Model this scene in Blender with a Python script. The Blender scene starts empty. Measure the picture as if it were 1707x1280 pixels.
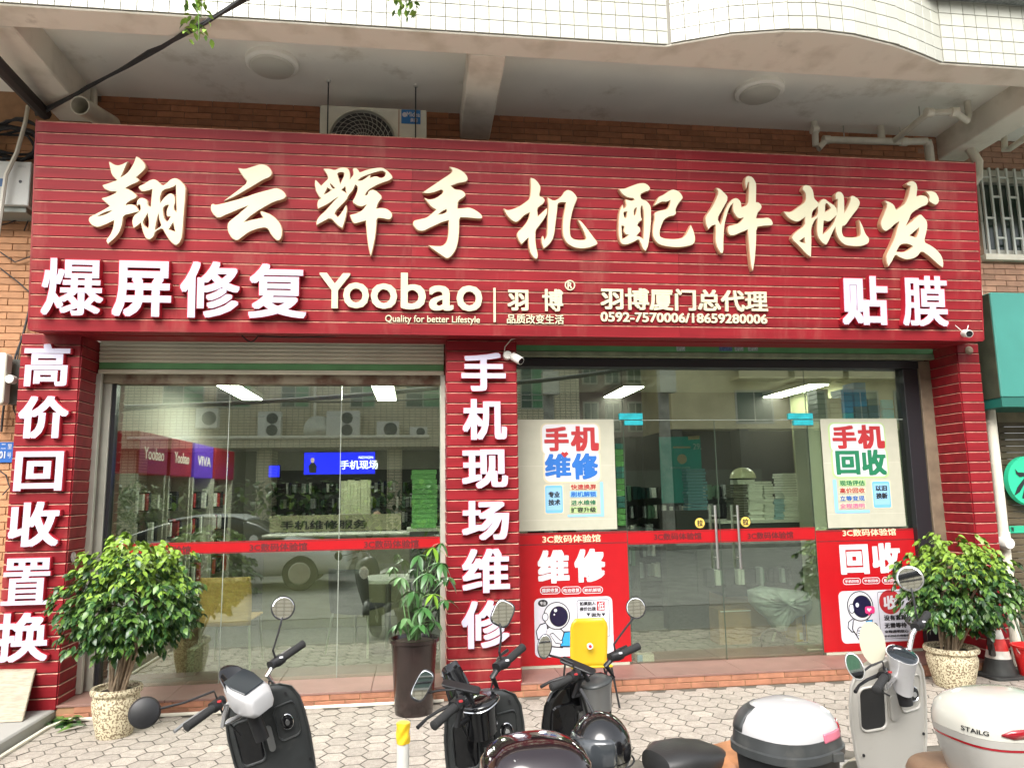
import bpy, bmesh, math, random
from math import sin, cos, tan, pi, radians, sqrt, hypot, atan2
from mathutils import Vector, Matrix
random.seed(11)
rnd = random.Random(5)
scene = bpy.context.scene
COL = scene.collection

# ------------------------------------------------------------------ camera
F = 1228.19; CX = 853.5; CY = 640.0            # solved from the lines of the facade, in photo pixels
YAW, PITCH, ROLL = 0.12861317, 0.14437792, -0.01560225
CAM = Vector((0.0, -6.39972, 1.7))
_f = Vector((sin(YAW)*cos(PITCH), cos(YAW)*cos(PITCH), sin(PITCH)))
_r = _f.cross(Vector((0, 0, 1))).normalized(); _u = _r.cross(_f)
_r2 = cos(ROLL)*_r + sin(ROLL)*_u; _u2 = -sin(ROLL)*_r + cos(ROLL)*_u
cam_data = bpy.data.cameras.new('camera'); cam = bpy.data.objects.new('camera', cam_data); COL.objects.link(cam)
cam_data.sensor_fit = 'HORIZONTAL'; cam_data.sensor_width = 36.0; cam_data.lens = F/1707*36.0
cam_data.clip_start = 0.05; cam_data.clip_end = 400
cam.matrix_world = Matrix(((_r2.x, _u2.x, -_f.x, CAM.x), (_r2.y, _u2.y, -_f.y, CAM.y), (_r2.z, _u2.z, -_f.z, CAM.z), (0, 0, 0, 1)))
scene.camera = cam

# ------------------------------------------------------------------ sky, sun, exposure
SUN_EL, SUN_AZ = radians(42), radians(200)
world = bpy.data.worlds.new('World'); scene.world = world; world.use_nodes = True
wn = world.node_tree; bg = wn.nodes['Background']
sky = wn.nodes.new('ShaderNodeTexSky'); sky.sky_type = 'NISHITA'; sky.sun_disc = False
sky.sun_elevation = SUN_EL; sky.sun_rotation = SUN_AZ; sky.air_density = 1.0; sky.dust_density = 4.0; sky.ozone_density = 1.0
hs = wn.nodes.new('ShaderNodeHueSaturation'); hs.inputs['Saturation'].default_value = 0.22
wn.links.new(sky.outputs[0], hs.inputs['Color']); wn.links.new(hs.outputs[0], bg.inputs['Color'])
bg.inputs['Strength'].default_value = 0.15
sun_d = bpy.data.lights.new('sun', 'SUN'); sun = bpy.data.objects.new('sun', sun_d); COL.objects.link(sun)
sun_d.energy = .95; sun_d.angle = radians(40); sun_d.color = (1.0, 0.96, 0.90)
# towards the facade from the street side
sd = Vector((sin(SUN_AZ)*cos(SUN_EL), cos(SUN_AZ)*cos(SUN_EL), sin(SUN_EL)))
sun.rotation_euler = sd.to_track_quat('Z', 'Y').to_euler()
vs = scene.view_settings; vs.view_transform = 'Standard'; vs.look = 'None'; vs.gamma = 1.0; vs.use_curve_mapping = False
vs.exposure = 1.62
scene.cycles.max_bounces = 7; scene.cycles.transparent_max_bounces = 10
scene.cycles.use_denoising = True

# ------------------------------------------------------------------ pixel of the photo -> point on a real plane
def ray(px, py):
    return _r2*((px-CX)/F) - _u2*((py-CY)/F) + _f
def PY(px, py, y=0.0):
    d = ray(px, py); return CAM + d*((y-CAM.y)/d.y)
def PZ(px, py, z=0.0):
    d = ray(px, py); return CAM + d*((z-CAM.z)/d.z)
GY = 0.47                                            # plane of the shop glass
def PR(px, py, depth):                               # a thing seen mirrored in the glass: its real place across the street
    p = PY(px, py, GY+depth); return Vector((p.x, GY-depth, p.z))

# ------------------------------------------------------------------ objects
ORG = {}
def tag(o, label=None, cat=None, group=None, kind=None):
    if label: o['label'] = label
    if cat: o['category'] = cat
    if group: o['group'] = group
    if kind: o['kind'] = kind
    return o
def thing(name, label, cat, loc=(0, 0, 0), group=None):
    o = bpy.data.objects.new(name, None); COL.objects.link(o); o.empty_display_size = 0.1
    o.location = loc; ORG[o.name] = Vector(loc)
    return tag(o, label, cat, group)
def link(name, me, parent, center):
    o = bpy.data.objects.new(name, me); COL.objects.link(o)
    c = Vector(center)
    ORG[o.name] = c
    if parent is not None:
        o.parent = parent; o.location = c - ORG[parent.name]
    else:
        o.location = c
    return o

class MB:
    def __init__(s, M=None): s.v = []; s.f = []; s.m = []; s.M = M
    def add(s, vs, fs, m=0):
        b = len(s.v)
        for p in vs:
            p = Vector(p)
            if s.M is not None: p = s.M @ p
            s.v.append(p)
        for k, f in enumerate(fs):
            s.f.append([b+i for i in f]); s.m.append(m[k] if isinstance(m, (list, tuple)) else m)
        return s
    def box(s, x0, x1, y0, y1, z0, z1, m=0):
        v = [(x, y, z) for x in (x0, x1) for y in (y0, y1) for z in (z0, z1)]
        return s.add(v, [(0, 1, 3, 2), (4, 6, 7, 5), (0, 4, 5, 1), (2, 3, 7, 6), (0, 2, 6, 4), (1, 5, 7, 3)], m)
    def rings(s, rings, m=0, caps=True, closed=True):
        n = len(rings[0]); vs = [p for r in rings for p in r]; fs = []
        for i in range(len(rings)-1):
            for j in range(n if closed else n-1):
                k = (j+1) % n
                fs.append((i*n+j, i*n+k, (i+1)*n+k, (i+1)*n+j))
        if caps and closed:
            fs.append(tuple(range(n))[::-1]); fs.append(tuple((len(rings)-1)*n+j for j in range(n)))
        return s.add(vs, fs, m)
    def tube(s, pts, r, seg=8, m=0):
        pts = [Vector(p) for p in pts]; rs = r if isinstance(r, (list, tuple)) else [r]*len(pts)
        rings = []; ref = None
        for i, p in enumerate(pts):
            a = pts[max(i-1, 0)]; b = pts[min(i+1, len(pts)-1)]; t = (b-a).normalized()
            if ref is None: ref = Vector((0, 0, 1)) if abs(t.z) < .9 else Vector((1, 0, 0))
            n = (ref - t*ref.dot(t)).normalized(); bb = t.cross(n); ref = n
            rings.append([p + n*(rs[i]*cos(2*pi*k/seg)) + bb*(rs[i]*sin(2*pi*k/seg)) for k in range(seg)])
        return s.rings(rings, m)
    def lathe(s, prof, c=(0, 0, 0), seg=24, m=0, axis='z', caps=True):
        c = Vector(c); rings = []
        for (r, h) in prof:
            ring = []
            for k in range(seg):
                a = 2*pi*k/seg
                if axis == 'z': p = Vector((r*cos(a), r*sin(a), h))
                elif axis == 'y': p = Vector((r*cos(a), h, r*sin(a)))
                else: p = Vector((h, r*cos(a), r*sin(a)))
                ring.append(c+p)
            rings.append(ring)
        return s.rings(rings, m, caps=caps)
    def prism(s, poly, fn, e0, e1, m=0, side=None):
        n = len(poly); vs = [fn(u, v, e0) for u, v in poly] + [fn(u, v, e1) for u, v in poly]
        fs = [tuple(range(n))[::-1], tuple(range(n, 2*n))]; mm = [m, m]
        for i in range(n):
            j = (i+1) % n; fs.append((i, j, n+j, n+i)); mm.append(m if side is None else side)
        return s.add(vs, fs, mm)
    def mesh(s, name, mats, c, bevel=0, smooth=False, recalc=True, seg=1, ang=35):
        me = bpy.data.meshes.new(name)
        me.from_pydata([p-c for p in s.v], [], s.f)
        for mt in mats: me.materials.append(mt)
        me.polygons.foreach_set('material_index', s.m)
        if bevel or recalc:
            bm = bmesh.new(); bm.from_mesh(me)
            if recalc: bmesh.ops.recalc_face_normals(bm, faces=bm.faces)
            if bevel:
                ed = [e for e in bm.edges if len(e.link_faces) == 2 and e.calc_face_angle(0) > .5]
                bmesh.ops.bevel(bm, geom=ed, offset=bevel, segments=seg, affect='EDGES', profile=.5, clamp_overlap=True)
            bm.to_mesh(me); bm.free()
        if smooth:
            me.shade_smooth(); me.set_sharp_from_angle(angle=radians(ang))
        me.update(); return me
    def build(s, name, mats, parent=None, bevel=0, smooth=False, recalc=True, seg=1, ang=35, center=None):
        if not isinstance(mats, (list, tuple)): mats = [mats]
        if center is None:
            lo = Vector([min(p[i] for p in s.v) for i in range(3)]); hi = Vector([max(p[i] for p in s.v) for i in range(3)])
            c = (lo+hi)/2
            if parent is None: c.z = lo.z
        else: c = Vector(center)
        return link(name, s.mesh(name, mats, c, bevel, smooth, recalc, seg, ang), parent, c)

def B(*a, **k): return MB().box(*a, **k)
def struct(o): return tag(o, kind='structure')

# ------------------------------------------------------------------ materials
def mat(name, col, rough=.6, metal=0.0, spec=.5, var=0.0, scale=8.0, col2=None, fac=(.35, .65), bump=0.0, bscale=60.0,
        rndv=0.0, emit=None, estr=0.0, coat=0.0, alpha=None, detail=5.0, stretch=None, speck=None, stain=None):
    m = bpy.data.materials.new(name); m.use_nodes = True; nt = m.node_tree; N = nt.nodes; L = nt.links
    p = N['Principled BSDF']; p.inputs['Roughness'].default_value = rough; p.inputs['Metallic'].default_value = metal
    p.inputs['Specular IOR Level'].default_value = spec; p.inputs['Coat Weight'].default_value = coat
    p.inputs['Coat Roughness'].default_value = .08
    c = (*col, 1) if len(col) == 3 else col
    out = None
    tc = N.new('ShaderNodeTexCoord'); src = tc.outputs['Object']
    if stretch:
        mp = N.new('ShaderNodeMapping'); mp.inputs['Scale'].default_value = stretch; L.new(src, mp.inputs[0]); src = mp.outputs[0]
    if rndv or col2:
        oi = N.new('ShaderNodeObjectInfo'); ad = N.new('ShaderNodeVectorMath'); ad.operation = 'ADD'
        mu = N.new('ShaderNodeMath'); mu.operation = 'MULTIPLY'; mu.inputs[1].default_value = 37.0
        L.new(oi.outputs['Random'], mu.inputs[0]); L.new(src, ad.inputs[0]); L.new(mu.outputs[0], ad.inputs[1]); src = ad.outputs[0]
    if var or col2:
        nz = N.new('ShaderNodeTexNoise'); nz.inputs['Scale'].default_value = scale; nz.inputs['Detail'].default_value = detail
        L.new(src, nz.inputs['Vector'])
        cr = N.new('ShaderNodeValToRGB'); cr.color_ramp.elements[0].position = fac[0]; cr.color_ramp.elements[1].position = fac[1]
        if col2: a, b = c, (*col2, 1)
        else: a = tuple(x*(1-var) for x in c[:3])+(1,); b = tuple(min(1, x*(1+var)) for x in c[:3])+(1,)
        cr.color_ramp.elements[0].color = a; cr.color_ramp.elements[1].color = b
        L.new(nz.outputs['Fac'], cr.inputs[0]); out = cr.outputs[0]
    if speck:                                            # (colour, scale, amount)
        vz = N.new('ShaderNodeTexNoise'); vz.inputs['Scale'].default_value = speck[1]; vz.inputs['Detail'].default_value = 1.5
        L.new(src, vz.inputs['Vector'])
        c2 = N.new('ShaderNodeValToRGB'); c2.color_ramp.elements[0].position = speck[2]; c2.color_ramp.elements[1].position = speck[2]+.06
        L.new(vz.outputs['Fac'], c2.inputs[0])
        mx = N.new('ShaderNodeMix'); mx.data_type = 'RGBA'
        if out: L.new(out, mx.inputs['A'])
        else: mx.inputs['A'].default_value = c
        mx.inputs['B'].default_value = (*speck[0], 1); L.new(c2.outputs[0], mx.inputs['Factor']); out = mx.outputs['Result']
    if rndv:
        hsv = N.new('ShaderNodeHueSaturation'); mr = N.new('ShaderNodeMapRange')
        mr.inputs['To Min'].default_value = 1-rndv; mr.inputs['To Max'].default_value = 1+rndv
        L.new(oi.outputs['Random'], mr.inputs[0]); L.new(mr.outputs[0], hsv.inputs['Value'])
        if out: L.new(out, hsv.inputs['Color'])
        else: hsv.inputs['Color'].default_value = c
        out = hsv.outputs[0]
    if stain:                                            # (colour, scale, amount, strength): wear laid over the whole place, not per piece
        ge = N.new('ShaderNodeNewGeometry'); mp2 = N.new('ShaderNodeMapping'); mp2.inputs['Scale'].default_value = stain[4] if len(stain) > 4 else (1, 1, 1)
        sn = N.new('ShaderNodeTexNoise'); sn.inputs['Scale'].default_value = stain[1]; sn.inputs['Detail'].default_value = 9; sn.inputs['Roughness'].default_value = .65
        L.new(ge.outputs['Position'], mp2.inputs[0]); L.new(mp2.outputs[0], sn.inputs['Vector'])
        c3 = N.new('ShaderNodeValToRGB'); c3.color_ramp.elements[0].position = stain[2]; c3.color_ramp.elements[1].position = stain[2]+.16
        c3.color_ramp.elements[1].color = (stain[3],)*3+(1,)
        L.new(sn.outputs['Fac'], c3.inputs[0]); mx2 = N.new('ShaderNodeMix'); mx2.data_type = 'RGBA'
        if out: L.new(out, mx2.inputs['A'])
        else: mx2.inputs['A'].default_value = c
        mx2.inputs['B'].default_value = (*stain[0], 1); L.new(c3.outputs[0], mx2.inputs['Factor']); out = mx2.outputs['Result']
    if out: L.new(out, p.inputs['Base Color'])
    else: p.inputs['Base Color'].default_value = c
    if bump:
        bn = N.new('ShaderNodeTexNoise'); bn.inputs['Scale'].default_value = bscale; bn.inputs['Detail'].default_value = 4
        L.new(src, bn.inputs['Vector'])
        bp = N.new('ShaderNodeBump'); bp.inputs['Strength'].default_value = bump; bp.inputs['Distance'].default_value = .01
        L.new(bn.outputs['Fac'], bp.inputs['Height']); L.new(bp.outputs[0], p.inputs['Normal'])
    if emit:
        p.inputs['Emission Color'].default_value = (*emit, 1); p.inputs['Emission Strength'].default_value = estr
    return m

def glass_mat(name, refl=.22, tint=(.82, .88, .80)):
    m = bpy.data.materials.new(name); m.use_nodes = True; nt = m.node_tree; N = nt.nodes; L = nt.links
    for n in list(N):
        if n.type != 'OUTPUT_MATERIAL': N.remove(n)
    o = [n for n in N if n.type == 'OUTPUT_MATERIAL'][0]
    t = N.new('ShaderNodeBsdfTransparent'); t.inputs[0].default_value = (*tint, 1)
    g = N.new('ShaderNodeBsdfGlossy'); g.inputs['Roughness'].default_value = 0.0; g.inputs['Color'].default_value = (.95, 1, .93, 1)
    lw = N.new('ShaderNodeLayerWeight'); lw.inputs[0].default_value = .5
    mr = N.new('ShaderNodeMapRange'); mr.inputs['From Min'].default_value = 0; mr.inputs['From Max'].default_value = 1
    mr.inputs['To Min'].default_value = refl; mr.inputs['To Max'].default_value = 1
    pw = N.new('ShaderNodeMath'); pw.operation = 'POWER'; pw.inputs[1].default_value = 3
    L.new(lw.outputs['Facing'], pw.inputs[0]); L.new(pw.outputs[0], mr.inputs[0])
    mx = N.new('ShaderNodeMixShader'); L.new(mr.outputs[0], mx.inputs[0]); L.new(t.outputs[0], mx.inputs[1]); L.new(g.outputs[0], mx.inputs[2])
    L.new(mx.outputs[0], o.inputs[0]); return m

M = {}
M['slat'] = mat('red_slat', (.200, .009, .014), .5, spec=.25, var=.16, scale=3, rndv=.11, bump=.05, bscale=25, stretch=(.4, 4, 4), stain=((.30, .10, .08), 1.1, .55, .42, (2.6, 1, .55)))
M['slat_lip'] = mat('slat_edge', (.42, .20, .14), .6, var=.35, scale=14)
M['slat_back'] = mat('slat_backing', (.10, .008, .010), .8)
M['cream_face'] = mat('cream_acrylic', (.56, .53, .37), .35, var=.04, scale=4)
M['cream_side'] = mat('letter_return', (.40, .27, .19), .5)
M['red_rim'] = mat('red_letter_return', (.42, .015, .03), .4)
M['white_face'] = mat('lit_white_acrylic', (.40, .385, .455), .35, var=.03, emit=(.80, .76, 1.0), estr=.07)
M['plaster'] = mat('ceiling_plaster', (.88, .86, .78), .85, stain=((.46, .41, .30), 1.5, .56, .75), var=.04, scale=1.6, bump=.06, bscale=14, detail=8)
M['beam'] = mat('beam_paint', (.76, .71, .61), .8, col2=(.58, .53, .43), scale=3.5, fac=(.50, .72), stain=((.22, .19, .14), 2.6, .63, .7), bump=.12, bscale=20, detail=10)
M['tile'] = mat('parapet_tile', (.41, .41, .35), .25, spec=.5, rndv=.07, var=.05, scale=3, stain=((.38, .38, .24), 1.6, .60, .5))
M['grout'] = mat('tile_grout', (.20, .19, .16), .9)
M['brick_o'] = mat('brick_orange', (.42, .21, .10), .75, var=.12, scale=10, rndv=.12, bump=.2, bscale=80)
M['brick_b'] = mat('brick_brown', (.40, .17, .085), .75, var=.15, scale=10, rndv=.16, bump=.2, bscale=80)
M['brick_t'] = mat('brick_tan', (.36, .20, .13), .75, var=.15, scale=10, rndv=.14, bump=.2, bscale=80)
M['mortar'] = mat('mortar', (.20, .13, .085), .9, var=.15)
M['mortar_l'] = mat('mortar_orange', (.30, .17, .09), .9, var=.15)
M['paver'] = mat('hex_paver', (.375, .335, .285), .85, rndv=.13, var=.14, scale=30, bump=.25, bscale=140, speck=((.20, .17, .15), 170, .60), stain=((.15, .135, .11), 1.7, .54, .55))
M['joint'] = mat('paver_joint', (.11, .10, .08), .95, var=.2)
M['concrete'] = mat('concrete', (.32, .31, .28), .9, var=.2, scale=4, bump=.2, bscale=40, detail=8)
M['moss'] = mat('mossy_concrete', (.34, .335, .31), .9, col2=(.16, .23, .08), scale=2.2, fac=(.55, .70), bump=.2, bscale=40)
M['asphalt'] = mat('asphalt', (.15, .15, .14), .9, var=.25, scale=30, bump=.4, bscale=160)
M['ledge'] = mat('ledge_terrazzo', (.22, .125, .10), .5, rndv=.05, var=.12, scale=6, speck=((.22, .11, .09), 120, .56))
M['step_brick'] = mat('step_brick', (.32, .14, .08), .8, rndv=.12, var=.15, scale=12, bump=.2)
M['alu'] = mat('aluminium', (.50, .49, .42), .42, metal=.5, var=.08, scale=5)
M['alu_dark'] = mat('dark_frame', (.015, .015, .018), .35)
M['shut'] = mat('shutter_beige', (.60, .57, .45), .5, var=.10, scale=5, stretch=(.5, 3, 3))
M['shut_g'] = mat('shutter_green', (.12, .32, .13), .45, var=.12, scale=4)
M['rust'] = mat('dirty_lintel', (.30, .25, .18), .85, col2=(.13, .07, .045), scale=5, fac=(.45, .62), detail=8)
M['glass'] = glass_mat('shop_glass', .215)
M['pvc'] = mat('pvc_pipe', (.68, .64, .53), .45, var=.10, scale=5)
M['white'] = mat('white_plastic', (.62, .61, .56), .4, var=.03)
M['white_gloss'] = mat('white_gloss', (.80, .79, .76), .15, coat=.4)
M['black'] = mat('black_plastic', (.012, .012, .013), .45, var=.2, scale=30)
M['black_gloss'] = mat('black_gloss', (.008, .008, .009), .08, coat=.6)
M['rubber'] = mat('rubber', (.018, .018, .018), .75, bump=.15, bscale=120)
M['chrome'] = mat('chrome', (.70, .70, .70), .18, metal=1)
M['steel'] = mat('brushed_steel', (.55, .55, .53), .32, metal=1)
M['mirror'] = mat('mirror_glass', (.9, .92, .92), .02, metal=1)
M['cable'] = mat('cable_black', (.02, .02, .022), .6)
M['cable_w'] = mat('cable_white', (.60, .58, .50), .6)
M['red'] = mat('poster_red', (.37, .006, .010), .3, var=.04)
M['board'] = mat('cream_board', (.40, .395, .31), .35, var=.04)
M['board_d'] = mat('cream_board_side', (.52, .50, .42), .4)
M['txt_w'] = mat('print_white', (.56, .56, .58), .5)
M['txt_k'] = mat('print_black', (.012, .012, .015), .5)
M['txt_dk'] = mat('print_dark_red', (.10, .01, .012), .5)
M['txt_gold'] = mat('print_gold', (.72, .55, .36), .5)
M['txt_red'] = mat('print_red', (.36, .018, .022), .5)
M['txt_blue'] = mat('print_blue', (.012, .12, .42), .5)
M['txt_green'] = mat('print_green', (.006, .15, .065), .5)
M['txt_lb'] = mat('print_light_blue', (.22, .42, .60), .5)
M['teal'] = mat('teal_board', (.04, .205, .17), .4, var=.06, scale=3)
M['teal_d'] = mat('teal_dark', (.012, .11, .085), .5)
M['led'] = mat('led_panel', (.9, .9, .9), .5, emit=(1, .99, .93), estr=19)
M['wood'] = mat('chair_wood', (.66, .41, .15), .4, var=.12, scale=6, stretch=(1, 1, 8))
M['yellow'] = mat('yellow_plastic', (.52, .35, .012), .35)

# ------------------------------------------------------------------ lettering
_tc = {}
def text_mesh(s, ex):
    k = (s, ex)
    if k not in _tc:
        c = bpy.data.curves.new('t', 'FONT'); c.body = s; c.size = 1; c.extrude = ex; c.resolution_u = 3
        o = bpy.data.objects.new('t', c); COL.objects.link(o)
        dg = bpy.context.evaluated_depsgraph_get(); me = bpy.data.meshes.new_from_object(o.evaluated_get(dg))
        vs = [tuple(v.co) for v in me.vertices]; fs = [tuple(p.vertices) for p in me.polygons]
        fr = [p.normal.z > .7 for p in me.polygons]
        bpy.data.objects.remove(o); bpy.data.curves.remove(c); bpy.data.meshes.remove(me)
        _tc[k] = (vs, fs, fr)
    return _tc[k]
def add_text(mb, s, fn, u0, u1, v0, v1, e0, e1, bold=0.0, mf=0, ms=None, boldy=None):
    """lettering fitted to the box u0..u1 x v0..v1 of the surface fn(u, v, e); bold in em"""
    vs, fs, fr = text_mesh(s, 0.5 if e1 > e0 + 1e-4 else 0.0)
    by = bold*.85 if boldy is None else boldy
    X0 = min(v[0] for v in vs)-bold; X1 = max(v[0] for v in vs)+bold
    Y0 = min(v[1] for v in vs)-by; Y1 = max(v[1] for v in vs)+by
    offs = [(0, 0)] if bold == 0 else [(0, 0), (1, 0), (-1, 0), (0, 1), (0, -1), (1, 1), (-1, 1), (1, -1), (-1, -1)]
    for k, (dx, dy) in enumerate(offs):
        dx *= 1-.012*k; dy *= 1-.012*k
        de = k*.00035; out = []
        for (x, y, z) in vs:
            u = u0+(x+dx*bold-X0)/(X1-X0)*(u1-u0); v = v0+(y+dy*by-Y0)/(Y1-Y0)*(v1-v0)
            e = (e1 if z > 0 or e1 <= e0+1e-4 else e0) + de
            out.append(fn(u, v, e))
        mb.add(out, fs, [mf if (a or ms is None) else ms for a in fr])
def fy(y):                                               # surface facing the street in the plane y; e = distance in front of it
    return lambda u, v, e: Vector((u, y-e, v))
def text_px(mb, s, x0, y0, x1, y1, y, e=.002, thick=0.0, **k):
    """lettering on the plane y that fills the photo rectangle x0,y0 (top left) .. x1,y1"""
    xm = (x0+x1)/2; ym = (y0+y1)/2
    a = PY(x0, ym, y); b = PY(x1, ym, y); c = PY(xm, y1, y); d = PY(xm, y0, y)
    add_text(mb, s, fy(y), a.x, b.x, c.z, d.z, e, e+thick, **k)

SIGN_A = radians(4.4); SY0 = -.25; SZ0 = 3.03
_sn = Vector((0, -cos(SIGN_A), -sin(SIGN_A))); _sv = Vector((0, -sin(SIGN_A), cos(SIGN_A)))
def SW(u, v, e): return Vector((u, SY0, SZ0)) + _sv*v + _sn*e
def SUV(px, py, e=0.0):
    p0 = SW(0, 0, e); d = ray(px, py); t = (p0-CAM).dot(_sn)/d.dot(_sn); q = CAM+d*t
    return q.x, (q-p0).dot(_sv)
def text_sign(mb, s, x0, y0, x1, y1, e0, e1, **k):
    xm = (x0+x1)/2; ym = (y0+y1)/2
    add_text(mb, s, SW, SUV(x0, ym, e1)[0], SUV(x1, ym, e1)[0], SUV(xm, y1, e1)[1], SUV(xm, y0, e1)[1], e0, e1, **k)

def fill_curve(loops, off=0.0):
    """triangulated 2-D fill of closed loops, holes cut out"""
    c = bpy.data.curves.new('c', 'CURVE'); c.dimensions = '2D'; c.fill_mode = 'FRONT'; c.extrude = .5; c.offset = off; c.fill_mode = 'BOTH'
    for lp in loops:
        sp = c.splines.new('POLY'); sp.points.add(len(lp)-1); sp.use_cyclic_u = True
        for i, (x, y) in enumerate(lp): sp.points[i].co = (x, y, 0, 1)
    o = bpy.data.objects.new('c', c); COL.objects.link(o)
    dg = bpy.context.evaluated_depsgraph_get(); me = bpy.data.meshes.new_from_object(o.evaluated_get(dg))
    vs = [tuple(v.co) for v in me.vertices]; fs = [tuple(p.vertices) for p in me.polygons]; fr = [p.normal.z > .7 for p in me.polygons]
    bpy.data.objects.remove(o); bpy.data.curves.remove(c); bpy.data.meshes.remove(me)
    return vs, fs, fr
def smooth_loop(lp):
    out = []; n = len(lp)
    for i in range(n):                                   # rounds obtuse corners only, keeps the sharp brush tips
        a, b, c = Vector(lp[i-1]), Vector(lp[i]), Vector(lp[(i+1) % n])
        if (a-b).length > 1e-6 and (c-b).length > 1e-6 and (a-b).angle(c-b) > 1.5:
            out.append(tuple(b+(a-b)*.22)); out.append(tuple(b+(c-b)*.22))
        else: out.append(tuple(b))
    return out

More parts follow.
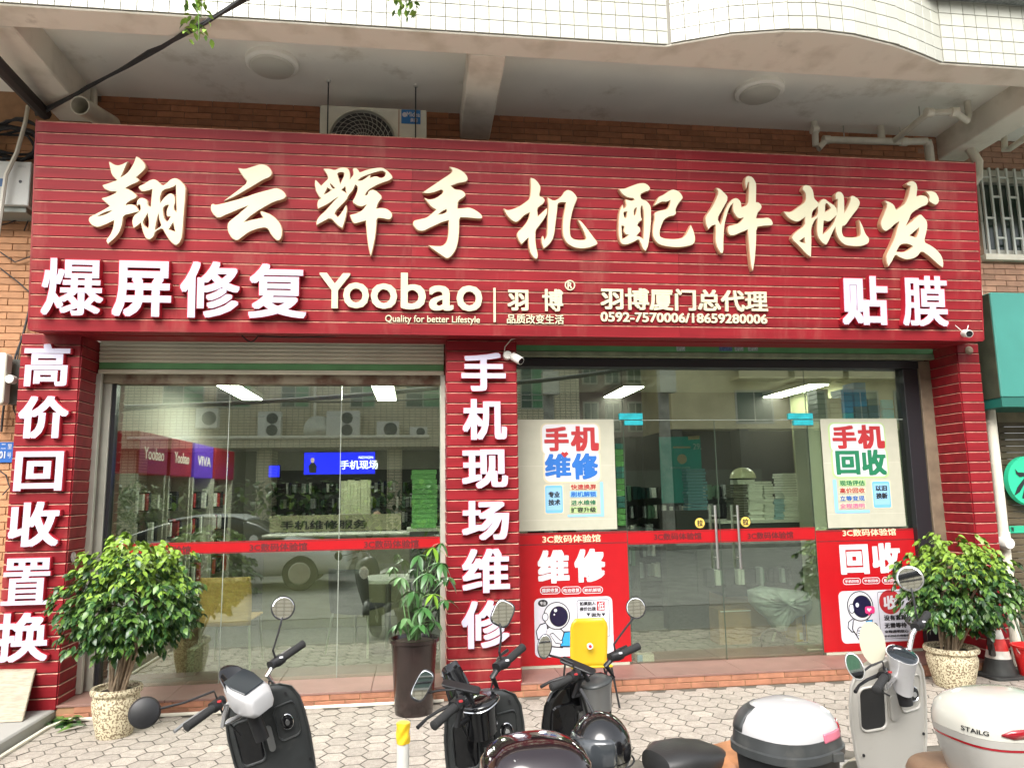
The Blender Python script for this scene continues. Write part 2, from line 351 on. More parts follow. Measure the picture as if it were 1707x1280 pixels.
BRUSH = [
 (140,250,7.53,[[(315,150),(375,190),(430,200),(490,180),(545,150),(500,250),(455,350),(540,300),(600,220),(635,150),(655,85),(700,110),(750,160),(775,215),(740,265),(680,320),(650,345),(690,375),(680,400),(590,435),(515,480),(590,515),(660,570),(655,600),(590,630),(540,660),(520,695),(600,685),(650,705),(690,770),(600,795),(490,820),(475,940),(440,1040),(370,1120),(300,1175),(280,1130),(330,1070),(370,980),(380,880),(300,920),(180,970),(110,950),(60,890),(65,850),(120,820),(240,760),(330,705),(225,610),(300,590),(400,545),(410,520),(330,520),(260,485),(235,445),(320,420),(420,380),(350,310),(330,220)],
  [(160,835),(220,830),(300,800),(360,755),(260,780)],
  [(685,460),(760,430),(820,385),(880,370),(930,400),(985,455),(1040,420),(1090,370),(1150,355),(1210,390),(1275,465),(1270,560),(1250,800),(1230,1090),(1200,1160),(1155,1200),(1090,1150),(1030,1060),(985,975),(890,1025),(875,1080),(830,1125),(780,1110),(740,1020),(715,910),(670,950),(625,975),(605,900),(625,830),(695,775),(715,750),(710,690),(690,680),(665,700),(665,650),(690,610),(740,605),(795,635),(800,700),(840,720),(850,600),(860,490),(800,510),(730,520),(695,485)],
  [(730,910),(760,960),(810,990),(820,900),(800,790)],[(935,790),(905,900),(890,1010),(980,955),(950,880)],
  [(985,500),(950,600),(955,670),(1020,590),(1080,545),(1130,570),(1145,640),(1120,740),(1165,790),(1160,560),(1155,435),(1110,470)],
  [(985,730),(1000,850),(1035,905),(1060,890),(1090,835),(1040,830),(1040,760),(1070,690),(1030,690)],[(1060,1000),(1150,1030),(1120,905)]]),
 (340,260,8.0,[[(460,165),(540,180),(640,150),(730,120),(790,115),(850,140),(895,190),(905,240),(880,280),(800,310),(700,370),(580,440),(430,530),(270,600),(350,540),(470,450),(590,350),(530,280),(490,220)],
  [(95,655),(120,640),(150,660),(300,625),(500,570),(700,500),(850,460),(960,430),(1020,450),(1070,490),(1095,540),(1060,575),(930,610),(820,670),(700,740),(600,815),(530,885),(640,855),(800,825),(770,785),(755,740),(850,765),(940,820),(1010,900),(1040,980),(1035,1080),(1000,1130),(960,1115),(900,1050),(860,970),(810,950),(720,965),(600,1010),(520,1070),(440,1130),(370,1090),(325,1010),(315,920),(345,870),(450,790),(530,720),(595,660),(450,715),(300,780),(190,830),(130,780),(95,720)]]),
 (510,260,7.53,[[(120,305),(190,380),(240,330),(280,290),(280,250),(225,165),(300,165),(360,185),(420,155),(480,145),(530,165),(550,220),(550,300),(600,240),(600,200),(590,165),(620,150),(655,180),(670,215),(760,180),(860,155),(960,150),(1010,180),(1070,240),(1085,280),(1040,310),(930,345),(850,385),(770,435),(735,500),(780,490),(785,450),(830,425),(880,440),(960,520),(900,590),(880,665),(940,655),(1010,665),(1070,710),(1080,760),(1050,800),(960,780),(885,775),(880,900),(860,1060),(815,1250),(790,1150),(770,1000),(755,810),(680,830),(610,850),(580,810),(555,745),(640,725),(720,680),(765,610),(700,635),(640,620),(585,575),(620,520),(650,440),(655,385),(620,360),(580,440),(530,495),(510,550),(345,715),(400,775),(455,710),(505,620),(515,680),(490,800),(455,905),(400,870),(310,770),(220,820),(135,865),(135,820),(170,760),(250,690),(310,620),(410,510),(360,540),(260,610),(155,660),(145,610),(155,560),(195,530),(170,510),(130,440),(115,360)],
  [(220,490),(270,470),(325,430),(270,395)],[(300,340),(310,385),(335,420),(370,405),(330,360)],[(385,220),(410,290),(430,360),(480,260),(485,210),(440,200)],[(440,430),(480,450),(515,480),(495,380)],
  [(645,310),(700,315),(740,290),(810,240),(800,280),(880,255),(940,285),(990,265),(1010,215),(960,180),(830,215),(700,265)]]),
 (670,270,7.53,[[(600,65),(680,80),(760,120),(810,170),(825,220),(800,250),(720,260),(610,300),(660,350),(740,355),(785,385),(795,420),(770,450),(700,490),(695,590),(760,585),(840,575),(900,595),(960,635),(1000,670),(1005,700),(985,712),(900,705),(800,695),(715,695),(715,850),(705,980),(680,1090),(630,1170),(570,1215),(500,1170),(400,1100),(335,1050),(420,1060),(510,1060),(565,1010),(590,900),(590,730),(500,755),(380,810),(270,865),(200,860),(140,790),(150,740),(220,725),(310,705),(380,650),(435,600),(370,560),(330,510),(285,455),(340,480),(430,460),(530,385),(500,340),(420,375),(330,395),(265,385),(360,320),(500,225),(600,160),(645,115)],
  [(445,665),(520,655),(570,630),(560,590),(500,620)]]),
 (830,285,8.0,[[(440,95),(490,110),(540,165),(570,220),(545,340),(590,350),(625,385),(610,430),(560,465),(520,500),(530,615),(590,560),(655,500),(650,580),(600,660),(540,740),(500,790),(495,900),(505,1010),(530,1110),(525,1170),(490,1165),(440,1100),(415,1000),(410,885),(360,930),(320,975),(285,930),(260,870),(265,820),(330,760),(380,700),(420,620),(430,550),(360,580),(300,640),(250,685),(190,660),(130,600),(80,505),(130,530),(200,515),(290,475),(380,415),(430,370),(445,250)],
  [(665,360),(750,405),(820,370),(860,330),(890,280),(930,255),(990,275),(1040,330),(1055,370),(1020,450),(990,540),(965,650),(955,760),(960,860),(990,905),(1060,925),(1140,925),(1185,910),(1160,830),(1110,730),(1070,655),(1110,675),(1180,760),(1260,870),(1330,960),(1310,985),(1220,1020),(1120,1035),(1020,1020),(930,970),(880,890),(865,780),(875,620),(900,500),(910,420),(850,415),(795,430),(785,550),(765,700),(750,840),(720,930),(660,1000),(615,1030),(590,970),(585,900),(600,870),(620,930),(660,870),(665,760),(670,600),(680,460)]]),
 (1010,295,8.533,[[(190,175),(260,175),(360,135),(470,95),(550,90),(600,120),(630,165),(610,195),(540,215),(485,250),(500,320),(570,340),(620,390),(640,450),(640,620),(625,800),(600,980),(565,1050),(530,1020),(500,940),(470,880),(380,930),(300,960),(240,960),(205,920),(180,800),(185,600),(200,480),(240,400),(250,460),(295,420),(285,350),(280,325),(370,345),(410,330),(395,300),(320,295),(240,250)],
  [(245,495),(260,585),(295,590),(305,490)],[(415,440),(395,480),(395,550),(415,550),(435,500),(440,435)],[(500,410),(490,480),(495,570),(515,610),(470,640),(440,690),(480,720),(490,770),(430,840),(480,850),(535,890),(545,700),(545,520),(525,410)],[(220,690),(230,890),(290,860),(330,820),(290,820),(255,780),(270,700)],
  [(690,405),(720,350),(750,290),(830,255),(890,210),(950,180),(1010,195),(1060,230),(1095,290),(1080,320),(1020,390),(985,470),(1000,515),(975,545),(900,560),(830,600),(790,680),(760,780),(765,850),(830,880),(950,890),(1070,880),(1130,840),(1170,770),(1210,690),(1245,770),(1270,870),(1255,950),(1160,985),(1020,1000),(880,990),(760,960),(700,900),(670,820),(675,700),(700,600),(690,520),(740,490),(820,475),(880,460),(915,390),(920,325),(870,355),(790,350),(740,380)]]),
 (1160,280,7.11,[[(245,240),(280,245),(340,300),(375,340),(370,390),(320,480),(250,600),(295,680),(320,600),(345,510),(390,420),(440,370),(490,360),(530,400),(540,470),(620,440),(630,300),(632,165),(615,170),(600,245),(585,180),(590,120),(620,95),(670,110),(710,170),(715,230),(710,410),(745,410),(780,450),(770,490),(730,530),(712,600),(790,600),(860,590),(900,620),(915,670),(880,682),(790,685),(715,700),(712,900),(695,1100),(675,1215),(655,1150),(630,900),(618,730),(540,760),(450,800),(400,795),(380,750),(385,690),(450,680),(530,650),(570,585),(510,600),(470,560),(440,500),(445,410),(400,460),(365,560),(335,680),(325,850),(325,1000),(300,1015),(260,950),(235,870),(240,750),(235,670),(190,680),(150,725),(120,660),(115,580),(180,490),(230,400),(275,290)]]),
 (1290,295,8.0,[[(380,170),(400,120),(440,110),(490,130),(525,190),(535,290),(590,340),(600,360),(640,305),(680,295),(740,340),(830,400),(845,490),(850,390),(855,290),(830,300),(820,230),(860,200),(900,205),(935,260),(940,490),(990,400),(1030,310),(1020,270),(1060,250),(1130,300),(1150,350),(1120,420),(1040,520),(950,650),(910,650),(905,740),(930,800),(1010,815),(1110,805),(1160,785),(1155,680),(1140,575),(1180,650),(1220,760),(1270,820),(1265,880),(1180,920),(1080,925),(960,910),(890,860),(840,770),(820,660),(780,740),(740,830),(700,910),(640,870),(590,800),(575,700),(585,540),(540,580),(495,680),(500,850),(495,1065),(440,1030),(340,920),(245,830),(250,780),(330,710),(415,650),(420,530),(370,570),(310,600),(240,575),(180,530),(135,465),(230,475),(320,410),(430,330),(430,230),(400,180)],
  [(500,555),(570,525),(590,480),(590,390),(510,460)],[(680,475),(740,440),(765,415),(720,355),(685,350)],[(650,770),(720,720),(800,620),(840,505),(740,600),(665,580)],[(335,860),(420,890),(410,800)]]),
 (1440,295,8.0,[[(830,200),(900,190),(960,210),(1000,280),(1000,340),(960,375),(910,350),(866,318),(880,270),(860,230)],
  [(620,60),(660,58),(700,90),(715,150),(700,265),(770,245),(830,260),(855,292),(858,335),(840,370),(760,400),(680,450),(630,490),(600,570),(555,660),(640,600),(700,540),(760,500),(790,530),(840,590),(848,660),(830,750),(800,870),(900,920),(980,980),(1040,1060),(1060,1140),(1055,1205),(1000,1170),(880,1060),(770,980),(720,1050),(650,1090),(560,1100),(480,1070),(420,1030),(380,1110),(330,1190),(305,1130),(300,1050),(350,950),(400,850),(430,760),(450,680),(475,590),(420,620),(350,690),(290,725),(245,690),(225,610),(270,500),(320,380),(285,320),(340,335),(400,370),(430,445),(500,400),(560,350),(600,250),(625,120),(590,115),(570,95)],
  [(605,785),(650,795),(700,815),(730,740),(740,670)],[(430,1000),(520,1010),(600,980),(660,925),(600,890),(510,890),(470,920)]]),
]

# ------------------------------------------------------------------ loops of alike pieces
def pieces(name, me, spots, parent, limit=300, stuff=None, key=None):
    """spots: (location, euler or None, scale or None); the nearest to the camera become objects, the rest one joined part"""
    spots = sorted(spots, key=lambda s: (Vector(s[0])-CAM).length)
    for s in spots[:limit]:
        o = bpy.data.objects.new(name, me); COL.objects.link(o); ORG[o.name] = Vector(s[0])
        o.parent = parent; o.location = Vector(s[0])-ORG[parent.name]
        if len(s) > 1 and s[1]: o.rotation_euler = s[1]
        if len(s) > 2 and s[2]: o.scale = s[2]
    if len(spots) > limit:
        mb = MB()
        for s in spots[limit:]:
            mt = Matrix.Translation(s[0])
            if len(s) > 1 and s[1]:
                from mathutils import Euler
                mt = mt @ Euler(s[1]).to_matrix().to_4x4()
            if len(s) > 2 and s[2]: mt = mt @ Matrix.Diagonal((*s[2], 1))
            mb.add([mt @ v.co for v in me.vertices], [tuple(p.vertices) for p in me.polygons], [p.material_index for p in me.polygons])
        o = mb.build(stuff or name+'_field', list(me.materials), parent, recalc=False); o['kind'] = 'stuff'

# ------------------------------------------------------------------ ground
struct(B(-60, 60, -60, 12, -.30, -.12).build('road', M['asphalt']))
pavement = struct(B(-2.80, 7.5, -1.73, .60, -.13, -.004).build('pavement', M['joint']))
hexm = MB(); R = .09
hexm.prism([(R*.945*cos(pi/3*k), R*.945*sin(pi/3*k)) for k in range(6)], lambda u, v, e: Vector((u, v, e)), -.02, .008, 0, 1)
hex_me = hexm.mesh('paver', [M['paver'], M['joint']], Vector((0, 0, 0)))
sp = []
row = 0; yy = -.045
nx = int(8.4/(1.5*R))
for i in range(nx):
    for j in range(13):
        x = -2.70+i*1.5*R; y = -.085-j*R*sqrt(3)-(R*sqrt(3)/2 if i % 2 else 0)
        if y > -1.60 and x < 5.6: sp.append(((x, y, -.008+rnd.uniform(-.0015, .002)), (0, 0, rnd.uniform(-.015, .015))))
pieces('paver', hex_me, sp, pavement, 300, 'paver_field')
struct(B(-60, -2.80, -1.73, .46, -.13, -.01).build('pavement', M['concrete']))
struct(B(7.5, 60, -1.73, 12, -.13, -.01).build('pavement', M['concrete']))
kerb = struct(B(-60, 60, -1.80, -1.735, -.14, -.012).build('kerb', M['concrete'], bevel=.01))
# raised concrete platform on the left with moss on its side, white pipe along its foot
struct(B(-9, -2.775, -2.6, .30, -.115, .085).build('platform', M['moss'], bevel=.012))

# ------------------------------------------------------------------ the building
bld = thing('apartment_building', 'cream and brick building whose ground floor holds the red phone shop, with tiled parapet overhead', 'building', (1.2, .47, 0))
ZC, ZB = 5.42, 5.154
# main walls (behind the glass line there is the shop; solid above and beside)
uw = B(-3.05, 5.45, .475, .70, 3.18, ZC).build('upper_wall', M['mortar'], bld)
lw = B(-9.0, -3.0, .475, .70, 0, ZC).build('left_wall', M['mortar_l'], bld)
# right wall with a window hole
RW = MB()
wx0, wx1, wz0, wz1 = PY(1628, 300, GY).x, 7.3, PY(1660, 424, GY).z, PY(1660, 283, GY).z
RW.box(5.35, wx0, .475, .70, 0, ZC); RW.box(wx0, 12, .475, .70, 3.25, wz0); RW.box(wx0, 12, .475, .70, wz1, ZC); RW.box(wx1, 12, .475, .70, wz0, wz1)
rw = RW.build('right_wall', M['mortar'], bld)
def brick_me(nm, m, L=.243, H=.057):
    return MB().box(-L/2, L/2, -.011, .004, -H/2, H/2).mesh(nm, [m], Vector((0, 0, 0)), bevel=.002)
def course(x0, x1, z0, z1, y, L=.25, H=.063, skip=None):
    out = []; r = 0; z = z0+H/2
    while z < z1:
        x = x0+(L/2 if r % 2 else 0)+L/2*0
        while x < x1:
            if not (skip and skip(x, z)): out.append(((x, y+rnd.uniform(0, .002), z), (0, rnd.uniform(-.004, .004), 0)))
            x += L
        z += H; r += 1
    return out
pieces('brick', brick_me('brick', M['brick_b']), course(-2.95, 5.5, 4.92, 5.40, .475), uw)
pieces('brick', brick_me('brick', M['brick_o']), course(-3.98, -3.05, .75, 5.10, .475), lw)
pieces('brick', brick_me('brick', M['brick_t']), course(5.45, 7.1, 2.95, 5.40, .475, skip=lambda x, z: x > wx0-.1 and wz0-.02 < z < wz1+.02)
       + course(5.72, 5.9, .05, 2.95, .475, L=.25), rw)
# soffit, beams, edge beam
B(-9, 12, -1.225, .70, ZC, ZC+.15).build('ceiling_slab', M['plaster'], bld)
for (x0, x1) in ((-3.30, -2.985), (.405, .70), (5.556, 5.87)):
    B(x0, x1, -.966, .474, ZB, ZC+.01).build('beam', M['beam'], bld, bevel=.012)
eb = MB()
bx = [(-9, -1.222), (-3, -1.222), (0, -1.222), (1.93, -1.222), (2.05, -1.277), (2.4, -1.422), (2.77, -1.505), (3.05, -1.53), (3.346, -1.508), (3.75, -1.42), (4.02, -1.33), (4.296, -1.225), (12, -1.225)]
top = [(x, y) for x, y in bx]
poly = top+[(12, -.966), (-9, -.966)]
eb.prism(poly, lambda u, v, e: Vector((u, v, e)), ZB-.001, ZB+.20)
eb.build('edge_beam', M['beam'], bld, bevel=.006)
# parapet with square tiles following the bowed line
pp = MB(); poly2 = [(x, y-.004) for x, y in bx]+[(12, -1.05), (-9, -1.05)]
pp.prism(poly2, lambda u, v, e: Vector((u, v, e)), ZB+.012, 6.1)
par = pp.build('parapet', M['grout'], bld)
tile_me = MB().box(-.053, .053, -.010, .003, -.053, .053).mesh('tile', [M['tile']], Vector((0, 0, 0)), bevel=.0015)
cum = 0; path = [Vector((x, y-.004, 0)) for x, y in bx[1:]]; path[0].x = -3.9; path[-1].x = 6.3
sp = []; T = .111; s = 0.05
seglen = [(path[i+1]-path[i]).length for i in range(len(path)-1)]
tot = sum(seglen)
while s < tot:
    a = s; i = 0
    while a > seglen[i] and i < len(seglen)-1: a -= seglen[i]; i += 1
    p = path[i].lerp(path[i+1], a/seglen[i]); d = (path[i+1]-path[i]).normalized()
    for r in range(7):
        z = ZB+.012+.056+r*T
        q = Vector((p.x, p.y, z))
        v = q-CAM; pyy = CY - F*v.dot(_u2)/v.dot(_f)
        if pyy > -30: sp.append(((q.x, q.y, q.z), (0, 0, atan2(d.y, d.x))))
    s += T
pieces('tile', tile_me, sp, par, 300, 'tile_field')
# stone coping band high on the right
B(4.0, 12, -1.36, -1.0, 5.63+.10, 5.86).build('coping', mat('grey_granite', (.20, .22, .21), .7, var=.3, scale=40), bld)

# ceiling lamps
M['lampd'] = mat('lamp_diffuser', (.62, .60, .52), .4)
for (px, py, lab) in ((454, 103, 'round white ceiling lamp on the left soffit bay above the air conditioner'), (1266, 149, 'round white ceiling lamp on the right soffit bay beyond the middle beam')):
    c = PZ(px, py, ZC)
    t = thing('ceiling_lamp', lab, 'lamp', c, 'round ceiling lamps under the soffit')
    MB().lathe([(.02, 0), (.225, 0), (.225, -.035), (.205, -.05), (.15, -.05)], c, 36).build('rim', M['plaster'], t, smooth=True)
    MB().lathe([(.02, -.045), (.19, -.045), (.175, -.065), (.10, -.085), (.02, -.092)], c, 36).build('diffuser', M['lampd'], t, smooth=True)

# ------------------------------------------------------------------ entrance step
step = thing('entrance_step', 'low brick step with speckled red brown ledge running along the shop front', 'step', (1.2, .2, 0))
B(-2.77, 5.16, .006, .60, -.05, .098).build('core', M['mortar_l'], step)
xs = -2.72; k = 0
stepb = MB().box(-.117, .117, -.006, .02, -.022, .022).mesh('brick', [M['step_brick']], Vector((0, 0, 0)), bevel=.0025)
sp = []
for r, z in enumerate((.024, .074)):
    x = -2.64+(.12 if r else 0)
    while x < 5.1:
        sp.append(((x, .004+rnd.uniform(-.001, .002), z+rnd.uniform(-.001, .001)), (0, 0, 0))); x += .243
pieces('brick', stepb, sp, step)
x = -2.768; n = 0
while x < 5.15:
    x2 = min(x+.80, 5.155)
    if not (.25 < (x+x2)/2 < .2): B(x, x2-.003, -.006, .60, .098, .115).build('ledge_tile', M['ledge'], step, bevel=.002)
    x = x2
BOLD = {'置': (.034, .012), '爆': (.022, .014), '膜': (.030, .018), '复': (.032, .022), '修': (.028, .022), '高': (.034, .024), '维': (.032, .024), '屏': (.032, .026), '换': (.030, .024)}
# ------------------------------------------------------------------ clad pillars
def slat_me(L, d, side, H=.0935):
    """one wrap-around slat: front board and the side board(s), in local coordinates, left end at x=0, front at y=0"""
    mb = MB(); h = H-.008
    prof = [(0, .002), (0, -.010), (h-.006, -.014), (h, -.009), (h, .002)]
    def ext(fn):
        n = len(prof); vs = [fn(a, z, y) for a in (0, 1) for (z, y) in prof]
        fs = [tuple(range(n))[::-1], tuple(range(n, 2*n))]; mm = [0, 0]
        for i in range(n):
            j = (i+1) % n; fs.append((i, j, n+j, n+i)); mm.append(1 if i == 2 or i == 3 else 0)
        mb.add(vs, fs, mm)
    ext(lambda a, z, y: Vector((a*L, y, z)))
    if side in ('r', 'b'): ext(lambda a, z, y: Vector((L-.002-y*0+.0-(y)*1.0-.012+.012, a*d-.0, z)))
    if side in ('l', 'b'): ext(lambda a, z, y: Vector((.002+y, a*d, z)))
    return mb.mesh('slat', [M['slat'], M['slat_lip']], Vector((0, 0, 0)))
def pillar(name_label, x0, x1, y0, z0, z1, side, n, chars):
    t = thing('clad_pillar', name_label, 'pillar', ((x0+x1)/2, y0+.2, z0), 'red slatted pillars of the shop front')
    B(x0+.006, x1-.006, y0+.006, .46, z0, z1).build('core', M['slat_back'], t)
    H = (z1-z0)/n; me = slat_me(x1-x0, .462-y0, side, H)
    for i in range(n):
        o = bpy.data.objects.new('slat', me); COL.objects.link(o); o.parent = t
        o.location = Vector((x0, y0, z0+i*H))-ORG[t.name]; ORG[o.name] = Vector((x0, y0, z0+i*H))
    for (ch, a, b, c, d) in chars:
        mb = MB(); xm = (a+c)/2; ym = (b+d)/2; e1 = .060
        # raised channel letter: red return behind a lit white face
        yf = y0-e1
        P = PY(a, ym, yf).x, PY(c, ym, yf).x, PY(xm, d, yf).z, PY(xm, b, yf).z
        g = .006
        bo, by = BOLD.get(ch, (.034, .030))
        add_text(mb, ch, fy(y0), P[0]-g, P[1]+g, P[2]-g, P[3]+g, .014, e1-.008, bold=bo+.008, boldy=by+.008, mf=1, ms=1)
        add_text(mb, ch, fy(y0), P[0], P[1], P[2], P[3], e1-.02, e1, bold=bo, boldy=by, mf=0, ms=1)
        mb.build('character', [M['white_face'], M['red_rim']], t, recalc=False)
    return t
pillar('leftmost red slatted pillar with six white characters reading down', -3.222, -2.768, 0.0, .087, 3.05, 'r', 32,
       [('高', 39, 573, 116, 644), ('价', 30, 660, 114, 731), ('回', 24, 752, 105, 818), ('收', 14, 836, 99, 911), ('置', 4, 930, 85, 1008), ('换', -8, 1021, 81, 1103)])
pillar('middle red slatted pillar with six white characters between window and doors', .257, .862, 0.0, .055, 3.03, 'b', 32,
       [('手', 769, 588, 843, 652), ('机', 771, 665, 845, 733), ('现', 770, 749, 847, 814), ('场', 770, 834, 849, 900), ('维', 770, 914, 850, 988), ('修', 769, 1000, 851, 1080)])
pillar('right red slatted pillar without lettering behind the right potted shrub', 5.165, 5.385, 0.0, .02, 3.05, 'l', 32, [])

# ------------------------------------------------------------------ fascia sign
sign = thing('fascia_sign', 'long red slatted shop fascia sign with cream brush characters and white block characters', 'sign', (1.1, -.25, 3.03))
U0, U1, VT = -3.05, 5.235, 1.697
sb = MB(); sb.prism([(U0+.01, 0.006), (U1-.01, .006), (U1-.01, VT-.01), (U0+.01, VT-.01)], SW, -.28, -.002)
sb.build('backing', M['slat_back'], sign)
ns = 18; H = VT/ns
for i in range(ns):
    mb = MB(); v0 = i*H; prof = [(v0, .0), (v0, .012), (v0+H-.0165, .0155), (v0+H-.0125, .0175), (v0+H-.0075, .012), (v0+H-.0075, 0)]
    n = 6; cuts = [U0, SUV(686, 400)[0]+rnd.uniform(-.004, .004), SUV(1129, 400)[0]+rnd.uniform(-.004, .004), U1]
    for ua, ub in zip(cuts, cuts[1:]):
      mb = MB(); de = rnd.uniform(-.001, .001); vs = [SW(u, v, e+de) for u in (ua+.001, ub-.001) for v, e in prof]
      fs = [tuple(range(n))[::-1], tuple(range(n, 2*n))]; mm = [0, 0]
      for a in range(n):
        b = (a+1) % n; fs.append((a, b, n+b, n+a)); mm.append(1 if a in (2, 3) else 0)
      mb.add(vs, fs, mm).build('slat', [M['slat'], M['slat_lip']], sign)
# end caps and red underside
for u in (U0-.012, U1):
    mb = MB(); mb.prism([(u, 0), (u+.012, 0), (u+.012, VT), (u, VT)], SW, -.28, .014); mb.build('end_trim', M['slat'], sign)
mb = MB(); mb.prism([(U0, -.012), (U1, -.012), (U1, -.001), (U0, -.001)], SW, -.27, .012); mb.build('underside', M['slat'], sign)
mb = MB(); mb.box(-3.0, 5.2, -.02, .20, 3.030, 3.042); mb.build('soffit_board', M['slat'], sign)
FE = .070; M['br'] = mat('brush_return', (.46, .24, .14), .5)
for (ox, oy, sc, loops) in BRUSH:
    lp = [smooth_loop([SUV(ox+x/sc, oy+y/sc, FE) for x, y in l]) for l in loops]
    mb = MB()
    vs, fs, fr = fill_curve(lp)
    mb.add([SW(x, y, FE if z > 0 else FE-.02) for x, y, z in vs], fs, [0 if a else 1 for a in fr])
    for k in range(8):
        a = k*pi/4+.1; ox_, oy_ = .0055*cos(a), .0055*sin(a)
        mb.add([SW(x+ox_, y+oy_, (FE-.008-.0004*k) if z > 0 else .018) for x, y, z in vs], fs, 2)
    mb.build('brush_character', [M['cream_face'], M['cream_side'], M['br']], sign, recalc=False)
for (ch, a, b, c, d) in (('爆', 69, 431, 173, 526), ('屏', 187, 435, 286, 528), ('修', 300, 436, 400, 530), ('复', 414, 440, 511, 531), ('贴', 1403, 460, 1480, 542), ('膜', 1504, 460, 1580, 544)):
    mb = MB(); e1 = .075; bo, by = BOLD.get(ch, (.036, .031))
    text_sign(mb, ch, a-1.5, b-1.5, c+1.5, d+1.5, .014, e1-.010, bold=bo+.008, boldy=by+.008, mf=1, ms=1)
    text_sign(mb, ch, a, b, c, d, e1-.02, e1, bold=bo, boldy=by, mf=0, ms=1)
    mb.build('block_character', [M['white_face'], M['red_rim']], sign, recalc=False)
def slogan(nm, s, a, b, c, d, bold, e1=.034, parent=sign):
    mb = MB(); text_sign(mb, s, a, b, c, d, .014, e1, bold=bold, mf=0, ms=1); mb.build(nm, [M['cream_face'], M['cream_side']], parent, recalc=False)
for ch, a, b, c, d in (('Y', 532, 455, 584, 514), ('o', 572, 471, 615, 514), ('o', 618, 472.5, 662, 515), ('b', 668, 455, 710, 516), ('a', 715, 476, 756, 518), ('o', 761, 476, 804, 519)):
    slogan('lettering', ch, a, b, c, d, .018, .05)
slogan('lettering', 'Quality for better Lifestyle', 642, 526, 800, 541, .012, .024)
slogan('lettering', '羽', 846, 483, 881, 518, .035); slogan('lettering', '博', 904, 482, 939, 519, .03)
slogan('lettering', '品质改变生活', 845, 524, 940, 540, .022, .026)
slogan('lettering', '羽博厦门总代理', 1001, 482, 1280, 518, .03)
slogan('lettering', '0592-7570006/18659280006', 1001, 522, 1279, 538, .03, .028)
slogan('lettering', 'R', 946, 470, 954, 481, .03, .026)
mb = MB(); u, v = SUV(950, 475.6, .02); ring = []
for k in range(24):
    a = 2*pi*k/24; ring.append([SW(u+r*cos(a), v+r*sin(a), e) for r, e in ((.036, .014), (.036, .026), (.046, .026), (.046, .014))])
mb.rings(ring+[ring[0]], 0, caps=False); mb.build('registered_ring', M['cream_face'], sign)
a = SUV(822.5, 480, .03); b = SUV(826.5, 537, .03)
mb = MB(); mb.prism([(a[0], b[1]), (b[0], b[1]), (b[0], a[1]), (a[0], a[1])], SW, .014, .032); mb.build('divider', M['cream_face'], sign)

# ------------------------------------------------------------------ left bay: rolled shutter, frame, glass
def zat(px, py, y=GY): return PY(px, py, y).z
def xat(px, py, y=GY): return PY(px, py, y).x
XL0, XL1 = -2.768, .257                              # openings between the pillars
XR0, XR1 = .862, 5.165
sh = thing('roller_shutter', 'beige rolled up shutter with a green bottom bar above the left window', 'shutter', (-1.25, .3, 2.6))
z = 3.0; ztop = zat(450, 566, .32); zsl = zat(450, 606, .32)
k = 0; n = 7; Hs = (3.11-zsl)/n
for i in range(n):
    mb = MB(); z0 = zsl+i*Hs
    prof = [(z0, .34), (z0, .318), (z0+Hs*.25, .306), (z0+Hs*.75, .306), (z0+Hs*.97, .318), (z0+Hs*.97, .34)]
    mb.rings([[Vector((x, y, zz)) for zz, y in prof] for x in (XL0+.02, XL1-.02)], 0); mb.build('shutter_slat', M['shut'], sh)
zg = zat(450, 617, .32)
B(XL0+.02, XL1-.02, .312, .34, zg, zsl-.002).build('bottom_bar', M['shut_g'], sh, bevel=.004)
zb = zat(450, 624, .32)
B(XL0+.02, XL1-.02, .300, .335, zb, zg-.002).build('bottom_rail', M['shut'], sh, bevel=.004)
for x in (XL0+.002, XL1-.05): B(x, x+.048, .30, .345, .12, zb-.002).build('guide_rail', M['alu'], sh, bevel=.003)
zl = zat(450, 640, .40)
win = thing('shop_window', 'large left shop window of three glass panes with a red sticker band', 'window', (-1.25, GY, .115))
B(XL0+.01, XL1-.01, .38, .52, zl, 3.0).build('lintel', M['rust'], win)
B(XL0+.01, XL0+.10, .40, .50, .115, zl).build('frame', M['alu'], win, bevel=.003)
B(XL0+.10, XL0+.135, .42, .50, .115, zl).build('frame', M['alu_dark'], win, bevel=.003)
B(XL1-.05, XL1-.01, .40, .50, .115, zl).build('frame', M['alu'], win, bevel=.003)
g1, g2 = xat(376, 850), xat(566, 850)
for (a, b) in ((XL0+.135, g1-.003), (g1+.003, g2-.003), (g2+.003, XL1-.05)):
    B(a, b, GY-.005, GY+.005, .116, zl).build('pane', M['glass'], win)
for x in (g1, g2): B(x-.0028, x+.0028, GY-.006, GY+.006, .116, zl-.002).build('joint_seal', mat('silicone', (.30, .33, .28), .3), win)
BY = GY-.007
z0, z1 = zat(560, 917), zat(560, 898)
band = B(XL0+.14, XL1-.052, BY-.001, BY, z0, z1).build('sticker_band', M['red'], win)
mb = MB(); mb.box(XL0+.14, XL1-.052, BY-.0022, BY-.0012, z1-.012, z1-.006); mb.box(XL0+.14, XL1-.052, BY-.0022, BY-.0012, z0+.004, z0+.010)
mb.build('band_line', M['txt_dk'], win, recalc=False)
for (a, b, yc) in ((222, 318, 917), (416, 512, 911), (607, 698, 906)):
    mb = MB(); text_px(mb, '3C数码体验馆', a, yc-6.5, b, yc+6.5, BY, .0025, bold=.02); mb.build('band_text', M['txt_dk'], win, recalc=False)

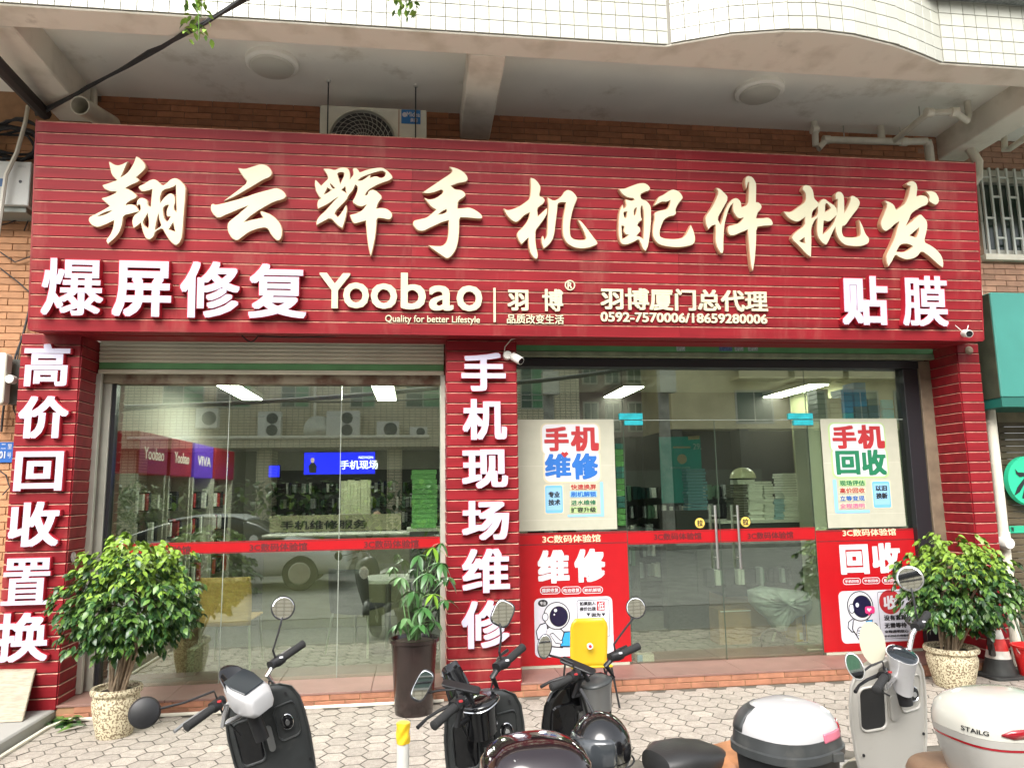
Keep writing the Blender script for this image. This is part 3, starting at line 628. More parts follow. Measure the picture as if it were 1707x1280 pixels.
# ------------------------------------------------------------------ right bay: green shutter box, dark frame, glass wall with double door
sh = thing('roller_shutter', 'green rolled up shutter with small stickers above the glass doors', 'shutter', (3.0, .3, 2.6))
zz0, zz1 = zat(1200, 597, .32), zat(1200, 588, .32)
B(XR0+.01, XR1-.01, .31, .36, zz1, 3.11).build('shutter_curtain', M['shut_g'], sh, bevel=.004)
B(XR0+.01, XR1-.01, .30, .35, zz0, zz1-.002).build('bottom_rail', mat('rail_green_grey', (.20, .24, .15), .5, var=.2), sh, bevel=.004)
for (x0, x1, c) in ((1199, 1220, 'txt_blue'), (1225, 1239, 'txt_lb'), (1247, 1263, 'txt_lb'), (1128, 1142, 'txt_w')):
    mb = MB(); a = PY(x0, 585, .308); b = PY(x1, 577, .308); mb.box(a.x, b.x, .306, .3085, a.z, b.z)
    mb.build('sticker', bpy.data.materials.get('sticker_'+c) or mat('sticker_'+c, (.10, .16, .30) if c == 'txt_blue' else (.35, .42, .38), .5, var=.4, scale=60), sh)
dr = thing('shop_entrance', 'frameless glass entrance with double doors, red sticker band and blue patch fittings', 'entrance', (3.0, GY, .115))
zt = zat(1200, 615)                                  # underside of the dark head
B(XR0+.005, XR1-.136, .38, .54, zt, zat(1200, 602)).build('frame', M['alu_dark'], dr)
xr = xat(1505, 700); B(xr, XR1-.135, .40, .54, .116, zt-.001).build('frame', M['alu_dark'], dr, bevel=.003)
B(XR1-.134, XR1-.003, .38, .54, .116, zz0-.002).build('frame', mat('frame_brown', (.16, .12, .08), .5, var=.2), dr, bevel=.003)
B(XR0+.003, XR0+.025, .42, .50, .116, zt-.001).build('frame', M['alu_dark'], dr)
ztr = zat(1195, 699.5)
d0, d1, d2 = xat(1042, 800), xat(1201, 900), xat(1352, 800)
def pane(nm, a, b, c, d, y=GY): B(a, b, y-.005, y+.005, c, d).build(nm, M['glass'], dr)
pane('pane', XR0+.025, d0-.003, .116, ztr-.003); pane('pane', d2+.003, xr, .116, ztr-.003)
pane('door_leaf', d0+.003, d1-.002, .125, ztr-.006); pane('door_leaf', d1+.002, d2-.003, .125, ztr-.006)
pane('transom_pane', XR0+.025, d0-.002, ztr, zt); pane('transom_pane', d0+.002, d2-.002, ztr, zt); pane('transom_pane', d2+.002, xr, ztr, zt)
sil = bpy.data.materials['silicone']; seal = mat('glass_edge', (.05, .07, .05), .3)
for x in (d0, d1, d2): B(x-.0025, x+.0025, GY-.006, GY+.006, .118, ztr-.004).build('glass_edge', seal, dr)
for x in (d0, d2): B(x-.0015, x+.0015, GY-.006, GY+.006, ztr, zt-.002).build('glass_edge', seal, dr)
B(XR0+.03, xr-.002, GY-.006, GY+.006, ztr-.0055, ztr-.0005).build('glass_edge', sil, dr)
pf = mat('protective_film', (.03, .40, .46), .25, var=.15, scale=20)
for (x0, x1) in ((1032, 1070), (1314, 1353)):
    a = PY(x0, 709, GY); b = PY(x1, 689, GY); f = xat((x0+x1)/2+2, 700)
    mb = MB().box(a.x, b.x, GY-.022, GY+.022, ztr+.001, b.z); mb.box(a.x+.05, b.x, GY-.022, GY+.022, a.z, ztr-.007)
    mb.build('patch_fitting', pf, dr, bevel=.003)
# band over the doors and side panels
zb0, zb1 = zat(1200, 903.5), zat(1200, 882)
B(d0+.004, d1-.003, BY-.001, BY, zb0, zb1).build('sticker_band', M['red'], dr); B(d1+.003, d2-.004, BY-.001, BY, zb0, zb1).build('sticker_band', M['red'], dr)
mb = MB()
for (a, b) in ((d0+.004, d1-.003), (d1+.003, d2-.004)):
    mb.box(a, b, BY-.0022, BY-.0012, zb1-.012, zb1-.007); mb.box(a, b, BY-.0022, BY-.0012, zb0+.006, zb0+.011)
mb.build('band_line', M['txt_dk'], dr, recalc=False)
for (a, b, yc) in ((1090, 1169, 893.5), (1246, 1322, 892)):
    mb = MB(); text_px(mb, '3C数码体验馆', a, yc-6, b, yc+6, BY, .0025, bold=.02); mb.build('band_text', M['txt_dk'], dr, recalc=False)
SG = mat('sticker_gold', (.72, .50, .10), .4)
# pull handles
for (xa, xb) in ((1183.5, 1191.5), (1219.5, 1229)):
    for (x_, ybar) in ((xa, GY+.07), (xb, GY-.07)):
        p = PY(x_, 842, ybar); q = PY(x_+6, 948, ybar); x = (p.x+q.x)/2
        mb = MB().tube([(x, ybar, q.z), (x, ybar, p.z)], .0125, 10)
        for zz in (q.z+.10, p.z-.10): mb.tube([(x, GY+(.006 if ybar > GY else -.006), zz), (x, ybar, zz)], .008, 8)
        mb.build('pull_handle', M['steel'], dr, smooth=True)
for (x_, y_) in ((1166.7, 871.5), (1242.8, 869.6)):
    c = PY(x_, y_, BY); mb = MB().lathe([(.001, -.0015), (.047, -.0015), (.047, 0), (.001, 0)], c, 24, axis='y'); mb.build('pull_sticker', SG, dr)
    mb = MB(); text_px(mb, '拉', x_-5, y_-5.5, x_+5, y_+5.5, BY, .0035, bold=.03); mb.build('pull_text', M['txt_k'], dr, recalc=False)

# ------------------------------------------------------------------ red service posters stuck to the side panes
def rrect(x0, x1, z0, z1, r, n=5):
    out = []
    for cx, cz, a0 in ((x1-r, z1-r, 0), (x0+r, z1-r, 90), (x0+r, z0+r, 180), (x1-r, z0+r, 270)):
        for k in range(n+1):
            a = radians(a0+90*k/n); out.append((cx+r*cos(a), cz+r*sin(a)))
    return out
def pxrect(x0, y0, x1, y1, y): 
    a = PY(x0, (y0+y1)/2, y).x; b = PY(x1, (y0+y1)/2, y).x; c = PY((x0+x1)/2, y1, y).z; d = PY((x0+x1)/2, y0, y).z
    return a, b, c, d
def ell(mb, cx, cy, rx, ry, y, e, m=0, n=28, rot=0.0, th=.0006):
    c = PY(cx, cy, y-e); k = (CAM-c).length/F*1.0
    pts = [(c.x+k*(rx*cos(t)*cos(rot)-ry*sin(t)*sin(rot)), c.z+k*(rx*cos(t)*sin(rot)+ry*sin(t)*cos(rot))) for t in [2*pi*i/n for i in range(n)]]
    mb.prism(pts, fy(y), e-th, e, m)
def plg(mb, pts, y, e, m=0, th=.0006):
    q = [PY(a, b, y-e) for a, b in pts]; mb.prism([(p.x, p.z) for p in q], fy(y), e-th, e, m)
def outl(mb, poly, y, e, w, m=0, th=.0006):
    """outline strip of a convex-ish loop"""
    n = len(poly); cx = sum(p[0] for p in poly)/n; cz = sum(p[1] for p in poly)/n
    inn = []
    for i in range(n):
        a, b, c = Vector(poly[i-1]), Vector(poly[i]), Vector(poly[(i+1) % n])
        t = (c-a).normalized(); nn = Vector((-t.y, t.x))
        if nn.dot(Vector((cx, cz))-b) < 0: nn = -nn
        inn.append(tuple(b+nn*w))
    f = fy(y)
    for i in range(n):
        j = (i+1) % n; P = [poly[i], poly[j], inn[j], inn[i]]
        mb.add([f(u, v, e) for u, v in P], [(0, 1, 2, 3)], m)
PM = [M['txt_w'], M['txt_k'], M['red'], M['txt_gold'], M['txt_blue'], M['txt_red'], mat('visor_navy', (.012, .010, .035), .25), mat('suit_grey', (.58, .60, .68), .5), mat('laptop_blue', (.03, .30, .65), .4), mat('hot_pink', (.65, .03, .16), .4)]
def poster(x0, x1, px0, px1, big, bb, loz, lab):
    z0 = .14; z1 = zat((px0+px1)/2, 882 if px0 > 1300 else 887)
    t = thing('service_poster', lab, 'poster', ((x0+x1)/2, BY, z0))
    B(x0, x1, BY-.0012, BY, z0, z1).build('sheet', M['red'], t)
    B(x0+.02, x1-.02, BY-.010, BY, .116, z0-.002).build('foot_strip', M['board'], t)
    zl2 = PY(950, 907, BY).z if px0 < 1300 else PY(1450, 901, BY).z
    mb = MB().box(x0, x1, BY-.0022, BY-.0014, zl2, zl2+.008); mb.box(x0, x1, BY-.0022, BY-.0014, z1-.014, z1-.006); mb.build('line', M['txt_dk'], t, recalc=False)
    return t
pl = poster(XR0+.028, d0-.004, 864, 1050, '维修', 0, 0, 'tall red poster offering repair, with an astronaut at a laptop, left of the doors')
pr_ = poster(d2+.004, xr-.002, 1362, 1540, '回收', 0, 0, 'tall red poster offering recycling, with a seated astronaut, right of the doors')
y = BY
def lay(nm, m, fn, t):
    mb = MB(); fn(mb); mb.build(nm, m if isinstance(m, list) else [m], t, recalc=False)
E1, E2, E3, E4, E5, E6 = .0024, .0036, .0048, .0060, .0072, .0084
lay('headline', M['txt_gold'], lambda mb: text_px(mb, '3C数码体验馆', 904, 891, 1001, 904, y, E1, bold=.02), pl)
lay('headline', M['txt_gold'], lambda mb: text_px(mb, '3C数码体验馆', 1404, 881, 1493, 893, y, E1, bold=.02), pr_)
lay('title', M['txt_w'], lambda mb: (text_px(mb, '维', 896, 916, 949, 972, y, E1, bold=.055), text_px(mb, '修', 957, 914, 1009, 970, y, E1, bold=.055)), pl)
lay('title', M['txt_w'], lambda mb: (text_px(mb, '回', 1400, 907, 1448, 957, y, E1, bold=.06), text_px(mb, '收', 1453, 904, 1501, 955, y, E1, bold=.055)), pr_)
def loz(items, t):
    for s, a, b, c, d in items:
        def f(mb):
            q = pxrect(a, c, b, d, y); r = (q[3]-q[2])/2*.98; outl(mb, rrect(*q, r), y, E1, .006)
            text_px(mb, s, a+3, c+3, b-3, d-3, y, E1, bold=.015)
        lay('pill_text', M['txt_w'], f, t)
loz((('爆屏修复', 900, 934, 977, 990), ('电池修复', 936, 969, 977, 990), ('刷机解锁', 971, 1005, 977, 989)), pl)
loz((('手机回收', 1405, 1435, 963, 974), ('平板回收', 1437, 1467, 962, 973), ('数码回收', 1470, 1500, 961, 973)), pr_)
CW = [M['txt_w'], mat('card_white', (.52, .52, .57), .5)]
for t, (a, c, b, d) in ((pl, (891, 995, 1022, 1093)), (pr_, (1400, 983, 1522, 1070))):
    q = pxrect(a, c, b, d, y)
    lay('card', CW, lambda mb: mb.prism(rrect(*q, .05), fy(y), E1-.0005, E1, 1), t)
def astro1(mb):
    m = {'w': 0, 'k': 1, 'v': 6, 'g': 7, 'b': 8}
    # backpack and body
    plg(mb, [(893,1052),(900,1040),(912,1036),(914,1052),(906,1070),(896,1066)], y, E2, 1); plg(mb, [(894.5,1052),(901,1042),(911,1038),(912,1052),(905,1067),(897,1064)], y, E3, 7)
    plg(mb, [(906,1066),(910,1048),(918,1042),(932,1044),(940,1052),(944,1066),(938,1080),(918,1078)], y, E2, 1); plg(mb, [(908,1065),(911.5,1049),(919,1044),(931,1045.5),(938.5,1053),(942,1066),(937,1078),(919,1076)], y, E3, 0)
    ell(mb, 928, 1026, 21.5, 21.5, y, E3, 1); ell(mb, 928, 1026, 20, 20, y, E4, 0)
    ell(mb, 931.5, 1027, 15, 16, y, E5, 1); ell(mb, 931.5, 1027, 13.8, 14.8, y, E6, 6)
    ell(mb, 909, 1028, 5, 6.5, y, E5, 1); ell(mb, 909, 1028, 3.9, 5.3, y, E6, 7)
    ell(mb, 926, 1017, 2.6, 2.6, y, E6+.0012, 0); ell(mb, 924, 1024, 1.3, 1.3, y, E6+.0012, 0)
    plg(mb, [(916,1056),(922,1054),(934,1066),(941,1068),(938,1074),(926,1072)], y, E4, 1); plg(mb, [(917.5,1057),(922,1056),(933,1067),(939,1069),(937,1072.5),(926.5,1070.5)], y, E5, 7)
    plg(mb, [(933,1078),(940,1052),(968,1050),(966,1072),(960,1078)], y, E4, 1); plg(mb, [(935,1076),(941.5,1054),(966,1052),(964,1071),(959,1076)], y, E5, 8)
    ell(mb, 905, 1005, 8, 5.5, y, E2, 1)
    q = pxrect(962, 999, 1016, 1062, y); outl(mb, rrect(*q, .02), y, E2, .004, 1)
    plg(mb, [(995,1002),(1008,1002),(1008,1017),(995,1017)], y, E2, 5)
    text_px(mb, '如果别人', 966, 1002, 993, 1008.5, y, E2, bold=.03, mf=1); text_px(mb, '报价比我', 966, 1011, 993, 1017.5, y, E2, bold=.03, mf=1)
    text_px(mb, '低', 996, 1003, 1007, 1016, y, E3, bold=.02, mf=0); text_px(mb, '因为', 986, 1021, 1001, 1027, y, E2, bold=.03, mf=1)
    for x in (981, 1006): plg(mb, [(x-3.5,1021.5),(x+3.5,1021.5),(x,1027)], y, E2, 1)
    text_px(mb, '专业', 900, 1002, 910, 1008, y, E3, bold=.02, mf=0)
lay('astronaut_print', PM, astro1, pl)
def astro2(mb):
    plg(mb, [(1414,1036),(1424,1028),(1434,1032),(1434,1052),(1420,1054),(1413,1046)], y, E2, 1); plg(mb, [(1415.5,1037),(1424,1030),(1432.5,1033.5),(1432.5,1050),(1421,1052),(1414.5,1045)], y, E3, 7)
    plg(mb, [(1422,1032),(1446,1030),(1454,1044),(1450,1058),(1428,1060),(1420,1048)], y, E3, 1); plg(mb, [(1423.5,1033.5),(1445,1031.5),(1452,1044),(1449,1056.5),(1429,1058.5),(1422,1048)], y, E4, 0)
    ell(mb, 1434, 1010, 20.5, 21.5, y, E4, 1); ell(mb, 1434, 1010, 19, 20, y, E5, 0)
    ell(mb, 1437, 1010.5, 15, 16, y, E5+.001, 1); ell(mb, 1437, 1010.5, 13.8, 14.8, y, E6+.001, 6)
    ell(mb, 1420, 1014, 4.8, 7, y, E6, 1); ell(mb, 1420, 1014, 3.7, 5.8, y, E6+.001, 7)
    ell(mb, 1429, 1008, 2.6, 3.2, y, E6+.002, 7)
    q = pxrect(1441, 1010, 1457, 1022, y); mb.prism(rrect(*q, .02), fy(y), E6+.0015, E6+.002, 9)
    plg(mb, [(1446,1021),(1453,1021),(1449,1026)], y, E6+.002, 9)
    plg(mb, [(1449,1019.5),(1445,1015.5),(1446.5,1012.8),(1449,1014.3),(1451.5,1012.8),(1453,1015.5)], y, E6+.003, 0)
    plg(mb, [(1443,1034),(1455,1032),(1454,1046),(1446,1048)], y, E5, 1); plg(mb, [(1444,1035),(1454,1033),(1453,1045),(1446.5,1046.5)], y, E6, 8)
    for cx_, cy_ in ((1434, 1055), (1458, 1048)):
        ell(mb, cx_, cy_, 5.6, 9, y, E5, 1, rot=-.2); ell(mb, cx_, cy_, 4.4, 7.6, y, E6, 7, rot=-.2)
        for d in (-4, 0, 4): plg(mb, [(cx_-3.5, cy_+d-.8), (cx_+3.5, cy_+d-.8), (cx_+3.5, cy_+d+.8), (cx_-3.5, cy_+d+.8)], y, E6+.001, 1)
    q = pxrect(1465, 985, 1519, 1064, y); outl(mb, rrect(*q, .02), y, E2, .004, 1)
    ell(mb, 1484, 1003, 17, 17, y, E2, 5); text_px(mb, '收', 1472, 992, 1496, 1015, y, E3, bold=.04, mf=0)
    text_px(mb, '没有套路', 1473, 1024, 1511, 1033, y, E2, bold=.03, mf=1); text_px(mb, '无需等待', 1474, 1037, 1511, 1046, y, E2, bold=.03, mf=1)
    text_px(mb, '全程透明放心', 1474, 1049, 1514, 1054, y, E2, bold=.02, mf=1); text_px(mb, '手机回收价格透明', 1474, 1057, 1515, 1061, y, E2, bold=.015, mf=1)
lay('astronaut_print', PM, astro2, pr_)

# ------------------------------------------------------------------ cream boards standing behind the side panes
def board(lab, x0, x1, y0, ztop, side_x=None):
    t = thing('display_board', lab, 'board', ((x0+x1)/2, y0, .116))
    B(x0, x1, y0, y0+.004, zat(950, 883.5) if x0 < 2 else zat(1430, 879), ztop).build('front_board', M['board'], t, bevel=.002)
    for f in (.36, .70):
        zz = .9+(ztop-.9)*f
        B(x0+.002, x1-.002, y0-.0008, y0+.001, zz, zz+.003).build('seam', M['board_d'], t)
    if side_x is not None: B(side_x, x0-.002, GY+.006, GY+.01, .9, ztop).build('side_board', M['board_d'], t, bevel=.002)
    return t
YB = GY-.0105
b1 = board('cream board on the left side pane carrying the repair stickers', XR0+.03, xat(1026, 790, YB), YB, zat(940, 699, YB))
b2 = board('cream board on the right side pane carrying the recycling stickers', xat(1374, 790, YB), xat(1503, 790, YB), YB, zat(1430, 698, YB), xat(1354, 790, YB))
# cut-out stickers on the inner face of the glass, seen through it
YS = GY-.0115
def cut(lab, fn):
    t = thing('window_sticker', lab, 'sticker', PY(950 if 'repair' in lab else 1430, 860, YS)); fn(t)
def blob(mb, chars, y, e, m, w):
    """pale border: the same characters, much fattened"""
    for s, a, b, c, d in chars: text_px(mb, s, a-w, b-w, c+w, d+w, y, e, bold=.16, boldy=.16, mf=m)
SM = [mat('sticker_cream', (.52, .47, .33), .4), M['txt_w'], M['txt_red'], M['txt_blue'], M['txt_green'], M['txt_lb'], mat('sticker_sky', (.14, .38, .60), .4), M['txt_k'], mat('sticker_lime', (.36, .50, .22), .4), mat('sticker_pink', (.60, .16, .28), .4)]
def rr(mb, x0, y0, x1, y1, e, m, r=.02):
    q = pxrect(x0, y0, x1, y1, YS); mb.prism(rrect(*q, min(r, (q[3]-q[2])/2.05, (q[1]-q[0])/2.05)), fy(YS), e-.0006, e, m)
def st1(t):
    def f(mb):
        rr(mb, 901, 705, 1001, 757, .0010, 0, .06); rr(mb, 905, 750, 1002, 805, .0013, 0, .06)
        rr(mb, 904, 707, 998, 757, .0018, 1, .05); rr(mb, 908, 752, 999, 802, .0022, 1, .05)
        for s, a, b, c, d, m in (('手', 907, 711, 948, 752, 2), ('机', 951, 710, 998, 752, 2), ('维', 908, 756, 952, 796, 3), ('修', 953, 755, 997, 799, 3)):
            text_px(mb, s, a, b, c, d, YS, .0030, bold=.045, mf=m)
        plg(mb, [(941,763),(935,756),(938,752.5),(941,755),(944,752.5),(948,756)], YS, .006, 2)
        rr(mb, 907, 807, 940, 857, .0012, 0, .02); rr(mb, 909, 809, 938, 855, .0020, 6, .02); rr(mb, 911, 813, 936, 850, .0028, 5, .006)
        text_px(mb, '专业', 914, 819, 933, 829, YS, .0036, bold=.04, mf=7); text_px(mb, '技术', 914, 832, 934, 842, YS, .0036, bold=.04, mf=7)
        rr(mb, 1001, 803, 1006, 861, .0012, 5, .01); rr(mb, 946, 857, 1006, 861, .0016, 5, .01)
        for s, yy, m, bgm in (('快速换屏', 806, 2, 0), ('刷机解锁', 818, 3, 5), ('进水维修', 832, 4, 0), ('扩容升级', 844, 7, 8)):
            rr(mb, 950, yy, 995, yy+10.5, .0020, bgm, .01); text_px(mb, s, 951.5, yy+1, 993.5, yy+9.5, YS, .0030, bold=.02, mf=m)
    lay('print', SM, f, t)
cut('cut out sticker reading repair in red and blue on the left cream board', st1)
def st2(t):
    def f(mb):
        rr(mb, 1381, 704, 1476, 752, .0010, 8, .06); rr(mb, 1386, 747, 1481, 797, .0013, 8, .06)
        rr(mb, 1384, 706, 1474, 752, .0018, 1, .05); rr(mb, 1389, 747, 1478, 794, .0022, 1, .05)
        for s, a, b, c, d, m in (('手', 1387, 709, 1427, 748, 2), ('机', 1429, 708, 1474, 748, 2), ('回', 1393, 751, 1433, 791, 4), ('收', 1436, 749, 1477, 792, 4)):
            text_px(mb, s, a, b, c, d, YS, .0030, bold=.045, mf=m)
        rr(mb, 1453, 800, 1486, 848, .0012, 0, .02); rr(mb, 1455, 802, 1484, 846, .0020, 6, .02); rr(mb, 1457, 806, 1482, 841, .0028, 5, .006)
        text_px(mb, '以旧', 1459, 809, 1478, 818, YS, .0036, bold=.04, mf=7); text_px(mb, '换新', 1460, 821, 1479, 831, YS, .0036, bold=.04, mf=7)
        rr(mb, 1390, 799, 1396, 855, .0012, 5, .01); rr(mb, 1394, 850, 1450, 855, .0016, 5, .01)
        for s, yy, m, bgm in (('现场评估', 799.5, 4, 8), ('高价回收', 812, 2, 0), ('立等变现', 825, 3, 0), ('全程透明', 837.5, 9, 0)):
            rr(mb, 1398, yy, 1443, yy+10.5, .0020, bgm, .01); text_px(mb, s, 1399.5, yy+1, 1441, yy+9.5, YS, .0030, bold=.02, mf=m)
    lay('print', SM, f, t)
cut('cut out sticker reading recycling in red and green on the right cream boards', st2)

# ------------------------------------------------------------------ shop interior
M['in_wall'] = mat('interior_wall', (.36, .35, .30), .8, var=.06)
M['in_floor'] = mat('interior_floor', (.19, .18, .16), .25, var=.08)
M['in_dark'] = mat('interior_dark', (.05, .05, .045), .8)
struct(B(-2.9, 5.3, .60, 6.6, .0, .112).build('floor', M['in_floor']))
struct(B(-2.9, 5.3, .545, 6.6, 3.02, 3.15).build('ceiling', M['in_wall']))
struct(B(-2.9, 5.3, 6.5, 6.6, .112, 3.02).build('wall_back', M['in_wall']))
struct(B(-2.98, -2.86, .545, 6.6, .0, 3.02).build('wall_left', M['in_wall']))
struct(B(5.22, 5.34, .545, 6.6, .0, 3.02).build('wall_right', mat('interior_wall_olive', (.22, .22, .12), .8)))
struct(B(-2.86, 5.22, .52, .545, 2.80, 3.18).build('lintel_beam', M['in_wall']))
for q, lab in (([(361,641),(395,641),(434,666),(405,666)], 'leftmost rectangular lit ceiling panel behind the left window'),
          ([(622,642),(653,642),(658,667),(631,667)], 'short lit ceiling panel at the right end of the left window'),
          ([(1044,645),(1072,645),(1022,667),(998,668)], 'slanting lit ceiling panel above the left door leaf'),
          ([(1352,641),(1376,641),(1289,665),(1266,665.6)], 'long slanting lit ceiling panel seen above the right door leaf')):
    P = [PZ(x, y, 2.95) for x, y in q]
    c = sum(P, Vector())/4; L = abs(P[2].y-P[1].y); w = .24
    yc = c.y; t = thing('led_panel_light', lab, 'ceiling light', (c.x, yc, 2.95), 'lit ceiling panels inside the shop')
    dx = ((P[0]+P[1])/2-(P[2]+P[3])/2).x; dy = ((P[0]+P[1])/2-(P[2]+P[3])/2).y
    a = (P[0]+P[1])/2; b = (P[2]+P[3])/2
    B(c.x-w/2-.015, c.x+w/2+.015, min(a.y, b.y)-.015, max(a.y, b.y)+.015, 2.955, 3.02).build('housing', M['white'], t)
    B(c.x-w/2, c.x+w/2, min(a.y, b.y), max(a.y, b.y), 2.945, 2.954).build('diffuser', M['led'], t)

# blue screens
def screen(lab, x0, y0, x1, y1, yd, txts, th=.06):
    a, b, c, d = pxrect(x0, y0, x1, y1, yd)
    t = thing('display_screen', lab, 'screen', ((a+b)/2, yd, c))
    B(a-.01, b+.01, yd, yd+th, c-.01, d+.01).build('casing', M['black'], t, bevel=.004)
    B(a, b, yd-.003, yd-.001, c, d).build('picture', mat('screen_blue', (.0, .0, .05), .3, emit=(.012, .02, .85), estr=1.1), t)
    mb = MB()
    for s, p, q, r, u in txts: text_px(mb, s, p, q, r, u, yd, .005, bold=.02)
    if txts: mb.build('screen_text', mat('screen_white', (.8, .8, .8), .4, emit=(.8, .85, 1), estr=.7), t, recalc=False)
    return t
t = screen('bright blue screen with white characters hanging at the back of the left room', 507, 754, 625, 790, 4.4, (('NOHON', 598, 760, 622, 764.5), ('手机现场', 567, 767, 630, 782)))
mb = MB(); ell(mb, 521, 767, 3, 4, 4.4, .006, 0); plg(mb, [(516, 788), (514, 777), (519, 771), (524, 771), (528, 777), (527, 788)], 4.4, .006, 1); mb.build('presenter_picture', [mat('skin_pic', (.5, .35, .28), .5, emit=(.5, .35, .3), estr=.4), M['txt_k']], t, recalc=False)
screen('small blue screen seen through the first pane of the left window', 331, 755, 366, 790, 4.2, ())
screen('narrow dim blue screen behind the second pane, left of the bright screen', 448, 776, 466, 795, 5.2, ())
# lit shop-in-shop bays on the left wall
bay_m = mat('lightbox_red', (.22, .012, .02), .4, emit=(.30, .012, .02), estr=.12); bay_v = mat('lightbox_violet', (.08, .03, .25), .4, emit=(.10, .03, .5), estr=.25)
rackf = mat('rack_frame', (.45, .43, .37), .5)
def xw(px, py): d = ray(px, py); k = (-2.82-CAM.x)/d.x; return CAM+d*k
for i, (y0, y1, m, s) in enumerate(((.95, 1.75, bay_m, 'Yoobao'), (1.85, 2.6, bay_m, 'Yoobao'), (2.7, 3.5, bay_v, 'VIVA'), (3.6, 4.6, bay_m, ''))):
    t = thing('accessory_rack', ['red topped accessory rack nearest the left window corner', 'second red topped accessory rack along the left inner wall', 'violet topped accessory rack along the left inner wall', 'farthest red topped accessory rack on the left inner wall'][i], 'rack', (-2.75, (y0+y1)/2, .112))
    B(-2.86, -2.60, y0, y1, 1.92, 2.32).build('lightbox', m, t, bevel=.006)
    if s:
        mb = MB(); add_text(mb, s, lambda u, v, e: Vector((-2.60+e, u, v)), y0+.12, y1-.12, 2.06, 2.18, .002, .002, bold=.01); mb.build('lightbox_text', mat('box_text%d' % i, (.6, .55, .5), .5, emit=(.8, .7, .6), estr=.2), t, recalc=False)
    for yy in (y0, y1-.04): B(-2.86, -2.61, yy, yy+.04, .112, 1.92).build('post', rackf, t)
    B(-2.85, -2.80, y0+.04, y1-.04, .5, 1.92).build('back_panel', M['in_wall'], t)
    B(-2.86, -2.45, y0+.04, y1-.04, .112, .55).build('cabinet', mat('cabinet_cream', (.40, .37, .28), .5), t)
    mb = MB()
    for z in (1.65, 1.35, 1.05, .78):
        yy = y0+.08
        while yy < y1-.1:
            h = rnd.uniform(.14, .22); mb.box(-2.79, rnd.uniform(-2.70, -2.62), yy, yy+.06, z-h/2, z+h/2, rnd.choice((0, 0, 1, 2))); yy += .085
    mb.build('hanging_packs', [M['txt_k'], mat('pack_white', (.70, .70, .64), .5), M['txt_red']], t); t.children[-1]['kind'] = 'stuff'
# back wall racks full of small black packages
def back_rack(lab, x0, x1, y, z0, z1, n=0):
    t = thing('wall_rack', lab, 'rack', ((x0+x1)/2, y, z0))
    B(x0, x1, y, y+.05, z0, z1).build('slat_wall', M['in_dark'], t)
    mb = MB(); z = z0+.15
    while z < z1-.1:
        x = x0+.05
        while x < x1-.08:
            w = rnd.uniform(.025, .055); h = rnd.uniform(.13, .2); mb.box(x, x+w, y-rnd.uniform(.04, .16), y-.01, z-h/2, z+h/2, rnd.choice((0, 0, 0, 0, 0, 1, 2, 2, 3))); x += w+.012
        z += .25
    o = mb.build('hanging_packs', [M['black_gloss'], bpy.data.materials['pack_white'], mat('pack_grey', (.34, .36, .36), .3), mat('pack_green', (.08, .16, .10), .4)], t); o['kind'] = 'stuff'
back_rack('wall of hanging black phone accessories at the back of the left room', -2.4, .55, 6.40, .9, 2.1)
back_rack('wall of hanging black phone accessories behind the doors', 1.6, 4.7, 3.3, .5, 1.95)
back_rack('narrow rack of hanging packs in the right corner behind the cream board', 4.62, 5.18, 1.2, .3, 1.85)
back_rack('rack of hanging black packs low behind the left door', 1.62, 2.5, 1.9, .3, 1.25)
back_rack('rack of hanging clear and black packs below the white boxes behind the right door', 2.95, 4.0, 1.30, .62, 1.05)
struct(B(.62, .74, .60, 6.5, .112, 3.02).build('wall_partition', M['in_wall']))
struct(B(1.2, 5.22, 3.36, 3.44, .112, 3.02).build('wall_inner', mat('interior_maroon', (.022, .018, .015), .8)))
# counter in the left room with its characters
t = thing('service_counter', 'long service counter with dark characters across the left room', 'counter', (-.7, 3.1, .112))
a, b = xat(440, 900, 3.0), xat(735, 890, 3.0)
B(a, b, 3.0, 3.5, .112, zat(600, 893, 3.0)).build('body', mat('counter_olive', (.24, .23, .15), .5), t, bevel=.004)
zc1 = zat(600, 886, 3.0)
B(a-.02, b+.02, 2.96, 3.55, zat(600, 893, 3.0)+.001, zat(600, 889, 3.0)).build('counter_top', M['white'], t, bevel=.004)
B(a, b-.5, 3.30, 3.33, zc1, zat(600, 857, 3.3)).build('backboard', mat('counter_back', (.30, .29, .19), .5), t)
mb = MB(); text_px(mb, '手机维修服务', 467, 867, 612, 882, 3.30, .004, bold=.02); mb.build('counter_text', M['txt_k'], t, recalc=False)
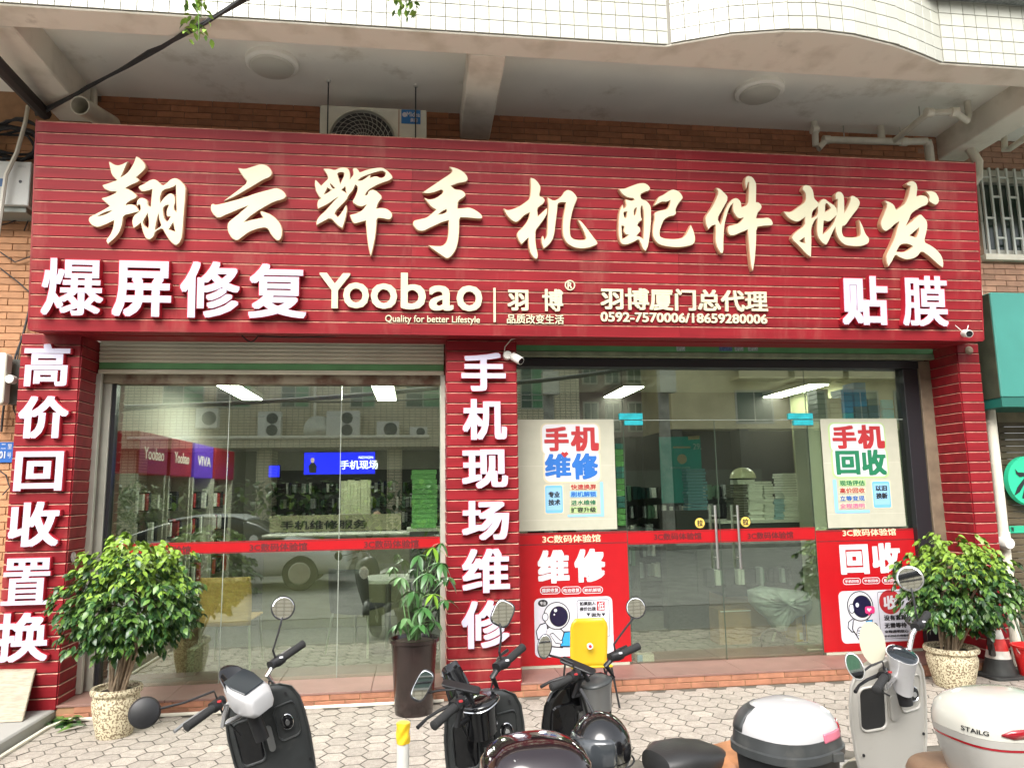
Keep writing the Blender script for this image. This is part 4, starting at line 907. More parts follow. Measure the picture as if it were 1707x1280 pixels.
# racks of upright pale boxes above the counter (group by group)
for (x0, x1, y0, y1, c, lab) in ((568, 618, 799, 856, (.50, .52, .34), 'row of pale green upright boxes below the bright blue screen'), (262, 292, 830, 850, (.5, .48, .36), 'short row of pale upright boxes near the left wall')):
    A = pxrect(x0, y0, x1, y1, 4.3); n = 9; w = (A[1]-A[0])/n
    t = thing('box_row', lab, 'boxes', ((A[0]+A[1])/2, 4.4, A[2]))
    m = mat('upright_box', c, .5, rndv=.12)
    B(A[0]-.03, A[1]+.03, 4.29, 4.6, A[2]-.03, A[2]-.002).build('shelf', rackf, t)
    for i in range(n): B(A[0]+i*w, A[0]+(i+.88)*w, 4.3, 4.5, A[2], A[3]-rnd.uniform(0, .02)).build('upright_box', m, t)
ORD = ['bottom', 'second', 'third', 'fourth', 'fifth', 'sixth', 'seventh', 'eighth', 'ninth', 'tenth', 'eleventh', 'twelfth', 'thirteenth', 'fourteenth', 'fifteenth', 'sixteenth', 'seventeenth', 'eighteenth', 'nineteenth', 'twentieth', 'twenty-first', 'twenty-second', 'twenty-third', 'twenty-fourth', 'twenty-fifth']
def nth(i, n): return 'topmost' if i == n-1 else ('bottom' if i == 0 else ORD[i]+' from bottom')
# stack of green boxes beside the pillar
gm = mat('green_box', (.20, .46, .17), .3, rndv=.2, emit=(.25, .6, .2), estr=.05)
yd = 1.35; zt_ = zat(711, 782, yd); zb_ = zat(711, 880, yd)
tb = thing('display_table', 'dark display table under the stack of green boxes', 'table', (xat(711, 880, yd), yd+.15, .112))
ax, bx_ = xat(686, 880, yd)-.05, xat(733, 880, yd)
B(ax, bx_+.02, yd-.05, yd+.40, zb_-.03, zb_-.001).build('top', M['white'], tb); B(ax+.03, bx_, yd, yd+.36, .112, zb_-.032).build('body', M['in_dark'], tb)
n = 12; h = (zt_-zb_)/n
for i in range(n):
    dx = rnd.uniform(-.01, .01)
    o = B(ax+.05+dx, bx_-.03+dx, yd, yd+.26, zb_+i*h, zb_+(i+.9)*h).build('green_box', gm, None, bevel=.003)
    tag(o, 'flat green phone box, %s of the stack beside the middle pillar' % nth(i, n), 'box', 'stack of green boxes behind the left window')
TB = mat('teal_box', (.12, .34, .36), .35, rndv=.1)
for k, (px, ya, yb) in enumerate(((1027, 740, 880),)):
    A = pxrect(1028, 738, 1041, 876, .75); h = (A[3]-A[2])/14
    for i in range(14):
        o = B(A[0], A[1], .75, .95, A[2]+i*h, A[2]+(i+.88)*h).build('case_box', gm if i % 5 < 3 else TB, None, bevel=.002)
        tag(o, '%s phone case box, %s of the stack beside the left cream board' % ('green' if i % 5 < 3 else 'teal', nth(i, 14)), 'box', 'narrow stack of boxes beside the left cream board')
    st = thing('box_stand', 'narrow dark stand under the boxes between cream board and door', 'stand', ((A[0]+A[1])/2, .85, .112)); B(A[0]-.02, A[1]+.02, .74, .97, .112, A[2]-.002).build('body', M['in_dark'], st)
# white stacks behind the right door
cab = thing('glass_cabinet', 'low dark cabinet carrying stacks of white boxes behind the right door', 'cabinet', (3.1, 1.5, .112))
yc = 1.35; zc_ = zat(1290, 866, yc); ca, cb = xat(1200, 868, yc), xat(1345, 866, yc)
B(ca, cb, yc-.03, yc+.5, zc_-.03, zc_-.001).build('top', M['white'], cab); B(ca+.02, cb-.02, yc, yc+.46, .55, zc_-.032).build('body', M['in_dark'], cab)
B(ca+.02, cb-.02, yc+.1, yc+.46, .112, .548).build('base', mat('carton_brown', (.28, .17, .08), .7), cab)
wm = mat('white_case_box', (.82, .82, .74), .4, rndv=.12); bm_ = mat('blue_case_box', (.35, .52, .58), .4, rndv=.14)
for (x0, x1, yt, m, lab) in ((1247, 1271, 801, wm, 'thin white case box, %s of the stack beneath the helmet'), (1273, 1289, 798, wm, 'thin case box, %s of the narrow stack right of the helmet stack'),
                             (1290, 1306, 829, bm_, 'thin pale blue case box, %s of the short blue stack'), (1305, 1335, 787, wm, 'thin white case box, %s of the stack nearest the right board'),
                             (1222, 1245, 803, mat('grey_case_box', (.16, .15, .12), .4, rndv=.2), 'thin dull grey case box, %s of the stack left of the helmet')):
    A = pxrect(x0, yt, x1, 865, yc+.02); h = .028; n = int((A[3]-zc_)/h)
    for i in range(n):
        dx = rnd.uniform(-.012, .012)
        o = B(A[0]+dx, A[1]+dx, yc+rnd.uniform(0, .02), yc+.22, zc_+i*h, zc_+(i+.86)*h).build('case_box', m, None)
        tag(o, lab % nth(i, n), 'box', 'stacks of case boxes behind the right door')
# cream helmet on the stacks
hc = PY(1238, 791, yc+.12)
t = thing('helmet', 'cream half helmet lying on the boxes behind the right door', 'helmet', hc)
mb = MB(); rg = []
for k in range(8):
    a = pi/2*k/7; r = .128*cos(a)+.001; zz = .12*sin(a)
    rg.append([hc+Vector((r*1.12*cos(b), r*sin(b), zz-.04)) for b in [2*pi*i/24 for i in range(24)]])
mb.rings(rg).build('shell', mat('helmet_cream', (.80, .76, .52), .25), t, smooth=True)
B(hc.x-.15, hc.x+.15, hc.y-.05, hc.y+.05, hc.z-.055, hc.z-.042).build('strap', M['black'], t)
B(hc.x-.10, hc.x+.10, hc.y-.08, hc.y+.12, zc_, hc.z-.056).build('box', wm, None, bevel=.003); tag(bpy.context.scene.objects['box'], 'white carton carrying the cream helmet', 'box')
# teal poster with price
A = pxrect(1101, 728, 1170, 838, 2.2)
t = thing('hanging_poster', 'teal poster with a price hanging behind the left door', 'poster', ((A[0]+A[1])/2, 2.2, A[2]))
B(A[0], A[1], 2.2, 2.206, A[2], A[3]).build('sheet', mat('poster_teal', (.01, .22, .18), .4, emit=(.01, .15, .12), estr=.15), t)
mb = MB(); text_px(mb, '29.', 1155, 739, 1169, 749, 2.2, .002, bold=.01); text_px(mb, 'GOODANTE', 1118, 778, 1150, 781, 2.2, .002); ell(mb, 1137, 765, 8, 8, 2.2, .002, 1); plg(mb, [(1147,727),(1166,726),(1166,732),(1147,733)], 2.2, .003, 1); plg(mb, [(1122,744),(1151,744),(1151,747),(1122,747)], 2.2, .003, 1)
mb.build('print', [M['txt_w'], bpy.data.materials['print_gold']], t, recalc=False)
# stack of flat blue packs beside it
PB = mat('pack_blue', (.20, .42, .52), .35)
A = pxrect(1146, 780, 1178, 850, 2.0); h = (A[3]-A[2])/13
for i in range(13):
    dx = rnd.uniform(-.012, .012)
    o = B(A[0]+dx, A[1]+dx, 2.0, 2.15, A[2]+i*h, A[2]+(i+.8)*h).build('flat_pack', PB, None)
    tag(o, 'flat blue pack, %s of the stack beside the teal poster' % nth(i, 13), 'box', 'stack of flat blue packs')
st = thing('box_stand', 'dark stand under the stack of flat blue packs', 'stand', ((A[0]+A[1])/2, 2.08, .112)); B(A[0]-.3, A[1]+.02, 1.98, 2.17, .112, A[2]-.002).build('body', M['in_dark'], st)
# boxes on top of the right cream board (stand on a cupboard)
yk = .62
kz = zat(1430, 697.5, yk)
cup = thing('cupboard', 'tall cupboard behind the right cream boards', 'cupboard', (4.3, .8, .112)); B(xat(1354, 700, yk), xat(1497, 700, yk), yk-.06, yk+.4, .112, kz-.002).build('body', M['board_d'], cup)
cm = {'g': mat('box_greybrown', (.34, .32, .28), .25, rndv=.2), 'b': mat('box_blue', (.04, .34, .85), .25, rndv=.2), 'n': mat('box_navy', (.12, .18, .28), .3, rndv=.2), 'c': mat('box_cyan', (.03, .48, .72), .3, rndv=.1)}
words = {'g': 'grey wrapped carton', 'b': 'bright blue wrapped carton', 'n': 'dark navy carton', 'c': 'plain cyan blue carton'}
cols = [(1363, 1382, 'gggggg', 648), (1384, 1403, 'gggg', 663), (1404, 1422, 'cbbbb', 648), (1425, 1445, 'nnbbbb', 637), (1448, 1468, 'nng', 664), (1471, 1490, 'cc', 665)]
for ci, (x0, x1, st_, yt) in enumerate(cols):
    A = pxrect(x0, yt, x1, 697, yk); h = (A[3]-kz)/len(st_)
    for i, c in enumerate(st_):
        o = B(A[0], A[1], yk, yk+.2, kz+i*h, kz+(i+.93)*h).build('carton', cm[c], None, bevel=.003)
        tag(o, '%s, %s of the %s pile above the right board' % (words[c], nth(i, len(st_)), ['leftmost', 'second', 'third', 'fourth', 'fifth', 'rightmost'][ci]), 'carton', 'cartons on the right cupboard')
# covered bicycle shape behind the right door: grey cover, wheel
cy_ = .95
t = thing('covered_scooter', 'small scooter under a crumpled grey cover behind the right door, front wheel showing', 'scooter', PY(1287, 1088, cy_))
W = PY(1287, 1068, cy_); ra = .11
mb = MB(); 
mb.rings([[W+Vector(((ra+.02*cos(b))*cos(a), .02*sin(b), (ra+.02*cos(b))*sin(a))) for b in [2*pi*i/8 for i in range(8)]] for a in [2*pi*i/28 for i in range(29)]], caps=False)
mb.build('tyre', M['rubber'], t, smooth=True)
MB().lathe([(.001, -.008), (ra-.02, -.008), (ra-.02, .008), (.001, .008)], W, 20, axis='y').build('rim', M['in_dark'], t)
mb = MB(); rg = []
cov = [(1252,985),(1275,978),(1310,982),(1345,986),(1360,1000),(1348,1020),(1322,1032),(1306,1052),(1296,1052),(1284,1032),(1268,1020),(1255,1005)]
cen = PY(1305, 1006, cy_)
for k, f in enumerate((1.0, .93, .78, .55, .3, .05)):
    ring = []
    for i in range(48):
        s = i/48*len(cov); a = int(s); fr = s-a; p = PY(cov[a][0]*(1-fr)+cov[(a+1) % 12][0]*fr, cov[a][1]*(1-fr)+cov[(a+1) % 12][1]*fr, cy_)
        q = cen.lerp(p, f); q.y = cy_-.12*sqrt(max(0, 1-f*f))+.022*sin(i*1.9+k*1.3)+.012*sin(i*4.1+k); ring.append(q)
    rg.append(ring)
back = [[Vector((p.x, cy_+.1, p.z)) for p in rg[0]]]
mb.rings(back+rg).build('cover', mat('grey_cover', (.34, .37, .36), .55, var=.2, scale=12), t, smooth=True, ang=80)
MB().tube([W, PY(1297, 1040, cy_), PY(1300, 1010, cy_)], .015).build('fork', M['steel'], t)
MB().tube([PY(1340, 1020, cy_+.05), PY(1340, 1040, cy_+.05), (PY(1340, 1040, cy_+.05).x, cy_+.05, .14)], .015).build('stand', M['black'], t)
for nm, x0, y0, x1, y1, yd, c, lab in (('yellow_box', 1328, 1022, 1357, 1085, 1.1, (.55, .36, .02), 'yellow box standing behind the grey covered scooter'), ('carton', 1199, 1015, 1253, 1092, 1.1, (.30, .17, .07), 'brown carton on the floor behind the doors'),
        ('carton', 1345, 1079, 1377, 1092, .62, (.15, .22, .16), 'flat grey green carton at the foot of the right cream board')):
    A = pxrect(x0, y0, x1, y1, yd)
    t = thing(nm, lab, 'box', ((A[0]+A[1])/2, yd+.1, .113)); B(A[0], A[1], yd, yd+.25, .113, A[3]).build('body', mat('m_'+lab[:12].replace(' ', '_'), c, .5, var=.1), t, bevel=.004)
    A2 = pxrect(x0+5, (y0+y1)/2, x0+16, (y0+y1)/2+12, yd-.002) if nm == 'yellow_box' else pxrect(x0+2, y0+2, x1-2, y0+4, yd-.002)
    B(A2[0], A2[1], yd-.003, yd-.001, A2[2], A2[3]).build('label' if nm == 'yellow_box' else 'tape', M['white'], t)
t = thing('leaflet_box', 'small white box with a blue and green corner on the floor by the left door', 'box', PY(1071, 1100, .56))
A = pxrect(1062, 1092, 1090, 1104, .54); B(A[0], A[1], .53, .62, .117, .117+(A[3]-A[2])).build('body', M['white'], t); B(A[0], A[0]+.05, .528, .5295, .12, .115+(A[3]-A[2])).build('print', M['txt_lb'], t)
# cafe chairs behind the left window
def cafe_chair(loc, rz, lab, m):
    t = thing('cafe_chair', lab, 'chair', (0, 0, 0), 'chairs behind the left window')
    mb = MB(); rg = []
    for k in range(9):
        f = k/8; z = .40+.44*f; y = .20+.05*f+.05*sin(f*pi)*0; w = .235-.012*abs(2*f-1)**3
        rg.append([Vector((x*w, y-.035*(1-x*x)*-1 - .03*0, z)) for x in [-1+2*i/10 for i in range(11)]])
    mb.rings(rg, caps=False, closed=False); o = mb.build('backrest', m, t, recalc=False, smooth=True); s = o.modifiers.new('s', 'SOLIDIFY'); s.thickness = .014
    B(-.225, .225, -.22, .20, .435, .452).build('seat', m, t, bevel=.006)
    for sx in (-1, 1):
        MB().tube([(sx*.20, .22, .47), (sx*.21, .20, .42), (sx*.25, .26, 0)], .012).build('leg', M['alu'], t)
        MB().tube([(sx*.20, -.18, .43), (sx*.23, -.24, 0)], .012).build('leg', M['alu'], t)
    MB().tube([(-.20, .21, .425), (.20, .21, .425)], .009).build('crossbar', M['chrome'], t)
    t.location = loc; t.rotation_euler = (0, 0, rz); return t
c = PY(384, 1125, 1.05); cafe_chair((c.x-.02, 1.15, .113), radians(176), 'pale wooden cafe chair with chrome legs just behind the left window', M['wood'])
c = PY(600, 1120, 1.4); cafe_chair((c.x, 1.55, .113), radians(150), 'dark grey cafe chair farther inside the left window', mat('chair_grey', (.05, .05, .045), .4))
t = thing('round_table', 'round table on one metal stem behind the left window', 'table', (0, 0, 0))
MB().lathe([(.01, .70), (.32, .70), (.32, .73), (.01, .73)], (0, 0, 0), 32).build('top', M['white'], t); MB().lathe([(.03, .02), (.03, .70)], (0, 0, 0), 12).build('stem', M['steel'], t); MB().lathe([(.01, 0), (.21, 0), (.20, .02), (.01, .025)], (0, 0, 0), 28).build('base', M['in_dark'], t)
c = PY(645, 1100, 1.3); t.location = (c.x, 1.5, .113)
t = thing('storage_bin', 'low olive plastic bin on the floor behind the left window', 'bin', (xat(300, 1100, .9), .9, .113))
B(xat(268, 1110, .8), xat(325, 1110, .8), .78, 1.05, .113, .33).build('body', mat('olive_bin', (.13, .15, .10), .5), t, bevel=.01)
B(xat(268, 1110, .8)-.01, xat(325, 1110, .8)+.01, .77, 1.06, .331, .345).build('rim', mat('olive_rim', (.17, .19, .13), .5), t)
t = thing('low_cabinet', 'low brown wooden cabinet in the left corner behind the window', 'cabinet', (-2.4, 1.0, .113)); B(-2.55, -2.05, .72, .74, .16, .55).build('door', mat('cab_brown', (.16, .09, .04), .5), t, bevel=.004); B(-2.56, -2.04, .742, 1.1, .113, .56).build('body', bpy.data.materials['cab_brown'], t)

# person at the counter, seen dimly: one skinned body
def person_body(name, joints, edges, m, parent):
    me = bpy.data.meshes.new(name); me.from_pydata([j[0] for j in joints], edges, []); o = bpy.data.objects.new(name, me); COL.objects.link(o); o.parent = parent; ORG[o.name] = Vector(parent.location)
    o.modifiers.new('skin', 'SKIN'); sv = me.skin_vertices[0].data
    for i, j in enumerate(joints): sv[i].radius = (j[1], j[1] if len(j) < 3 else j[2])
    sv[0].use_root = True
    s = o.modifiers.new('sub', 'SUBSURF'); s.levels = 2; s.render_levels = 2; me.materials.append(m); return o
pc = PY(628, 890, 3.75)
t = thing('person', 'person in dark clothes sitting behind the service counter', 'person', (pc.x, 3.8, .113))
J = [((0, 0, .50), .14, .11), ((0, 0, .72), .13, .10), ((0, 0, .95), .15, .10), ((0, -.01, 1.06), .055), ((0, -.02, 1.14), .05), ((0, -.03, 1.24), .082, .095), ((0, -.03, 1.33), .06, .07),
     ((.19, 0, 1.02), .055), ((.24, -.04, .76), .042), ((.16, -.28, .74), .032), ((.14, -.36, .75), .028), ((-.19, 0, 1.02), .055), ((-.24, -.04, .76), .042), ((-.16, -.28, .74), .032), ((-.14, -.36, .75), .028),
     ((.12, -.30, .48), .075), ((.12, -.42, .08), .045), ((-.12, -.30, .48), .075), ((-.12, -.42, .08), .045), ((.12, -.52, .03), .035), ((-.12, -.52, .03), .035)]
person_body('body', J, [(0, 1), (1, 2), (2, 3), (3, 4), (4, 5), (5, 6), (2, 7), (7, 8), (8, 9), (9, 10), (2, 11), (11, 12), (12, 13), (13, 14), (0, 15), (15, 16), (0, 17), (17, 18), (16, 19), (18, 20)], mat('dark_clothes', (.02, .02, .025), .8), t)
mb = MB(); hcn = Vector((pc.x, 3.755, .113+1.26)); rg = []
for k in range(9):
    a = -pi/2+pi*k/8; rg.append([hcn+Vector((.078*cos(a)*cos(b)+0, .088*cos(a)*sin(b)+0, .105*sin(a))) for b in [2*pi*i/16 for i in range(16)]])
mb.rings(rg).build('face', mat('skin', (.28, .17, .12), .6), t, smooth=True)
mb = MB(); rg = []
for k in range(6):
    a = pi/2*k/5-.1; rg.append([hcn+Vector((.090*cos(a)*cos(b), .03+.094*cos(a)*sin(b), .02+.11*sin(a))) for b in [2*pi*i/16 for i in range(16)]])
mb.rings(rg).build('hair', mat('hair', (.01, .01, .01), .6), t, smooth=True)
B(pc.x-.25, pc.x+.25, 3.62, 4.1, .40, .50).build('stool_top', M['in_dark'], None); tag(bpy.context.scene.objects['stool_top'], 'dark stool under the person behind the counter', 'stool')
bpy.context.scene.objects['stool_top'].name = 'stool'

# ------------------------------------------------------------------ the other side of the street (seen mirrored in the glass)
M['opp_tile'] = mat('opposite_wall_tile', (.50, .45, .32), .6, var=.06, scale=3)
_nt = M['opp_tile'].node_tree; _N = _nt.nodes; _L = _nt.links
_tc2 = _N.new('ShaderNodeTexCoord'); _mp = _N.new('ShaderNodeMapping'); _mp.inputs['Rotation'].default_value = (pi/2, 0, 0)
_bk = _N.new('ShaderNodeTexBrick'); _bk.inputs['Scale'].default_value = 1; _bk.inputs['Brick Width'].default_value = .2; _bk.inputs['Row Height'].default_value = .1; _bk.inputs['Mortar Size'].default_value = .012
_bk.inputs['Color1'].default_value = (.62, .56, .40, 1); _bk.inputs['Color2'].default_value = (.56, .50, .36, 1); _bk.inputs['Mortar'].default_value = (.27, .24, .17, 1); _bk.offset = 0
_L.new(_tc2.outputs['Object'], _mp.inputs[0]); _L.new(_mp.outputs[0], _bk.inputs['Vector']); _L.new(_bk.outputs['Color'], _N['Principled BSDF'].inputs['Base Color'])
OD = 19.2; OY = GY-OD
struct(B(-60, 60, -14.5, -4.2, -.119, -.112).build('bounce_lane', mat('concrete_bounce_lane', (.23, .225, .21), .9, var=.15, scale=3)))  # pale slab added over the road to bounce light up to the soffit
struct(B(-60, 60, -60, -14.5, -.13, .0).build('far_pavement', M['concrete']))
def opp(px, py): return PR(px, py, OD)
ob = thing('opposite_building', 'beige tiled building across the street with air conditioners on its ledge', 'building', (-3, OY-3, 0))
xe = opp(965, 650).x
zl_ = opp(400, 733).z
B(-16, xe, OY-8, OY, zl_, 10.5).build('wall', M['opp_tile'], ob)
B(-16, xe, OY-.1, OY+.9, zl_-.32, zl_-.002).build('ledge', M['opp_tile'], ob)
B(-16, xe, OY-8, OY-1.2, 0, zl_-.33).build('ground_floor', mat('opp_shop_shade', (.05, .05, .045), .7), ob)  # dark colour stands in for the shade below the ledge
for x in (-14, -9.6, -5.2, -.8, 3.6): B(x-.25, x+.25, OY-1.3, OY-.1, 0, zl_-.33).build('pier', M['opp_tile'], ob)
og = mat('opp_glass', (.05, .09, .06), .15); oc = mat('opp_curtain', (.12, .28, .15), .6, var=.3, scale=12, stretch=(6, 1, .3)); wf = mat('opp_frame', (.42, .42, .36), .5)
def opwin(x0, y0, x1, y1, up=0):
    a = opp(x0, y1); b = opp(x1, y0); h = 1.75
    f = B(a.x, b.x, OY-.03, OY+.03, a.z+up, a.z+h+up).build('window', wf, ob)
    n = max(2, int((b.x-a.x)/.7)); w = (b.x-a.x-.04)/n
    for i in range(n):
        B(a.x+.04+i*w, a.x+i*w+w, OY+.031, OY+.04, a.z+.05+up, a.z+h-.05+up).build('pane', oc if i % 2 else og, f)
    for z in (.3, .5): B(a.x, b.x, OY+.05, OY+.08, a.z+z+up, a.z+z+.03+up).build('rail', wf, f)
for up in (0, 3.2):
    for q in ((270, 637, 342, 680), (360, 637, 420, 680), (468, 637, 517, 680), (583, 637, 626, 680), (676, 637, 734, 680), (868, 637, 905, 682), (100, 637, 160, 680)): opwin(*q, up)
M['of'] = mat('opp_fan', (.08, .09, .08), .5)
def opp_ac(x0, y0, x1, y1, lab, two=False, y=None):
    a = opp(x0, y1); b = opp(x1, y0); a.z = max(a.z, zl_+.02)
    t = thing('air_conditioner', lab, 'air conditioner', ((a.x+b.x)/2, OY+.5, a.z), 'air conditioners on the opposite ledge')
    B(a.x, b.x, OY+.25, OY+.6, a.z, b.z).build('casing', M['white'], t, bevel=.01)
    w = b.x-a.x; cx = a.x+w*.62; hs = [(a.z+b.z)/2] if not two else [a.z+(b.z-a.z)*.27, a.z+(b.z-a.z)*.73]
    for z in hs:
        r = min(w*.33, (b.z-a.z)/(2.3*len(hs))); MB().lathe([(.01, .602), (r, .602), (r, .61), (.01, .612)], (cx, OY, z), 24, axis='y').build('fan_grille', M['of'], t)
    for x in (a.x+.1, b.x-.1): B(x-.02, x+.02, OY, OY+.6, a.z-.04, a.z-.002).build('bracket', M['alu'], t)
opp_ac(334, 684, 371, 716, 'single air conditioner highest of those above the opposite ledge')
opp_ac(435, 689, 474, 731, 'tall two fan air conditioner on the opposite ledge, left one', True)
opp_ac(547, 688, 602, 731, 'tall wide two fan air conditioner in the middle of the opposite ledge', True)
opp_ac(629, 705, 666, 731, 'low air conditioner on the opposite ledge right of the wide one')
opp_ac(683, 714, 712, 731, 'smallest air conditioner at the right end of the opposite ledge')
t = thing('drain_pipe', 'long white drain pipe along the opposite ledge with a riser', 'pipe', opp(400, 733))
MB().tube([opp(231, 734)+Vector((0, .95, 0)), opp(715, 731)+Vector((0, .95, 0))], .06).build('run', M['pvc'], t, smooth=True)
MB().tube([opp(526, 600)+Vector((0, .12, 0)), opp(526, 705)+Vector((0, .12, 0)), opp(535, 731)+Vector((0, .5, 0))], .055).build('riser', M['pvc'], t, smooth=True)
t = thing('satellite_dish', 'satellite dish on the opposite ledge', 'dish', opp(533, 718))
c = opp(533, 718)+Vector((0, .5, 0)); MB().lathe([(.01, .12), (.25, .08), (.48, -.03), (.47, -.06), (.25, .05), (.01, .09)], c, 24, axis='y').build('dish', M['alu'], t, smooth=True); MB().tube([c, c+Vector((0, -.1, -.45))], .03).build('mast', M['alu'], t)
# farther buildings along the street, mirrored in the door glass
for nm, lab, x0, x1, D, H, col in (('mauve', 'dull mauve building behind the side street, mirrored above the left door', 965, 1112, 26, 11, (.25, .19, .17)),
                                   ('cream', 'cream building with balcony rows, mirrored above the glass doors', 1118, 1560, 22, 12, (.60, .53, .33))):
    a = PR(x0, 650, D); b = PR(x1, 650, D); t = thing('opposite_building', lab, 'building', ((a.x+b.x)/2, a.y-3, 0))
    mw = mat('wall_'+nm, col, .8, var=.1, scale=1.5); B(a.x, b.x, a.y-8, a.y, 4.1, H).build('wall', mw, t); B(a.x, b.x, a.y-8, a.y-1.0, 0, 4.09).build('ground_floor', bpy.data.materials['opp_shop_shade'], t)  # ground floor coloured dark for the shade at street level
    for kx in range(5): B(a.x+(b.x-a.x-.4)*kx/4, a.x+(b.x-a.x-.4)*kx/4+.4, a.y-.9, a.y-.01, 0, 4.09).build('pier', M['in_dark'], t)
    n = 4 if nm == 'mauve' else 5; w = (b.x-a.x)/n
    for z in (4.3, 6.5, 8.6, 10.9):
        for i in range(n):
            if nm == 'cream' and i == 0: continue
            x = a.x+i*w+w*.15
            f = B(x, x+w*.7, a.y+.0, a.y+.05, z, z+1.4).build('window', wf, t); B(x+.08, x+w*.35-.03, a.y+.051, a.y+.06, z+.08, z+1.32).build('pane', og, f); B(x+w*.35+.03, x+w*.7-.08, a.y+.051, a.y+.06, z+.08, z+1.32).build('pane', og, f)
            if nm == 'cream' and z > 5:
                B(x-.2, x+w*.8, a.y+.06, a.y+1.0, z-.45, z-.35).build('balcony_slab', mw, t); B(x-.2, x+w*.8, a.y+.95, a.y+1.0, z-.35, z+.45).build('balcony_front', mat('balcony_'+str(i), (.40, .33, .26), .8, var=.3) if i == 1 and z < 5 else mw, t)
for px, D, lab in ((914, 15.5, 'round concrete utility pole mirrored above the left cream board'), (1105, 15.0, 'thick concrete utility pole mirrored above the doors')):
    p = PR(px, 650, D); t = thing('utility_pole', lab, 'pole', (p.x, p.y, 0)); MB().tube([(p.x, p.y, -.1), (p.x, p.y, 10.5)], [.19, .13], 14).build('shaft', M['concrete'], t, smooth=True)
    B(p.x-.9, p.x+.9, p.y-.05, p.y+.05, 9.2, 9.32).build('crossarm', M['concrete'], t); B(p.x-.25, p.x+.25, p.y+.19, p.y+.5, 4.6, 5.3).build('junction_box', M['alu'], t)
    rg = MB(); cc = Vector((p.x+.45, p.y+.3, 6.9)); rg.rings([[cc+Vector(((.24+.05*cos(b))*cos(a), .05*sin(b), (.24+.05*cos(b))*sin(a))) for b in [2*pi*i/6 for i in range(6)]] for a in [2*pi*i/18 for i in range(19)]], caps=False); rg.build('cable_coil', M['cable'], t)
def cable(lab, pts, r, m=None, nm='cable', sag=0, cat='cable', grp=None):
    P = []; 
    for i in range(len(pts)-1):
        a, b = Vector(pts[i]), Vector(pts[i+1]); n = 8 if sag else 1
        for k in range(n):
            f = k/n; q = a.lerp(b, f); q.z -= sag*4*f*(1-f); P.append(q)
    P.append(Vector(pts[-1]))
    return tag(MB().tube(P, r, 6).build(nm, m or M['cable'], None, smooth=True), lab, cat, grp)
cable('thick cable bundle strung along the street, mirrored in the windows', [PR(60, 680, 10), PR(745, 645, 10), PR(1120, 600, 10)], .05, sag=.12)
cable('thin cable strung below the thick bundle, mirrored in the left window', [PR(60, 690, 10), PR(400, 668, 10), PR(745, 664, 10)], .015, sag=.05)
# hedge and bonsai-like tree across the street
LEAFD = mat('leaf_dark', (.032, .085, .024), .3, spec=.4, rndv=.3); LEAFL = mat('leaf_light', (.20, .33, .04), .42, rndv=.2); LEAFM = mat('leaf_mid', (.095, .19, .034), .38, rndv=.25)
BARK = mat('bark', (.23, .17, .11), .85, var=.25, scale=20)
def leaf_geo(L, W, droop=.25):
    """ovate leaf, 6 quads, folded on the midrib"""
    vs = []; fs = []
    st = [(0, .02), (.22, .75), (.48, 1.0), (.75, .62), (1.0, .02)]
    for k, (f, w) in enumerate(st):
        x = L*f; z = -droop*L*f*f; vs += [(x, -W/2*w, z+.12*W*w), (x, 0, z), (x, W/2*w, z+.12*W*w)]
    for k in range(4):
        b = k*3; fs += [(b, b+1, b+4, b+3), (b+1, b+2, b+5, b+4)]
    return vs, fs
def leafcloud(cands, name, parent, L, W, mats, lim=300, seed=1):
    """cands: (pos, yaw, pitch, roll, scale, material index)"""
    from mathutils import Euler
    vs, fs = leaf_geo(L, W); mes = []
    for i, m in enumerate(mats):
        me = bpy.data.meshes.new('leaf'); me.from_pydata(vs, [], fs); me.materials.append(m); me.shade_smooth(); mes.append(me)
    cands.sort(key=lambda c: (c[0]-CAM).length)
    for c in cands[:lim]:
        o = bpy.data.objects.new('leaf', mes[c[5]]); COL.objects.link(o); o.parent = parent; o.location = c[0]-ORG[parent.name]
        o.rotation_euler = (c[3], c[2], c[1]); o.scale = (c[4],)*3
    if len(cands) > lim:
        V = []; Fc = []; Mi = []
        for c in cands[lim:]:
            mt = Matrix.Translation(c[0]) @ Euler((c[3], c[2], c[1])).to_matrix().to_4x4() @ Matrix.Scale(c[4], 4); b = len(V)
            V += [mt @ Vector(v) for v in vs]; Fc += [tuple(b+i for i in f) for f in fs]; Mi += [c[5]]*len(fs)
        mb = MB(); mb.v = V; mb.f = [list(f) for f in Fc]; mb.m = Mi
        o = mb.build(name, mats, parent, smooth=True, recalc=False, ang=180); o['kind'] = 'stuff'
